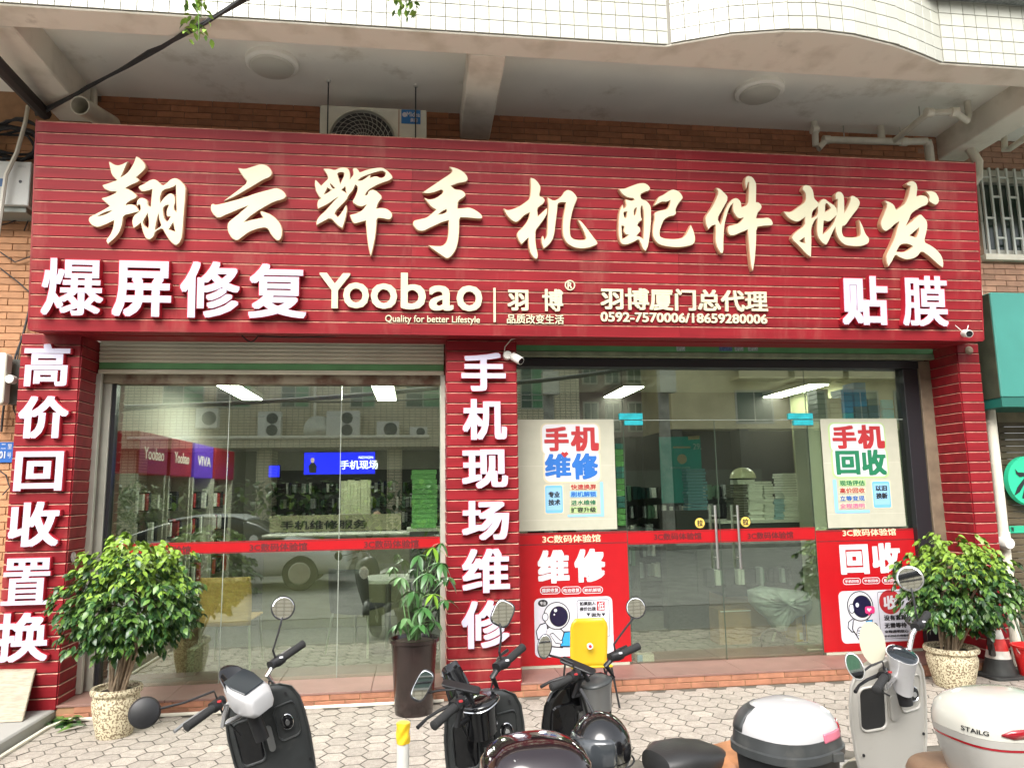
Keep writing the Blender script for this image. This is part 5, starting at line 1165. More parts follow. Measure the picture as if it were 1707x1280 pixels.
def bushy(t, c, rx, ry, rz, n, per, L, W, mats, lim, rg, lightf=.5):
    cands = []
    for i in range(n):
        while True:
            v = Vector((rg.uniform(-1, 1), rg.uniform(-1, 1), rg.uniform(-.9, 1)))
            if .45 < v.length < 1: break
        if v.z < 0: v.z *= .75
        wob = 1+.13*sin(4*atan2(v.y, v.x)+i)+rg.uniform(-.08, .10)
        p = c+Vector((v.x*rx*wob, v.y*ry*wob, v.z*rz*wob))
        out = atan2(v.y, v.x)
        hf = v.z*.5+.5
        for k in range(per):
            f = (k+1)/per; side = 1 if k % 2 else -1
            q = p+Vector((cos(out)*f*.07*L/.055, sin(out)*f*.07*L/.055, -.045*f*f*L/.055))+Vector((rg.uniform(-.012, .012), rg.uniform(-.012, .012), rg.uniform(-.012, .012)))
            yaw = out+side*rg.uniform(.3, 1.2); pit = rg.uniform(.1, .8)+(.3 if hf < .45 else 0)
            u = rg.random(); mi = 1 if u < max(0, hf-.58)*1.5*lightf*2 else (2 if u < .25+hf*.45 else 0)
            cands.append((q, yaw, pit, rg.uniform(-.6, .6), rg.uniform(.75, 1.3), mi))
    leafcloud(cands, 'foliage', t, L, W, mats, lim)
r2 = random.Random(3)
hd = thing('hedge', 'clipped green hedge across the street, mirrored above the silver car', 'hedge', PR(500, 880, 12))
a = PR(180, 860, 12); b = PR(740, 800, 12)
hcl = []
for i in range(1500):
    p = Vector((r2.uniform(a.x, b.x), a.y+r2.uniform(-.3, .3), r2.uniform(.7, b.z+.1*sin(i)))); hcl.append((p, r2.uniform(0, 6.3), r2.uniform(-.5, 1), 0, r2.uniform(.7, 1.3), r2.choice((0, 0, 1, 2))))
leafcloud(hcl, 'foliage', hd, .2, .12, [LEAFD, LEAFL, LEAFM], 0)
B(a.x, b.x, a.y-.15, a.y+.15, 0, .75).build('planter_box', M['concrete'], hd)
tc_ = PR(240, 830, 11); bt = thing('bonsai_tree', 'small cloud pruned tree across the street, mirrored at the left of the window', 'tree', (tc_.x, tc_.y, 0))
MB().tube([(tc_.x, tc_.y, 0), (tc_.x+.1, tc_.y, .7), (tc_.x-.05, tc_.y, 1.3), (tc_.x+.05, tc_.y, 1.8)], [.08, .07, .05, .02], 8).build('trunk', BARK, bt, smooth=True)
cl = []
for (dx, dz, rr_) in ((-.3, 1.25, .3), (.3, 1.5, .32), (0, 1.9, .35), (-.35, 1.75, .22), (.38, 1.1, .22)):
    for i in range(160):
        v = Vector((r2.gauss(0, .5), r2.gauss(0, .5), r2.gauss(0, .28)))*rr_; cl.append((Vector((tc_.x+dx, tc_.y, dz))+v, r2.uniform(0, 6.3), r2.uniform(-.3, .6), 0, r2.uniform(.6, 1.2), r2.choice((0, 2, 2))))
leafcloud(cl, 'foliage', bt, .10, .05, [LEAFD, LEAFL, LEAFM], 0)
# silver car behind the camera
silver = mat('car_silver', (.72, .74, .76), .3, metal=.0, coat=.6); cg = mat('car_glass', (.015, .02, .02), .05)
xf = PR(582, 950, 8.6).x; cyc = GY-8.6-.3; car = thing('parked_car', 'silver sedan parked along the street, mirrored in the left window', 'car', (xf-2.3, cyc, -.12))
def csec(x, w, zb, zt, n=2.6):
    out = []
    for k in range(20):
        a = 2*pi*k/20; ca, sa = cos(a), sin(a)
        out.append(Vector((x, cyc+w*(abs(ca)**(2/n))*(1 if ca >= 0 else -1), (zb+zt)/2+(zt-zb)/2*(abs(sa)**(2/n))*(1 if sa >= 0 else -1))))
    return out
S_ = [(0, .45, .28, .50), (-.06, .72, .16, .62), (-.35, .85, .12, .74), (-1.2, .90, .10, .86), (-2.0, .91, .10, .90), (-3.2, .91, .10, .92), (-4.0, .88, .12, .96), (-4.45, .80, .18, .94), (-4.6, .60, .30, .80)]
MB().rings([csec(xf+dx, w, zb, zt) for dx, w, zb, zt in S_]).build('body', silver, car, smooth=True, ang=60)
S2 = [(-1.25, .70, .80, .86), (-1.75, .70, .80, 1.16), (-2.2, .66, .80, 1.31), (-2.9, .64, .80, 1.33), (-3.5, .66, .80, 1.22), (-4.15, .70, .80, .98)]
MB().rings([csec(xf+dx, w, zb, zt, 4) for dx, w, zb, zt in S2]).build('glasshouse', cg, car, smooth=True, ang=60)
MB().rings([csec(xf+dx, w, zt-.045, zt+.012, 4) for dx, w, zt in ((-1.95, .60, 1.24), (-2.2, .60, 1.31), (-2.9, .60, 1.33), (-3.4, .60, 1.25))]).build('roof', silver, car, smooth=True)
for dx in (-.88, -3.65):
    for s in (-1, 1):
        w = MB().lathe([(.01, -.10), (.20, -.11), (.31, -.10), (.33, -.07), (.33, .07), (.31, .10), (.20, .11), (.01, .10)], (xf+dx, cyc+s*.80, .21), 28, axis='y').build('wheel', M['rubber'], car, smooth=True)
        MB().lathe([(.01, s*.115), (.19, s*.125), (.21, s*.112), (.21, 0), (.01, 0)], (xf+dx, cyc+s*.80, .21), 20, axis='y').build('rim', M['alu'], w, smooth=True)
for s in (-1, 1): MB().rings([[Vector((xf-.10-.22*f, cyc+s*(.66+.17*f), .60+.04*f))+Vector((0, .02*cos(a), .045*sin(a))) for a in [2*pi*k/8 for k in range(8)]] for f in (0, .5, 1)]).build('headlight', M['white_gloss'], car)
MB().tube([(xf-1.7, cyc+.93, .86), (xf-1.72, cyc+1.04, .88)], [.05, .08], 8).build('mirror', silver, car, smooth=True)

# ------------------------------------------------------------------ above the sign: air conditioner, pipes, cables
rt = PZ(545, 122, ZC); rt2 = PZ(693, 133, ZC)
ya = .02
x0, x1 = PY(533, 200, ya).x, PY(711, 200, ya).x; zt = PY(620, 179, ya).z
t = thing('air_conditioner', 'white air conditioner outdoor unit hung between the soffit and the fascia sign', 'air conditioner', ((x0+x1)/2, ya, zt-.56))
B(x0, x1, ya, ya+.32, zt-.56, zt).build('casing', mat('ac_casing', (.62, .60, .50), .45, var=.05), t, bevel=.012, seg=2)
fc = PY(604, 236, ya-.02); r = .285
MB().lathe([(.01, -.003), (r, -.003), (r, .012), (.01, .012)], (fc.x, ya-.010, fc.z), 40, axis='y').build('fan_recess', M['black'], t)
mb = MB()
for rr_ in [r*(.16+.14*i) for i in range(7)]:
    mb.rings([[Vector((fc.x+(rr_+.0028*cos(b))*cos(a), ya-.020+.0028*sin(b), fc.z+(rr_+.0028*cos(b))*sin(a))) for b in [2*pi*i/4 for i in range(4)]] for a in [2*pi*i/40 for i in range(41)]], caps=False)
for k in range(28):
    a = 2*pi*k/28; pts = []
    for f in (.12, .4, .7, 1.0): pts.append((fc.x+r*f*cos(a+f*.9), ya-.022, fc.z+r*f*sin(a+f*.9)))
    mb.tube(pts, .0022, 4)
mb.build('fan_grille', M['alu'], t)
MB().lathe([(r+.012, -.03), (r+.03, -.02), (r+.035, 0), (r-.004, 0), (r-.004, -.02)], (fc.x, ya, fc.z), 40, axis='y', caps=False).build('fan_ring', bpy.data.materials['ac_casing'], t, smooth=True)
B(PY(664, 200, ya).x, PY(666, 200, ya).x, ya-.004, ya, zt-.54, zt-.01).build('panel_seam', bpy.data.materials['letter_return'], t)
q = pxrect(669, 184, 701, 207, ya); B(q[0], q[1], ya-.006, ya-.001, q[2], q[3]).build('badge', mat('badge_blue', (.02, .16, .42), .4), t)
mb = MB(); text_px(mb, 'Midea', 678, 188, 700, 196, ya, .008, bold=.02); text_px(mb, '美的', 684, 198, 696, 205, ya, .008, bold=.02); ell(mb, 674.5, 191.5, 3.6, 4, ya, .008); mb.build('badge_text', M['txt_w'], t, recalc=False)
for p, xx in ((rt, 545), (rt2, 693)):
    MB().tube([(p.x, ya-.03, ZC), (p.x, ya-.03, zt-.5)], .006, 6).build('hanging_rod', M['cable'], t); MB().lathe([(.01, 0), (.02, 0), (.02, -.02), (.01, -.02)], (p.x, ya-.03, ZC), 8).build('rod_anchor', M['white'], t)
B(x0, x1, ya-.04, ya+.34, zt-.60, zt-.562).build('bracket', M['alu'], t)

def R3(x, y): return (1137+x/2.977, y/2.977)
def pv(x, y, z): return PZ(*R3(x, y), z)
t = thing('waste_pipe', 'white waste pipes with traps under the soffit over the right end of the sign', 'pipe', pv(900, 690, ZC))
def ptube(nm, pts, r=.032):
    o = MB().tube(pts, r, 12).build(nm, M['pvc'], t, smooth=True)
    for p in pts[1:-1]:
        MB().lathe([(r*.2, -.03), (r*1.22, -.03), (r*1.22, .03), (r*.2, .03)], p, 12).build('coupling', M['pvc'], o, smooth=True) if False else None
    return o
z1_ = 5.24
a0 = pv(655, 605, ZC); run = [pv(668, 738, z1_-.10), pv(715, 695, z1_), pv(1100, 705, z1_), pv(1215, 702, z1_)]
ptube('pipe', [a0, Vector((a0.x, a0.y, z1_+.02)), run[0]+Vector((-.01, 0, .03)), run[0]+Vector((.02, 0, .0)), run[1]])
ptube('pipe', run[1:], .036); e = run[3]; ptube('pipe', [e, e+Vector((.03, .02, -.05)), e+Vector((.03, .02, -.7))], .045)
b0 = pv(1415, 505, ZC); r2_ = [pv(1415, 600, z1_-.04), pv(1350, 557, z1_), pv(1225, 560, z1_), pv(1050, 703, z1_)]
ptube('pipe', [b0, Vector((b0.x, b0.y, z1_+.04)), r2_[0], r2_[1]]); ptube('pipe', r2_[1:])
c0 = pv(985, 628, ZC); ptube('pipe', [c0, Vector((c0.x, c0.y, z1_))], .036)
for x, y in ((800, 625), (1080, 632), (1175, 530)):
    p = pv(x, y, ZC); MB().tube([p, Vector((p.x, p.y, z1_))], .006, 6).build('hanger', M['alu'], t)
for p in run[1:3]+r2_[1:3]+[a0.lerp(Vector((a0.x, a0.y, z1_)), .5)]:
    MB().lathe([(.02, -.035), (.044, -.035), (.044, .035), (.02, .035)], p, 12, axis='x').build('coupling', M['pvc'], t, smooth=True)
t = thing('waste_pipe', 'white waste pipe trap under the soffit right of the right beam', 'pipe', pv(1640, 700, 5.2))
ptube('pipe', [pv(1600, 660, ZC), pv(1600, 745, 5.2), pv(1625, 740, 5.2), pv(1697, 690, 5.2), pv(1780, 640, 5.2)])
t = thing('downpipe', 'white downpipe with an elbow running down beside the right pillar', 'pipe', (5.62, .2, 0))
dx_ = xat(1639, 580, .2); 
o = MB().tube([(dx_, .2, .0), (dx_, .2, 4.62), (dx_+.02, .18, 4.72), (dx_+.12, .16, 4.84), (dx_+.14, .16, 5.0), (dx_+.10, .2, 5.16)], .047, 14).build('pipe', M['pvc'], t, smooth=True)
for z in (4.55, 2.9, 1.2): MB().lathe([(.02, -.04), (.056, -.04), (.056, .04), (.02, .04)], (dx_, .2, z), 14).build('coupling', M['pvc'], t, smooth=True)
c = PY(1677, 905, .12); MB().lathe([(.01, -.05), (.05, -.05), (.06, -.03), (.06, .05), (.01, .06)], (c.x, .12, c.z), 16, axis='y').build('access_cap', M['white'], t, smooth=True)
t = thing('drain_stub', 'open ended white drain pipe sticking out above the left end of the sign', 'pipe', PY(150, 185, .1))
a = PY(133, 176, -.15); b = PY(186, 207, .42); d = (b-a).normalized()
mb = MB(); ref = Vector((0, 0, 1)); n_ = (ref-d*ref.dot(d)).normalized(); bb = d.cross(n_); rg = []
for p, r in ((a+d*.3, .070), (a, .070), (a, .079), (b, .079)): rg.append([p+n_*r*cos(k*pi/12)+bb*r*sin(k*pi/12) for k in range(24)])
mb.rings(rg, caps=True).build('pipe', M['pvc'], t, smooth=True, ang=40)
MB().tube([PY(157, 150, .35), PY(157, 200, .35)], .028, 10).build('riser', M['pvc'], t, smooth=True)

def bundle(lab, pts, r, n, nm='cable_bundle'):
    t = thing(nm, lab, 'cable', pts[0])
    for k in range(n):
        q = [Vector(p)+Vector((rnd.uniform(-1, 1), rnd.uniform(-.5, .5), rnd.uniform(-1, 1)))*r*1.6 for p in pts]
        P = []
        for i in range(len(q)-1):
            for f in (0, .33, .66): P.append(q[i].lerp(q[i+1], f)+Vector((0, 0, -.01*sin(f*3))))
        P.append(q[-1]); MB().tube(P, r, 6).build('strand', M['cable'], t, smooth=True)
bundle('thick twisted black cable bundle crossing the upper left soffit towards the viewer', [PY(62, 192, .30), PY(80, 181, .1), PY(148, 146, -.2), PY(248, 89, -.7), PY(316, 52, -1.1), PY(403, 0, -1.6), PY(440, -25, -1.9)], .010, 4)
t = thing('cable_tray', 'dark cable trunk running along the left beam to the corner above the sign', 'cable', PY(40, 150, -.3))
MB().tube([PY(-60, 45, -1.15), PY(0, 112, -.75), PY(75, 190, .25)], .055, 8).build('trunk', mat('trunk_dark', (.035, .03, .028), .8), t, smooth=True)
t = thing('cable_coil', 'coils of black cable hanging on the wall left of the sign', 'cable', PY(25, 235, .35))
for k in range(7):
    c = PY(22+rnd.uniform(-8, 8), 240+rnd.uniform(-14, 14), .36); ra, rb = .24+rnd.uniform(-.05, .06), .17+rnd.uniform(-.05, .05)
    MB().tube([(c.x+ra*cos(a), .38+.05*sin(a*3+k), c.z+rb*sin(a)) for a in [2*pi*i/20 for i in range(21)]], .012, 6).build('loop', M['cable'], t, smooth=True)
cable('pale hose hanging from the soffit in front of the grey box at far left', [PZ(48, 168, ZC), PY(42, 205, .15), PY(28, 255, .15), PY(10, 292, .12), PY(3, 345, .12), PY(-5, 400, .15)], .018, M['cable_w'], 'hose')
t = thing('junction_box', 'grey metal junction box with a blue label beside the left end of the sign', 'box', PY(20, 340, .3))
q = pxrect(-60, 268, 50, 341, .18)
B(q[0], q[1], .18, .45, q[2], q[3]).build('casing', mat('box_grey', (.50, .51, .48), .5), t, bevel=.006)
q2 = pxrect(-60, 341, 44, 349, .22); B(q2[0], q2[1], .22, .45, q2[2]-.02, q[2]-.001).build('base', mat('box_grey_d', (.22, .24, .21), .6), t)
q2 = pxrect(-8, 298, 12, 311, .18); B(q2[0], q2[1], .177, .1795, q2[2], q2[3]).build('label', mat('label_blue', (.03, .10, .24), .5), t)
c = PY(34, 303, .18); MB().lathe([(.01, -.006), (.012, -.006), (.014, 0), (.01, 0)], c, 12, axis='y').build('lock', M['black'], t)
mb = MB(); text_px(mb, '中国电信', 30, 276, 44, 280, .18, .002); mb.build('print', mat('print_grey', (.3, .3, .3), .6), t, recalc=False)
t = thing('meter_box', 'cream electric meter box with a round knob left of the left pillar', 'box', PY(8, 670, .3))
q = pxrect(-40, 591, 19, 676, .2); mb = MB(); mb.prism(rrect(*q, .03), fy(.2), 0, .10); mb.build('cover', mat('meter_cream', (.62, .60, .50), .4), t, bevel=.008)
B(q[1]-.05, q[1]+.07, .25, .46, q[2]+.02, q[3]-.03).build('back_box', mat('meter_dark', (.06, .06, .05), .7), t)
c = PY(17, 632, .12); MB().lathe([(.008, -.02), (.034, -.015), (.036, .0), (.036, .05)], c, 18, axis='y').build('knob', M['white'], t, smooth=True)
for k, pts in enumerate(([(0, 420), (25, 437), (50, 428), (56, 415)], [(0, 447), (30, 470), (50, 488)], [(57, 340), (55, 430), (48, 520), (38, 560), (20, 610), (8, 660), (2, 720)], [(60, 260), (59, 380), (50, 470), (49, 545)], [(56, 350), (40, 362), (15, 372), (0, 376)], [(36, 560), (25, 620), (22, 680), (30, 700)], [(0, 785), (10, 792), (16, 812), (4, 825)], [(45, 352), (47, 368), (40, 385)])):
    cable(['thin black wire arching over the orange bricks left of the sign', 'straight thin wire running down towards the left edge of the sign', 'long black cable hanging from the junction box down past the meter', 'black cable running down the left edge of the sign', 'black cable looping below the grey junction box', 'short wires behind the cream meter box', 'thin wire curled beside the blue address plate', 'short wire tail under the junction box'][k], [PY(x, y, .43) for x, y in pts], .006 if k not in (2, 3) else .010)
t = thing('address_plate', 'blue address plate with white characters on the wall at far left', 'sign', PY(5, 770, .45))
q = pxrect(-40, 737, 22, 771, .455); B(q[0], q[1], .450, .462, q[2], q[3]).build('plate', mat('plate_blue', (.015, .10, .36), .35), t, bevel=.002)
mb = MB(); text_px(mb, '二', 2, 740, 10, 748, .45, .002); text_px(mb, '里', 13, 740, 20, 748, .45, .002); text_px(mb, '01', -1, 752, 9, 764, .45, .002, bold=.02); text_px(mb, '号', 12, 754, 19, 763, .45, .002); mb.build('plate_text', M['txt_w'], t, recalc=False)
# round sticker on the left pillar
c = PY(122, 928, .15); X_ = -2.768
t = thing('round_sticker', 'torn round white sticker on the side of the left pillar', 'sticker', (X_+.02, .15, c.z))
d = ray(122, 928); k = (X_+.016-CAM.x)/d.x; c = CAM+d*k
MB().lathe([(.001, 0), (.042, 0), (.042, .003), (.001, .003)], c, 18, axis='x').build('disc', mat('old_sticker', (.45, .40, .38), .7, var=.4, scale=40), t)
# security cameras
def seccam(lab, p, dirv, L, r):
    t = thing('security_camera', lab, 'camera', p, 'white security cameras on the shop front')
    p = Vector(p); d = Vector(dirv).normalized()
    MB().tube([p-d*L*.5, p+d*L*.42, p+d*L*.5], [r, r, r*.92], 16).build('body', M['white'], t, smooth=True, ang=50)
    MB().tube([p+d*L*.5, p+d*L*.52], [r*.8, r*.78], 16).build('lens', M['black_gloss'], t)
    return t
c = PY(1612, 556, -.42); t = seccam('white bullet camera at the lower right corner of the fascia sign', c, (-.35, -.9, -.25), .12, .035)
MB().tube([c, c+Vector((.05, .1, .02)), c+Vector((.07, .15, .03))], .01).build('bracket', M['white'], t)
for a in (-.5, .6): MB().tube([c+Vector((.02, .04, .0)), c+Vector((a*.12, .06, .09))], .004, 5).build('antenna', M['white'], t)
c = PY(862, 598, -.10); t = seccam('white camera with a loop of cable at the top of the middle pillar', c, (.55, -.65, -.5), .11, .036)
c2 = PY(846, 592, -.05); MB().lathe([(.01, -.02), (.035, -.02), (.04, 0), (.04, .045), (.01, .05)], c2, 18, axis='y').build('base', M['white'], t, smooth=True); MB().tube([c2, c], .014).build('arm', M['white'], t)
MB().tube([PY(868, 562, -.05), PY(852, 566, -.06), PY(842, 578, -.05), PY(840, 590, -.04)], .0045, 6).build('cable', M['cable_w'], t, smooth=True)
c = PY(1616, 584, -.02); t = thing('round_bracket', 'small rusty round bracket at the top of the right pillar', 'bracket', c)
MB().lathe([(.01, -.02), (.025, -.02), (.042, 0), (.042, .01), (.01, .012)], c, 10, axis='y').build('plate', M['rust'], t)
# loose wires under the sign
for k, (pts, lab) in enumerate((([(85, 548), (180, 551), (300, 553), (430, 556)], 'black wires sagging under the left half of the sign'), ([(400, 555), (418, 570), (430, 560), (560, 560)], 'short black wire loop hanging below the sign over the left shutter'))):
    cable(lab, [PY(x, y, -.1) for x, y in pts], .006, sag=.012)

# ------------------------------------------------------------------ right neighbour: barred window, teal signboard, shutter, round sign
t = thing('barred_window', 'window with white security bars on the brick wall right of the sign', 'window', (6.0, .5, wz0))
B(wx0, wx1, .56, .60, wz0, wz1).build('glass', mat('win_dark_glass', (.015, .03, .02), .12), t)
zf = zat(1665, 303); B(wx0, wx1, .50, .56, zf, zf+.06).build('frame', M['alu'], t); B(wx0, wx1, .50, .58, wz0, wz0+.06).build('frame', M['alu'], t)
B(wx0, wx0+.05, .50, .58, wz0+.061, wz1).build('frame', M['alu'], t)
B(wx0, wx1, .485, .555, zf+.065, wz1).build('head_panel', M['alu'], t)
B(wx0-.05, wx1, .40, .474, wz0-.08, wz0-.02).build('sill', M['pvc'], t)
bar = mat('bar_paint', (.60, .62, .56), .4); x = wx0+.03; k = 0
while x < 7.2:
    B(x-.011, x+.011, .428, .45, wz0-.02, wz1).build('bar', bar, t)
    for z in ([.16, .62, 1.05] if k % 2 else [.38, .84, 1.2]):
        if wz0+z < wz1: B(x+.012, x+.089, .430, .446, wz0+z, wz0+z+.022).build('short_bar', bar, t)
    x += .101; k += 1
yf_ = -.12; tl = PY(1651, 487, yf_); bl = PY(1673, 662, yf_)
t = thing('teal_signboard', 'blank teal box signboard of the neighbouring shop at the right edge', 'sign', (7, 0, bl.z))
B(tl.x, 9.5, yf_, .46, bl.z, tl.z).build('box', M['teal'], t, bevel=.01)
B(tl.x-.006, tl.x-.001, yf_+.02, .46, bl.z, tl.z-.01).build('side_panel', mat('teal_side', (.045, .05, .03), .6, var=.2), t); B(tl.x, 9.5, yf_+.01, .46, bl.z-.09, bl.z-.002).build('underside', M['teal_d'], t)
t = thing('roller_shutter', 'closed dark brown roller shutter of the neighbouring shop at the right edge', 'shutter', (7, .5, 0))
xs_ = xat(1668, 760, .44); z = .10; sm = mat('shutter_brown', (.085, .065, .035), .6, var=.15)
ztp = zat(1690, 704, .44)
while z < ztp-.03: B(xs_, 9.5, .430+.0, .47, z, z+.062).build('shutter_slat', sm, t, bevel=.006); z += .066
B(xs_-.02, 9.5, .40, .472, ztp, zat(1680, 682, .44)).build('head_box', mat('head_tan', (.20, .17, .10), .6, var=.2), t)
q = pxrect(1683, 876, 1720, 888, .42); B(q[0], 9.5, .42, .428, q[2], q[3]).build('green_strip', mat('strip_green', (.02, .36, .20), .5), t)
mb = MB(); text_px(mb, '芳', 1685, 878, 1690, 886, .42, .002, bold=.02); mb.build('strip_text', M['txt_k'], t, recalc=False)
t = thing('round_sign', 'round green sign with a dark emblem cut off by the right edge', 'sign', PY(1713, 838, .3))
c = PY(1714, 801, .33); rr_ = (PY(1714, 801, .33)-PY(1677, 801, .33)).length
MB().lathe([(.01, -.03), (rr_, -.03), (rr_, .03), (.01, .03)], c, 48, axis='y').build('disc', mat('sign_green', (.02, .36, .20), .4, emit=(.02, .5, .25), estr=.15), t, smooth=True)
mb = MB(); YR = .298
for pl in ([(1692,781),(1697,787),(1712,788),(1712,793),(1700,795),(1694,790)], [(1691,826),(1696,812),(1705,800),(1710,793),(1716,796),(1708,806),(1700,820)], [(1704,830),(1708,812),(1718,806),(1718,834)]): plg(mb, pl, YR, .003)
mb.build('emblem', M['txt_k'], t, recalc=False)

# ------------------------------------------------------------------ on the pavement
# stone slab leaning on the left pillar
t = thing('stone_slab', 'square beige stone slab leaning against the foot of the left pillar', 'slab', (-3.3, -.15, .086))
yb_ = -.30; P = [PY(-90, 1119, -.04), PY(58, 1117, -.04), PY(37, 1198, yb_), PY(-100, 1204, yb_)]
for p in P[2:]: p.z = .088
P[1].x = PY(58, 1117, -.04).x
mb = MB(); nn = Vector((0, .03, .008)); mb.add(P+[p+nn for p in P], [(0, 1, 2, 3), (7, 6, 5, 4), (0, 4, 5, 1), (1, 5, 6, 2), (2, 6, 7, 3), (3, 7, 4, 0)]); mb.build('slab', mat('slab_stone', (.34, .29, .215), .7, var=.18, scale=14, stretch=(1, 3, 8), bump=.1), t, bevel=.004)
# white conduit at the foot of the step and along the platform
cable('thin white conduit lying along the foot of the step', [(-2.66, -.03, .012), (-1.2, -.028, .012), (.22, -.03, .012)], .014, M['pvc'], 'conduit', cat='pipe')
a = PZ(0, 1268, .02); b = PZ(84, 1207, .02)
cable('thin white conduit lying along the foot of the mossy platform', [(-2.735, -1.6, .012), (-2.735, -.62, .012), (-2.73, -.22, .012), (-2.68, -.08, .014)], .016, M['pvc'], 'conduit', cat='pipe')
# litter of leaves by the corner
t = thing('fallen_leaves', 'wilted green leaves fallen in the corner beside the left planter', 'leaves', PZ(110, 1205, 0))
cl = []; r3 = random.Random(8)
for i in range(34):
    p = PZ(105+r3.gauss(0, 17), 1206+r3.gauss(0, 5), .0); p.z = .012+abs(r3.gauss(0, .018)); cl.append((p, r3.uniform(0, 6.3), r3.uniform(-.2, .3), 0, r3.uniform(.8, 1.5), r3.choice((0, 2))))
leafcloud(cl, 'leaves', t, .09, .04, [LEAFD, LEAFL, LEAFM], 34)
# bollard
yb_ = -2.2; c = PY(672, 1203, yb_)
t = thing('bollard', 'thin white post with yellow tape round its top between the scooters', 'bollard', (c.x, yb_, -.12))
B0 = PY(666, 1240, yb_); rr_ = .033
MB().lathe([(.01, -.12), (rr_, -.12), (rr_, c.z-.10), (.01, c.z-.10)], (c.x, yb_, 0), 16).build('post', M['white'], t, smooth=True)
mb = MB(); rg = [[Vector((c.x+(rr_+.003+.003*sin(k*7.3+j))*cos(2*pi*k/20), yb_+(rr_+.003+.003*sin(k*5.1+j))*sin(2*pi*k/20), c.z-.105+.0115*j)) for k in range(20)] for j in range(10)]
mb.rings(rg).build('yellow_tape', mat('tape_yellow', (.75, .48, .02), .4), t)

# ------------------------------------------------------------------ potted shrubs
stone = mat('pot_stone', (.56, .50, .34), .8, rndv=.04, speck=((.20, .15, .09), 75, .50), bump=.5, bscale=75)
soil = mat('soil', (.05, .035, .025), .95, var=.3, scale=40, bump=.5, bscale=60)
def shrub(lab, base, rimz, rtop, c, rx, ry, rz, seed, n, nstem, lf):
    base = Vector(base); h = rimz-base.z; R_ = rtop
    t = thing('potted_shrub', lab, 'plant', base, 'big leafy shrubs in stone pots')
    prof = [(R_*.02, 0), (R_*.66, 0), (R_*.70, h*.05), (R_*.80, h*.30), (R_*.90, h*.58), (R_*.92, h*.72), (R_*.87, h*.82), (R_*.86, h*.84), (R_*.98, h*.88), (R_*1.0, h*.94), (R_*.96, h), (R_*.84, h*.99), (R_*.80, h*.9), (R_*.02, h*.88)]
    MB().lathe(prof, base, 36).build('pot', stone, t, smooth=True, ang=50)
    MB().lathe([(.01, h*.905), (R_*.79, h*.895), (R_*.79, h*.87), (.01, h*.87)], base, 20).build('soil', soil, t)
    rg = random.Random(seed); sm_ = [BARK]
    for i in range(nstem):
        a = rg.uniform(0, 2*pi); r0 = rg.uniform(.01, R_*.45); r1 = rg.uniform(.15, .75)
        p0 = base+Vector((r0*cos(a), r0*sin(a), h*.89)); p2 = c+Vector((rx*r1*cos(a)*.85, ry*r1*sin(a)*.85, rg.uniform(-.4, .5)*rz)); p1 = p0.lerp(p2, .45)+Vector((rg.uniform(-.03, .03), rg.uniform(-.03, .03), .04))
        MB().tube([p0, p1, p1.lerp(p2, .5)+Vector((0, 0, .015)), p2], [.011, .009, .007, .003], 6).build('stem', BARK, t, smooth=True)
    bushy(t, c, rx, ry, rz, n, 11, .052, .030, [LEAFD, LEAFL, LEAFM], 300, rg, lf)
    return t
yl = -.44; c = PY(222, 1003, yl); w = (PY(345, 1000, yl)-PY(98, 1000, yl)).length/2; rim = PY(197, 1140, yl).z+.03
shrub('big dark green shrub in a speckled stone pot in front of the left window', (-2.17, yl, 0), PY(197, 1143, yl-.0).z, (PY(240, 1140, yl)-PY(154, 1140, yl)).length/2*.98, c, w*.80, .44, (PY(222, 885, yl)-PY(222, 1105, yl)).length/2*.98, 4, 640, 15, 1.0)
yr = -.335; c = PY(1596, 982, yr); w = (PY(1690, 1000, yr)-PY(1500, 1000, yr)).length/2
shrub('big green shrub in a speckled stone pot in front of the right pillar', (4.55, yr, 0), PY(1588, 1076, yr).z, (PY(1626, 1080, yr)-PY(1549, 1080, yr)).length/2, c, w*.84, .44, (PY(1600, 890, yr)-PY(1600, 1062, yr)).length/2*1.0, 9, 620, 18, 1.1)
# palmate plant in the brown pot
yp = -.27; bc = PY(690, 1172, yp); bc = Vector((bc.x, yp, 0)); rimz = PY(690, 1062, yp).z; rt_ = (PY(731, 1065, yp)-PY(650, 1065, yp)).length/2; rb_ = (PY(722, 1180, yp)-PY(659, 1180, yp)).length/2
t = thing('umbrella_plant', 'plant with palm shaped leaves in a tall dark brown glazed pot beside the middle pillar', 'plant', bc)
brn = mat('brown_glaze', (.016, .009, .008), .22, var=.3, scale=10, coat=.3); h = rimz
MB().lathe([(.01, 0), (rb_, 0), (rb_*1.02, h*.05), (rt_*.86, h*.5), (rt_*.93, h*.93), (rt_*1.02, h*.95), (rt_*1.03, h), (rt_*.95, h), (rt_*.88, h*.93), (.01, h*.92)], bc, 32).build('pot', brn, t, smooth=True, ang=50)
MB().lathe([(.01, h*.97), (rt_*.86, h*.95), (rt_*.86, h*.93), (.01, h*.93)], bc, 20).build('soil', soil, t)
rg = random.Random(21); lf = []
vs, fs = leaf_geo(.15, .048, .35)
lme = []
pm_ = [mat('palmate_leaf', (.045, .13, .035), .3, rndv=.2), mat('palmate_leaf_young', (.17, .33, .03), .35, rndv=.1), mat('palmate_leaf_back', (.11, .22, .08), .4, rndv=.15)]
for m in pm_:
    me = bpy.data.meshes.new('leaf'); me.from_pydata(vs, [], fs); me.materials.append(m); me.shade_smooth(); lme.append(me)
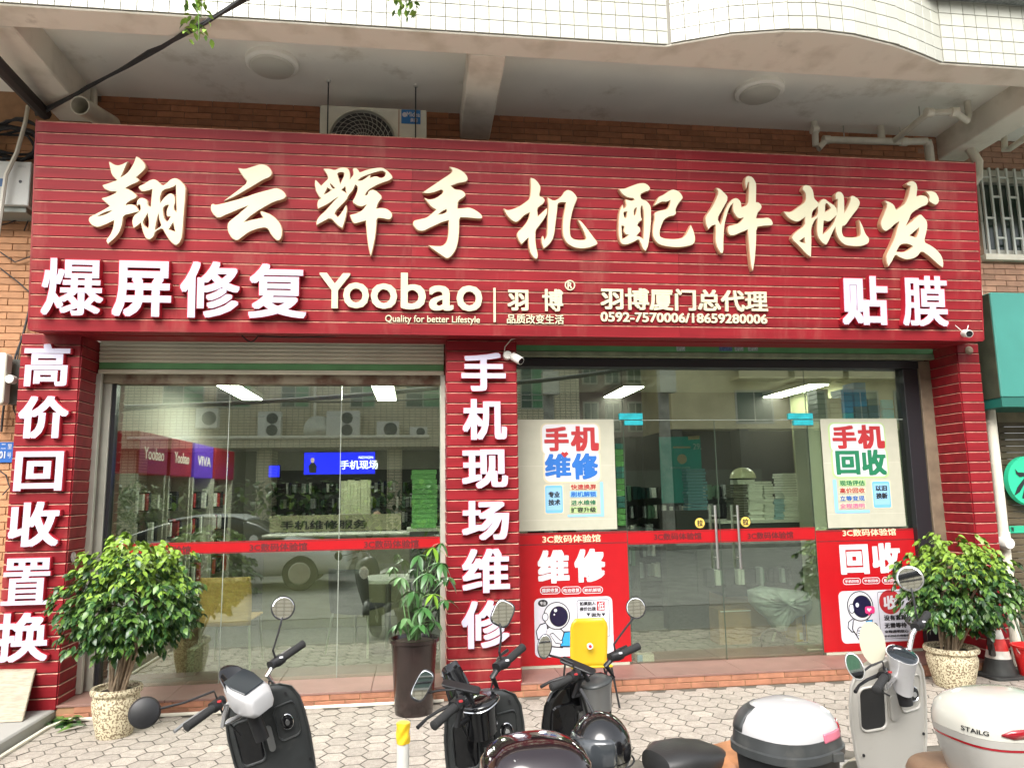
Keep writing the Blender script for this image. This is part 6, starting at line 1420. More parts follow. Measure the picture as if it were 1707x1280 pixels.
for (px, py, dy, sc, mi) in ((668, 962, -.05, .8, 2), (698, 925, .0, .9, 0), (722, 912, .08, .9, 1), (735, 938, -.02, .95, 0), (745, 962, .05, 1.0, 0), (712, 955, -.1, .9, 0), (690, 985, -.12, 1.0, 0), (722, 990, -.2, .8, 1), (742, 1000, -.02, .8, 0), (705, 1012, -.18, .95, 0), (676, 1030, -.12, .9, 2), (700, 1040, -.2, .9, 0), (722, 1035, -.12, .8, 0), (665, 1040, .02, .8, 0), (655, 945, .1, .6, 2), (735, 905, .1, .7, 0)):
    p = PY(px, py, yp+dy); n = rg.choice((6, 7, 7, 8))
    MB().tube([bc+Vector((rg.uniform(-.06, .06), rg.uniform(-.05, .05), h*.95)), (bc+Vector((0, 0, h))).lerp(p, .6)+Vector((0, 0, .05)), p], [.007, .005, .003], 5).build('stem', pm_[2], t, smooth=True)
    y0 = rg.uniform(0, 6.3)
    for k in range(n):
        o = bpy.data.objects.new('leaf', lme[mi]); COL.objects.link(o); o.parent = t; o.location = p-bc
        o.rotation_euler = (rg.uniform(-.3, .3), rg.uniform(.0, .75), y0+k*2*pi/n*.93); o.scale = (sc*rg.uniform(.85, 1.1),)*3
# ------------------------------------------------------------------ yellow child chair
t = thing('child_chair', 'small yellow plastic chair with black metal legs standing in front of the left red poster', 'chair', (1.4, -.28, 0))
yb_ = -.46; x0 = PY(951, 1065, yb_).x; x1 = PY(1013, 1065, yb_).x; zt = PY(983, 1031, yb_).z; zs = PY(983, 1112, yb_).z
mb = MB(); rg_ = []
for k in range(11):
    f = k/10; z = zs-.01+(zt-zs+.01)*f; w = (x1-x0)/2*(.93+.07*min(1, f*3)) * (1 if f < .8 else sqrt(max(.0, 1-((f-.8)/.2)**2*.45)))
    cx = (x0+x1)/2+.008*f
    rg_.append([Vector((cx+w*u, yb_+.04*(1-f)-.03*u*u*0+.022*(1-u*u), z)) for u in [-1+i/5 for i in range(11)]])
mb.rings(rg_, caps=False, closed=False); o = mb.build('backrest', M['yellow'], t, recalc=False, smooth=True); s_ = o.modifiers.new('s', 'SOLIDIFY'); s_.thickness = .012
c = PY(984, 1077, yb_-.012); MB().lathe([(.004, -.004), (.024, -.004), (.024, .012), (.004, .012)], (c.x, yb_-.004, c.z), 18, axis='y').build('emblem', M['txt_w'], t); MB().lathe([(.004, -.008), (.012, -.008), (.012, -.0045), (.004, -.0045)], (c.x, yb_-.004, c.z), 12, axis='y').build('emblem_mark', M['txt_red'], t)
B(x0+.01, x1+.05, -.42, -.10, zs-.02, zs).build('seat', M['yellow'], t, bevel=.008)
for (a, b, cx, cy) in ((x1+.035, -.42, 1.583, -.452), (x1+.035, -.12, 1.60, -.09), (x0+.02, -.42, x0-.01, -.45), (x0+.02, -.12, x0-.01, -.09)):
    MB().tube([(a, b, zs-.02), (cx, cy, 0)], .0085, 8).build('leg', M['black'], t)
# ------------------------------------------------------------------ traffic cone, bucket, mop
cc = PZ(1667, 1122, .02); t = thing('traffic_cone', 'scuffed red and white traffic cone on a black rubber base beside the downpipe', 'cone', (cc.x, cc.y, 0))
zt = PY(1658, 1036, cc.y).z; cr = mat('cone_red', (.60, .035, .03), .5, var=.15, scale=10); cw = mat('cone_white', (.66, .64, .58), .5, var=.15, scale=14); ck = mat('cone_black', (.03, .032, .03), .7, var=.3)
hw = .185
mb = MB(); mb.prism(rrect(-hw, hw, -hw, hw, .05), lambda u, v, e: Vector((cc.x+u, cc.y+v, e)), 0, .025); mb.build('base', ck, t, bevel=.006)
def fr(a, b): return .135+( .028-.135)*a, .135+(.028-.135)*b
H0 = .026
for nm, a, b, m in (('foot', 0, .30, ck), ('band', .302, .45, cw), ('band', .452, .68, cr), ('band', .682, .86, cw), ('tip', .862, 1.0, cr)):
    ra_, rb2 = fr(a, b); MB().lathe([(.012, H0+(zt-H0)*a), (ra_, H0+(zt-H0)*a), (rb2, H0+(zt-H0)*b), (.012, H0+(zt-H0)*b)], (cc.x, cc.y, 0), 28).build(nm, m, t, smooth=True)
c = PY(1652, 1075, cc.y-.05); mb = MB(); rg_ = [[Vector((c.x+(.018+.016*sin(k*2.1+j*1.7))*cos(2*pi*k/10), c.y+.03*sin(2*pi*k/10), c.z+.16-.05*j)) for k in range(10)] for j in range(6)]
mb.rings(rg_).build('rag', mat('rag_dark', (.05, .04, .035), .9), None, smooth=True); tag(scene.objects['rag'], 'dark rag hanging on the left side of the traffic cone', 'rag')
c = PZ(1722, 1128, .01); t = thing('bucket', 'bright red plastic bucket cut off by the right edge beside the cone', 'bucket', (c.x+.02, c.y, 0))
MB().lathe([(.01, .0), (.11, .0), (.15, .26), (.165, .265), (.165, .28), (.145, .28), (.105, .02), (.01, .02)], (c.x+.02, c.y, 0), 24).build('body', mat('bucket_red', (.62, .02, .02), .3), t, smooth=True)
MB().tube([(c.x+.02+.155*cos(a), c.y-.05*sin(a), .27-.12*sin(a)) for a in [pi*i/12 for i in range(13)]], .004, 5).build('handle', M['white'], t)
t = thing('mop', 'mop with a dark green handle leaning behind the traffic cone', 'mop', PY(1700, 1060, .0))
MB().tube([PY(1664, 962, .2), PY(1690, 1025, .1), PY(1709, 1078, .0)], .011, 8).build('handle', mat('mop_green', (.08, .11, .06), .5), t); a = PY(1709, 1078, .0); MB().tube([a, Vector((a.x+.06, -.02, .03))], [.012, .05], 8).build('head', M['cable_w'], t)
# twigs with fresh leaves hanging from the balcony
for (x0, y0, x1, y1, n, lab) in ((322, -18, 332, 66, 20, 'leafy twig hanging in front of the parapet at upper left'), (672, -22, 676, 26, 18, 'small tuft of leaves hanging over the parapet near the middle')):
    a = PY(x0, y0, -1.42); b = PY(x1, y1, -1.42); t = thing('hanging_twig', lab, 'twig', b)
    MB().tube([a+Vector((0, .15, .1)), a, a.lerp(b, .5)+Vector((.015, 0, 0)), b], .004, 5).build('stem', LEAFM, t)
    cl = []; rg = random.Random(int(x0))
    for i in range(n*3):
        f = rg.random(); p = a.lerp(b, f)+Vector((rg.uniform(-.09, .09), rg.uniform(-.06, .03), rg.uniform(-.03, .03))); cl.append((p, rg.uniform(0, 6.3), rg.uniform(0, .9), rg.uniform(-.5, .5), rg.uniform(.6, 1.1), rg.choice((1, 1, 2))))
    leafcloud(cl, 'foliage', t, .06, .034, [LEAFD, LEAFL, LEAFM], 60)

# ------------------------------------------------------------------ electric scooters parked at the kerb
M['s_grey'] = mat('scooter_dark_grey', (.040, .043, .043), .38, var=.08, scale=20, stain=((.13, .125, .11), 7, .54, .35))
M['s_white'] = mat('scooter_white', (.44, .435, .435), .25, stain=((.36, .33, .28), 9, .58, .4), coat=.4)
M['s_beige'] = mat('scooter_beige', (.39, .375, .34), .28, stain=((.30, .27, .22), 8, .57, .35), coat=.4)
M['s_cream'] = mat('scooter_cream', (.58, .55, .43), .3, coat=.4)
M['s_silver'] = mat('scooter_silver_panel', (.30, .30, .29), .28, metal=.5)
M['seat_brown'] = mat('seat_brown', (.25, .155, .095), .5, var=.15, scale=6, bump=.08, bscale=60)
M['seat_tan'] = mat('seat_tan', (.40, .18, .08), .5, var=.25, scale=12, bump=.1, bscale=80)
M['seat_black'] = mat('seat_black', (.022, .022, .022), .42, bump=.1, bscale=160)
M['tail_red'] = mat('tail_red', (.28, .008, .015), .12, coat=.5)
M['tail_pink'] = mat('reflector_pink', (.55, .14, .20), .15, coat=.5)
M['dash'] = mat('dash_glass', (.02, .025, .03), .06)
ROADZ = -.12
def se(x, n): return (abs(x)**(2/n))*(1 if x >= 0 else -1)
def sring(c, ax, ay, hw, hh, n=2.6, seg=24):
    """super-ellipse ring around c in the plane of ax, ay"""
    return [c+ax*(hw*se(cos(2*pi*k/seg), n))+ay*(hh*se(sin(2*pi*k/seg), n)) for k in range(seg)]
X_, Y_, Z_ = Vector((1, 0, 0)), Vector((0, 1, 0)), Vector((0, 0, 1))
def scooter(lab, L, R_, heading, lean, inner, outer, dash, mirrors, grips_m, seatm=None, opts=(), wf_=1.0, dx=0.0):
    """L, R_: world ends of the left and right grip; the body hangs from their middle, heading and leaning as given"""
    L = Vector(L); R_ = Vector(R_); mid = (L+R_)/2
    Rm = Matrix.Rotation(heading, 4, 'Z') @ Matrix.Rotation(lean, 4, 'Y')
    hz = (mid.z-ROADZ)/cos(lean)
    org = mid - (Rm @ Vector((0, 0, hz))); k_ = hz/1.05
    org.z = ROADZ
    t = thing('scooter', lab, 'scooter', org, 'electric scooters parked at the kerb')
    W = Matrix.Translation(org) @ Rm @ Matrix.Scale(k_, 4) @ Matrix.Translation((dx, 0, 0)) @ Matrix.Diagonal((wf_, 1, 1, 1))
    def b(nm, mb, mats, parent=None, **k): return mb.build(nm, mats, parent or t, **k)
    # ---- leg shield: inner panel towards the rider, apron outside
    levels = [(.30, .15, .235, .05), (.40, .175, .215, .07), (.52, .195, .195, .085), (.64, .205, .175, .09), (.74, .205, .155, .09), (.82, .195, .135, .085), (.875, .165, .118, .07), (.905, .11, .10, .05), (.915, .04, .092, .02)]
    levels = [(z+.07 if z > .35 else z, w, yb, d) for z, w, yb, d in levels]
    mi = MB(W); mo = MB(W); ri = []; ro = []
    for z, w, yb, d in levels:
        ri.append([Vector((w*u, yb-.028*(1-abs(u)**3)+.018, z)) for u in [-1+i/8 for i in range(17)]])
        ro.append([Vector((w*u*1.0, yb+.018+d*1.5*(1-abs(u)**2.4), z)) for u in [-1+i/8 for i in range(17)]])
    mi.rings(ri, caps=False, closed=False); mo.rings(ro, caps=False, closed=False)
    mi.rings([ri[-1], ro[-1]], caps=False, closed=False)
    pan = b('inner_panel', mi, [inner], recalc=False, smooth=True, ang=80)
    b('front_apron', mo, [outer], recalc=False, smooth=True, ang=80)
    mb = MB(W); mb.rings([[Vector((s*w, yb+.018, z))+Vector((.008*cos(a), .010*sin(a), 0)) for a in [2*pi*k/6 for k in range(6)]] for s in (1,) for z, w, yb, d in levels]); mb.rings([[Vector((-w, yb+.018, z))+Vector((.008*cos(a), .010*sin(a), 0)) for a in [2*pi*k/6 for k in range(6)]] for z, w, yb, d in levels])
    b('panel_edge', mb, [inner], smooth=True)
    def yb_at(z):
        for (z0, w0, y0, d0), (z1, w1, y1, d1) in zip(levels, levels[1:]):
            if z0 <= z <= z1: return y0+(y1-y0)*(z-z0)/(z1-z0)
        return levels[-1][2]
    def onp(x, z, e=0.0):                                # point on the inner panel
        w = .2; return Vector((x, yb_at(z)-.028*(1-min(1, abs(x)/w)**3)+.018-e, z))
    # pockets: raised lip, plate whose dark colour stands for the shade in a hollow
    def pocket(cx, cz, w, h, m, deep=True):
        pts = rrect(cx-w, cx+w, cz-h, cz+h, min(w, h)*.45, 4)
        mb = MB(W); lip = [[onp(x+(x-cx)*s, z+(z-cz)*s, e) for x, z in pts] for s, e in ((.10, .001), (.05, .010), (0, .008), (-.05, .001))]
        mb.rings(lip, caps=False); b('pocket_rim', mb, [inner], smooth=True, recalc=False)
        mb = MB(W); mb.rings([[onp(cx+(x-cx)*s, cz+(z-cz)*s, e) for x, z in pts] for s, e in ((.97, .0035), (.55, .003), (.06, .003))]); b('pocket', mb, [m], recalc=False)
    pk = M['black_gloss'] if 'dark' in opts else mat('pocket_'+inner.name, tuple(c*.45 for c in inner.node_tree.nodes['Principled BSDF'].inputs['Base Color'].default_value[:3]) if not inner.node_tree.nodes['Principled BSDF'].inputs['Base Color'].is_linked else (.02, .02, .02), .45)
    pocket(-.105, .775, .062, .095, pk); pocket(.105, .805, .058, .075, inner)
    mb = MB(W); mb.lathe([(.001, -.022), (.020, -.022), (.022, -.014), (.034, -.012), (.036, 0), (.001, 0)], onp(.105, .805, .003), 20, axis='y'); b('key_switch', mb, [M['black_gloss']], smooth=True)
    mb = MB(W); mb.lathe([(.001, -.026), (.012, -.026), (.013, -.021), (.001, -.021)], onp(.105, .805, .003), 14, axis='y'); mb.rings([[onp(.105, .805, .003)+Vector(((.031+.003*cos(q))*cos(a), -.013+.003*sin(q), (.031+.003*cos(q))*sin(a))) for q in (0, 1.57, 3.14, 4.71)] for a in [2*pi*k/20 for k in range(21)]], caps=False); b('key_ring', mb, [M['chrome']], smooth=True)
    mb = MB(W); cz = .76; pts = rrect(-.018, .018, cz-.058, cz+.058, .0175, 6); mb.rings([[onp(x, z, e) for x, z in pts] for e in (0, .012)] + [[onp(x*.7, cz+(z-cz)*.85, .013) for x, z in pts]]); b('bag_hook', mb, [M['s_silver'] if inner is not M['s_beige'] else inner], smooth=True)
    for sx, z in ((.13, .925), (.175, .60), (-.165, .57)):
        mb = MB(W); mb.lathe([(.001, -.004), (.007, -.004), (.007, 0), (.001, 0)], onp(sx, z, .0), 8, axis='y'); b('screw_cap', mb, [M['black']])
    # ---- floorboard, rear body, wheels
    mb = MB(W); mb.rings([sring(Vector((0, y, .27)), X_, Z_, w, .045, 5) for y, w in ((.22, .13), (.05, .17), (-.15, .18), (-.36, .17))]); b('floorboard', mb, [inner], smooth=True)
    mb = MB(W); mb.rings([sring(Vector((0, y, z)), X_, Z_, w, h, 3) for y, z, w, h in ((-.34, .36, .11, .10), (-.40, .45, .15, .19), (-.60, .50, .16, .17), (-.85, .55, .15, .14), (-1.02, .60, .11, .09), (-1.10, .63, .05, .04))]); b('rear_body', mb, [outer], smooth=True)
    for yy, rr in ((.36, .215), (-.86, .215)):
        mb = MB(W); mb.lathe([(.11, -.045), (.17, -.048), (.205, -.035), (.215, 0), (.205, .035), (.17, .048), (.11, .045)], Vector((0, yy, .215)), 30, axis='x'); w = b('wheel', mb, [M['rubber']], smooth=True, ang=60)
        mb = MB(W); mb.lathe([(.02, -.05), (.11, -.035), (.12, 0), (.11, .035), (.02, .05)], Vector((0, yy, .215)), 20, axis='x'); b('rim', mb, [M['s_silver']], w, smooth=True)
    mb = MB(W); mb.rings([[Vector((.065*u, .36+.245*cos(a), .215+.245*sin(a)+.012*(1-u*u))) for u in (-1, -.6, 0, .6, 1)] for a in [radians(x) for x in range(20, 161, 14)]], caps=False, closed=False); o = b('front_fender', mb, [outer], recalc=False, smooth=True); s_ = o.modifiers.new('s', 'SOLIDIFY'); s_.thickness = .006
    for s in (-1, 1):
        mb = MB(W); mb.tube([(s*.06, .36, .215), (s*.06, .20, .66)], .018, 8); b('fork_leg', mb, [M['s_silver']], smooth=True)
    mb = MB(W); mb.lathe([(.001, .03), (.05, .028), (.075, .01), (.08, -.02), (.001, -.02)], Vector((0, .315, .80)), 24, axis='y'); b('headlight', mb, [M['white_gloss']], smooth=True)
    mb = MB(W); mb.tube([(-.10, -.30, .30), (-.20, -.36, .06), (-.24, -.38, .01)], .011, 8); b('side_stand', mb, [M['black']])
    sm = seatm or M['seat_black']
    mb = MB(W); mb.rings([sring(Vector((0, y, z)), X_, Z_, w, h, 2.8) for y, z, w, h in ((-.33, .66, .045, .02), (-.37, .675, .10, .045), (-.48, .685, .135, .055), (-.65, .69, .145, .055), (-.80, .70, .14, .055), (-.93, .71, .10, .045), (-.97, .71, .05, .02))]); b('seat', mb, [sm], smooth=True)
    mb = MB(W); mb.rings([sring(Vector((0, y, .62)), X_, Z_, w, .035, 3) for y, w in ((-1.04, .03), (-1.09, .09), (-1.12, .085))]); b('tail_light', mb, [M['tail_red']], smooth=True)
    # ---- steering head in the frame of the bars
    ax = (R_-L).normalized(); up = (Rm.to_3x3() @ Z_); up = (up-ax*up.dot(ax)).normalized(); fw = up.cross(ax)
    ln = (R_-L).length; hl = ln/2
    def H(x, y, z): return mid+ax*x+fw*y+up*z
    gl = min(.135, hl*.42)
    bar = MB(); bar.tube([H(-hl+.03, 0, 0), H(-hl+gl+.03, .012, 0), H(-hl+gl+.08, .03, -.03), H(-hl*.45, .05, -.10), H(0, .06, -.13), H(hl*.45, .05, -.10), H(hl-gl-.08, .03, -.03), H(hl-gl-.03, .012, 0), H(hl-.03, 0, 0)], .0125, 12)
    bar.build('handlebar', [M['chrome'] if 'chrome' in opts else M['black']], t, smooth=True)
    MB().tube([H(0, .05, -.12), H(0, .045, -.26)], .03, 12).build('steering_stem', [M['black']], t, smooth=True)
    for s, e in ((-1, L), (1, R_)):
        MB().tube([e, e-ax*s*.004, e-ax*s*.02, e-ax*s*gl], [.012, .0185, .0175, .0165], 16).build('grip', [M['rubber']], t, smooth=True)
        MB().rings([sring(H(s*(hl-gl-d), .006+.01*q, .0), fw, up, .024-.004*q, .022-.003*q, 3, 14) for q, d in ((0, .0), (0, .028), (1, .045), (1, .06))]).build('switch_box', [M['black']], t, smooth=True)
        MB().tube([H(s*(hl-gl-.03), .03, -.005), H(s*(hl-gl+.02), .065, -.008), H(s*(hl-.06), .085, -.012), H(s*(hl-.005), .085, -.016)], [.009, .007, .006, .008], 8).build('brake_lever', [M['black'] if 'darklever' in opts else M['s_silver']], t, smooth=True)
        MB().tube([H(s*(hl-gl-.05), .035, -.02), H(s*(hl-gl-.07), .06, -.09), H(s*.06, .09, -.20)], .004, 6).build('brake_cable', [M['cable']], t, smooth=True)
        mb = MB(); mb.lathe([(.001, .006), (.008, .006), (.009, 0), (.001, 0)], H(s*(hl-gl-.02), -.018, .012), 10); mb.build('button', [M['txt_w'] if s > 0 else M['txt_red']], t)
    # ---- mirrors: (side, pixel, half sizes in pixels, kind, y of the mirror)
    for s, (mx, my), (rx, ry), kind, dy, rot in mirrors:
        e = L if s < 0 else R_; c = PY(mx, my, e.y+dy); kk = (CAM-c).length/F
        n_ = ((CAM-c).normalized()+Z_*(.10 if kind != 'back' else 0)).normalized(); rr_ = n_.cross(Z_).normalized()*-1; uu = rr_.cross(n_)*-1
        a_, b_ = rr_*cos(rot)+uu*sin(rot), -rr_*sin(rot)+uu*cos(rot)
        ne = 2 if kind != 'square' else 3.4
        def ringm(sc, off): return [c+a_*(rx*kk*sc*se(cos(q), ne))+b_*(ry*kk*sc*se(sin(q), ne))-n_*off for q in [2*pi*k/28 for k in range(28)]]
        if kind == 'back': mb = MB().rings([ringm(1.0, .004), ringm(1.04, -.0), ringm(.92, -.014), ringm(.5, -.022), ringm(.05, -.023)])
        else: mb = MB().rings([ringm(1.0, -.002), ringm(1.05, .0), ringm(1.04, .012), ringm(.6, .022), ringm(.05, .024)])
        mh = mb.build('mirror', [M['black'] if not ('pale' in opts and kind != 'back') else M['s_silver']], t, smooth=True)
        if kind != 'back': MB().rings([ringm(.93, -.0035), ringm(.9, -.004)]).build('mirror_glass', [M['mirror']], mh, recalc=True)
        base = H(s*(hl-gl-.03), .005, .02)
        MB().tube([base, base+up*.035, base.lerp(c, .45)+up*.01-n_*.01, c-n_*.012-b_*ry*kk*.6*(0 if kind == 'back' else 1)], .0048, 8).build('mirror_stem', [M['black']], t, smooth=True)
    # ---- dash pod
    H0_ = H
    if dash == 'white':
        def H(x, y, z): return H0_(x*.76, .03+(y-.03)*.76, -.07+(z+.06)*.76)
    if dash == 'white':
        mb = MB(); mb.rings([[H(x*w, y, z) for x, z in ((-1, z0+.03), (-.7, z0), (.7, z0), (1, z0+.03), (1, z1-.02), (.75, z1), (-.75, z1), (-1, z1-.02))] for y, w, z0, z1 in ((-.060, .072, -.145, -.055), (-.035, .092, -.15, -.02), (.02, .098, -.14, .02), (.07, .095, -.12, .05), (.12, .08, -.09, .065))]); mb.build('dash_pod', [M['s_white']], t, bevel=.006, seg=2, smooth=True)
        mb = MB(); mb.prism([(-.070, -.030), (.070, -.030), (.085, .05), (.075, .105), (-.075, .105), (-.085, .05)], lambda u, v, e: H(u, v, -.022+(v+.03)*.62+e), .012, .020); mb.build('dash_screen', [M['dash']], t, bevel=.002)
        mb = MB(); rg = []
        for f in [i/6 for i in range(7)]: rg.append([H(.092*(1-.28*f**2)*u, .10+.035*f+.035*(1-u*u)-.05*(1-f), .0+.135*f*(1-.25*u*u)+.0) for u in [-1+i/6 for i in range(13)]])
        mb.rings(rg, caps=False, closed=False); o = mb.build('windscreen', [M['black_gloss']], t, recalc=False, smooth=True); s_ = o.modifiers.new('s', 'SOLIDIFY'); s_.thickness = .004
    elif dash == 'round':
        mb = MB(); mb.rings([sring(H(0, y, z), ax, (fw*.9+up*.45).normalized(), w, h, 2.3, 24) for y, z, w, h in ((.045, -.20, .045, .04), (.035, -.12, .055, .05), (.02, -.06, .072, .060), (.015, -.03, .078, .068))]); mb.build('dash_pod', [M['s_white'] if 'pale' in opts else M['chrome']], t, smooth=True, ang=60)
        mb = MB(); d = (fw*.9+up*.45).normalized(); nrm = ax.cross(d); mb.rings([sring(H(0, .015, -.03)+nrm*q, ax, d, w, h, 2.3, 24) for q, w, h in ((.0, .074, .064), (.006, .068, .058), (.009, .03, .03))]); mb.build('dash_screen', [M['dash']], t, smooth=True, ang=60)
        mb = MB(); d2 = up; wx = (Rm.to_3x3() @ X_); mb.rings([[H(-.01, .13, .02)+(wx if 'pale' in opts else ax)*(.062*cos(a)*q)+d2*(.095*sin(a)*q)-fw*(-.02*(1-q)) for a in [2*pi*k/24 for k in range(24)]] for q in (1, .7, .05)]); o = mb.build('windscreen' if 'pale' in opts else 'visor', [M['s_cream'] if 'pale' in opts else M['black_gloss']], t, smooth=True, recalc=False); s_ = o.modifiers.new('s', 'SOLIDIFY'); s_.thickness = .005
    else:
        mb = MB(); mb.rings([sring(H(0, .03+y, z), ax, fw, w, h, 2.6, 24) for y, z, w, h in ((.03, -.22, .062, .058), (.015, -.12, .070, .065), (.005, -.085, .073, .070))]); mb.build('dash_pod', [M['s_silver'] if dash == 'silver' else M['black_gloss']], t, smooth=True, ang=60)
        mb = MB(); mb.rings([sring(H(0, .035, z), ax, fw, w, h, 2.6, 24) for z, w, h in ((-.084, .073, .070), (-.078, .074, .071), (-.070, .066, .063), (-.068, .02, .02))]); mb.build('dash_screen', [M['black_gloss'] if dash != 'silver' else M['s_grey']], t, smooth=True, ang=60)
        if dash == 'black': mb = MB(); mb.rings([[H((.0765+.003*cos(q))*se(cos(a), 2.6), .035+(.0735+.003*cos(q))*se(sin(a), 2.6), -.088+.003*sin(q)) for q in (0, 1.57, 3.14, 4.71)] for a in [2*pi*k/28 for k in range(29)]], caps=False); mb.build('dash_trim', [M['chrome']], t, smooth=True)
        mb = MB(); mb.prism(rrect(-.033, .033, -.085, .085, .015), (lambda u, v, e: H(-.06+u*.75+v*-.55, .06+v*.6+u*.35, .005+v*.45+e)), 0, .012); mb.build('phone_holder', [M['black']], t, bevel=.003)
        MB().tube([H(-.05, .06, .0), H(-.02, .05, -.08)], .010, 8).build('holder_arm', [M['black']], t)
        if dash == 'black':
            mb = MB(); rg = []
            for f in [i/5 for i in range(6)]: rg.append([H(.075*(1-.35*f**2)*u+.01, .13+.03*f+.02*(1-u*u), -.10+.16*f) for u in [-1+i/5 for i in range(11)]])
            mb.rings(rg, caps=False, closed=False); o = mb.build('windscreen', [M['black_gloss']], t, recalc=False, smooth=True); s_ = o.modifiers.new('s', 'SOLIDIFY'); s_.thickness = .004
    return t, W, H

def zpt(p, z): return PZ(p[0], p[1], z)
s1, W1, H1 = scooter('dark grey scooter with a white dash pod before the left window', zpt((309, 1213), .82), zpt((506, 1072), 1.02), radians(13), radians(-15), M['s_grey'], M['s_grey'], 'white',
    [(1, (472, 1013), (17, 17), 'face', .06, 0), (-1, (241, 1187), (20, 20), 'back', .10, .3)], None, opts=('dark', 'chrome'), wf_=.78, dx=.02)
s2, W2, H2 = scooter('black scooter with a black top box beside the white bollard', zpt((722, 1210), .85), zpt((872, 1078), 1.02), radians(7), radians(-6), M['s_grey'], M['s_grey'], 'black',
    [(1, (838, 1022), (16, 20), 'square', .03, -.45), (-1, (704, 1142), (12, 23), 'square', .10, -.5)], None, opts=('dark', 'darklever'), wf_=.82, dx=.02)
s3, W3, H3 = scooter('scooter with cream front and white top box before the yellow chair', zpt((918, 1146), .86), zpt((1065, 1076), .97), radians(27), radians(-5), M['black_gloss'], M['s_cream'], 'silver',
    [(1, (1060, 1013), (15, 16), 'face', .02, 0), (-1, (908, 1077), (11, 18), 'face', .08, -.15)], None, opts=('dark', 'darklever'))
s4, W4, H4 = scooter('beige scooter with brown seat and white rear trunk at the right', zpt((1460, 1150), .88), zpt((1546, 1023), 1.06), radians(4), radians(-7), M['s_beige'], M['s_cream'], 'round',
    [(1, (1517, 964), (17, 17), 'face', .03, 0), (-1, (1425, 1110), (11, 19), 'face', .10, .35)], None, seatm=M['seat_brown'], opts=('pale', 'chrome', 'darklever'), wf_=.94)

# ---- boxes, extra seats and the helmet
def wbox(t, nm, c, hx, hy, rz, levels, mats, n=3.2, seg=36, tilt=0):
    """lofted rounded box; levels: (z, scale x, scale y, material index of the band above)"""
    Mx = Matrix.Translation(c) @ Matrix.Rotation(rz, 4, 'Z') @ Matrix.Rotation(tilt, 4, 'Y'); rg = []; 
    for z, sx, sy, m in levels: rg.append([Mx @ Vector((hx*sx*se(cos(2*pi*k/seg), n), hy*sy*se(sin(2*pi*k/seg), n), z)) for k in range(seg)])
    return rg
def toploft(t, parts, c, hx, hy, rz, n=3.0, tilt=0):
    for nm, levels, m in parts:
        rg = wbox(t, nm, c, hx, hy, rz, levels, None, n, tilt=tilt); MB().rings(rg).build(nm, [m], t, smooth=True, ang=40)
# white and black top box on the third scooter
c = PZ(1312, 1243, .80); RZ3 = radians(27)
toploft(s3, [('box_base', [(-.20, .80, .80, 0), (-.17, .86, .86, 0), (-.012, .93, .93, 0)], M['black']),
             ('box_rim', [(-.011, .97, .97, 0), (-.006, 1.03, 1.03, 0), (.018, 1.03, 1.03, 0), (.022, .99, .99, 0), (.058, .96, .96, 0)], M['s_grey']),
             ('box_lid', [(.059, .955, .955, 0), (.085, .93, .93, 0), (.115, .83, .83, 0), (.138, .66, .66, 0), (.152, .42, .42, 0), (.157, .15, .15, 0), (.1575, .01, .01, 0)], M['s_white'])], c, .18, .165, RZ3, 2.6)
Mx = Matrix.Translation(c) @ Matrix.Rotation(RZ3, 4, 'Z')
def lidpt(a, z, off=.004):
    lv = [(.0, 1.0), (.058, .96), (.085, .93), (.115, .83), (.138, .66), (.152, .42), (.158, .02)]
    for (z0, s0), (z1, s1_) in zip(lv, lv[1:]):
        if z0 <= z <= z1: s = s0+(s1_-s0)*(z-z0)/(z1-z0)
    return Mx @ Vector(((.18*s+off)*se(cos(a), 2.6), (.165*s+off)*se(sin(a), 2.6), z+off*.5))
for nm, a0, a1, z0, z1, m in (('reflector', -92, -62, .050, .078, M['tail_pink']), ('reflector', -60, -40, .060, .095, M['tail_red']), ('lid_stripe', 100, 165, .062, .140, M['s_grey'])):
    mb = MB(); mb.rings([[lidpt(radians(a0+(a1-a0)*i/10), z0+(z1-z0)*j/5+.0, .003) for i in range(11)] for j in range(6)], caps=False, closed=False); o = mb.build(nm, [m], s3, recalc=False, smooth=True); s_ = o.modifiers.new('s', 'SOLIDIFY'); s_.thickness = .004
p = Mx @ Vector((.03, -.172, .005)); MB().box(p.x-.02, p.x+.02, p.y-.012, p.y+.01, p.z-.014, p.z+.014).build('latch', [M['s_grey']], s3, bevel=.002)
# long black seat and tan pad before it
c = PZ(1148, 1252, .66); Ms = Matrix.Translation(c) @ Matrix.Rotation(radians(20), 4, 'Z')
for o in [o for o in list(s3.children) if o.name.split('.')[0] == 'seat']: bpy.data.objects.remove(o)
mb = MB(Ms @ Matrix.Rotation(radians(90), 4, 'Z')); 
mb.rings([sring(Vector((0, y, z)), X_, Z_, w, h, 2.5) for y, z, w, h in ((.185, -.03, .03, .02), (.165, -.025, .09, .05), (.10, -.018, .125, .062), (.0, -.020, .13, .058), (-.09, -.028, .115, .050), (-.155, -.04, .08, .035), (-.175, -.05, .04, .02))])
mb.build('seat', [M['seat_black']], s3, smooth=True)
c2 = PZ(1225, 1272, .60); mb = MB(Matrix.Translation(c2) @ Matrix.Rotation(radians(110), 4, 'Z'))
mb.rings([sring(Vector((0, y, z)), X_, Z_, w, h, 4) for y, z, w, h in ((.13, -.03, .10, .05), (.10, 0, .12, .055), (-.10, .005, .12, .055), (-.16, -.02, .10, .04))]); mb.build('rear_pad', [M['seat_tan']], s3, smooth=True)
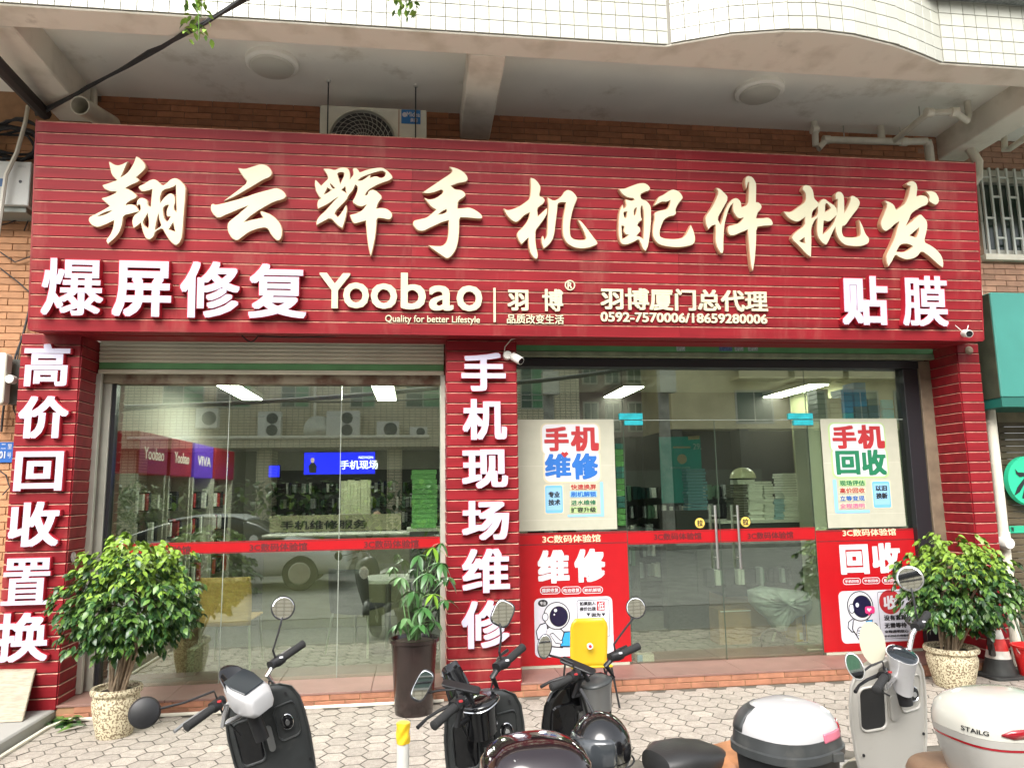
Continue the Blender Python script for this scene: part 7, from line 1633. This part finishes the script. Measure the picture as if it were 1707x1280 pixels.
# black glossy top box on the second scooter
c = PZ(893, 1303, .77); RZ2 = radians(7)
toploft(s2, [('box_base', [(-.16, .8, .8, 0), (-.01, .93, .93, 0)], M['black']), ('box_rim', [(-.009, 1.0, 1.0, 0), (.02, 1.0, 1.0, 0), (.022, .97, .97, 0)], M['black']),
             ('box_lid', [(.023, .97, .97, 0), (.07, .94, .94, 0), (.105, .82, .82, 0), (.128, .62, .62, 0), (.14, .35, .35, 0), (.143, .1, .1, 0), (.1435, .01, .01, 0)], mat('box_black_gloss', (.012, .006, .008), .07, coat=.7))], c, .185, .165, RZ2, 2.8)
mb = MB(); Mx = Matrix.Translation(c) @ Matrix.Rotation(RZ2, 4, 'Z')
add_text(mb, 'yoopoop', lambda u, v, e: Mx @ Vector((u, -.125+v*.6, .089+v*.85+e)), -.10, .04, .0, .025, .001, .001, bold=.01); mb.build('box_text', [M['s_silver']], s2, recalc=False)
# brown seat nose in front of the trunk
for o in [o for o in list(s4.children) if o.name.split('.')[0] == 'seat']: bpy.data.objects.remove(o)
c = PZ(1592, 1290, .60); mb = MB(Matrix.Translation(c) @ Matrix.Rotation(radians(-2), 4, 'Z'))
mb.rings([sring(Vector((0, y, z)), X_, Z_, w, h, 3) for y, z, w, h in ((.20, -.06, .04, .02), (.185, -.045, .085, .045), (.12, -.02, .12, .065), (.0, -.01, .14, .07), (-.15, 0, .15, .07), (-.25, 0, .13, .06))]); mb.build('seat', [M['seat_brown']], s4, smooth=True)
# white trunk of the beige scooter
c = PZ(1670, 1222, .79); RZ4 = radians(4)
toploft(s4, [('trunk_base', [(-.22, .70, .72, 0), (-.16, .80, .80, 0), (-.03, .95, .95, 0), (-.004, .97, .97, 0)], M['s_beige']),
             ('trunk_line', [(-.003, .98, .98, 0), (.004, .98, .98, 0)], M['tail_red']),
             ('trunk_rim', [(.005, .985, .985, 0), (.03, 1.0, 1.0, 0)], M['s_beige']),
             ('trunk_lid', [(.031, 1.0, 1.0, 0), (.06, .995, .995, 0), (.10, .93, .93, 0), (.127, .80, .80, 0), (.145, .58, .58, 0), (.153, .3, .3, 0), (.155, .01, .01, 0)], mat('trunk_white', (.50, .49, .43), .2, coat=.5))], c, .215, .19, RZ4, 2.8)
Mx = Matrix.Translation(c) @ Matrix.Rotation(RZ4, 4, 'Z')
mb = MB(); mb.rings([[Mx @ Vector(((.215*.997+.004)*se(cos(radians(a)), 2.8), (.19*.997+.004)*se(sin(radians(a)), 2.8), .052+(j-.5)*.030*min(1, (a+130)/14)+.0003*(a+130))) for a in range(-128, -20, 6)] for j in (0, 1)], caps=False, closed=False); o = mb.build('light_strip', [M['tail_red']], s4, recalc=False, smooth=True); s_ = o.modifiers.new('s', 'SOLIDIFY'); s_.thickness = .006
p = Mx @ Vector((.03, -.187, -.05)); MB().lathe([(.001, -.012), (.012, -.012), (.019, -.006), (.02, .012), (.001, .012)], p, 20, axis='y').build('lock', [M['black']], s4, smooth=True); MB().lathe([(.001, -.014), (.008, -.014), (.008, -.0125), (.001, -.0125)], p, 12, axis='y').build('lock_core', [M['chrome']], s4)
mb = MB(); add_text(mb, 'STAILG', lambda u, v, e: Mx @ Vector(((.215*.999+.003)*se(cos(radians(174+u*300)), 2.8), (.19*.999+.003)*se(sin(radians(174+u*300)), 2.8), .045+v)), .05, .15, 0, .016, .001, .001, bold=.02); mb.build('trunk_text', [M['txt_k']], s4, recalc=False)
# glossy black helmet hanging from the third scooter
c = PZ(1001, 1243, .70); t = thing('helmet', 'glossy black full helmet with a visor hanging from the cream fronted scooter', 'helmet', c)
mb = MB(); rg = []
for k in range(15):
    a = -pi/2*.8+pi*.9*k/14; rg.append([c+Vector((.122*cos(a)*cos(b), .135*cos(a)*sin(b), .128*sin(a))) for b in [2*pi*i/32 for i in range(32)]])
mb.rings(rg).build('shell', [M['black_gloss']], t, smooth=True, ang=80)
mb = MB(); mb.rings([[c+Vector((.1245*cos(a)*cos(b), .1375*cos(a)*sin(b), .1305*sin(a))) for b in [radians(q) for q in range(165, 290, 8)]] for a in [radians(q) for q in range(-28, 36, 8)]], caps=False, closed=False); o = mb.build('visor', [mat('visor_smoke', (.04, .045, .05), .03, coat=1)], t, recalc=False, smooth=True); s_ = o.modifiers.new('s', 'SOLIDIFY'); s_.thickness = .003
mb = MB(); mb.rings([[c+Vector(((.128+.004*cos(q))*cos(a), (.141+.004*cos(q))*sin(a), -.045+.004*sin(q))) for q in (0, 1.57, 3.14, 4.71)] for a in [2*pi*k/32 for k in range(33)]], caps=False); mb.build('trim', [M['rubber']], t, smooth=True)
MB().tube([c+Vector((-.02, .02, .12)), c+Vector((-.05, .1, .19)), W3 @ Vector((.0, .10, .80))], .006, 6).build('chin_strap', [M['cable']], t)
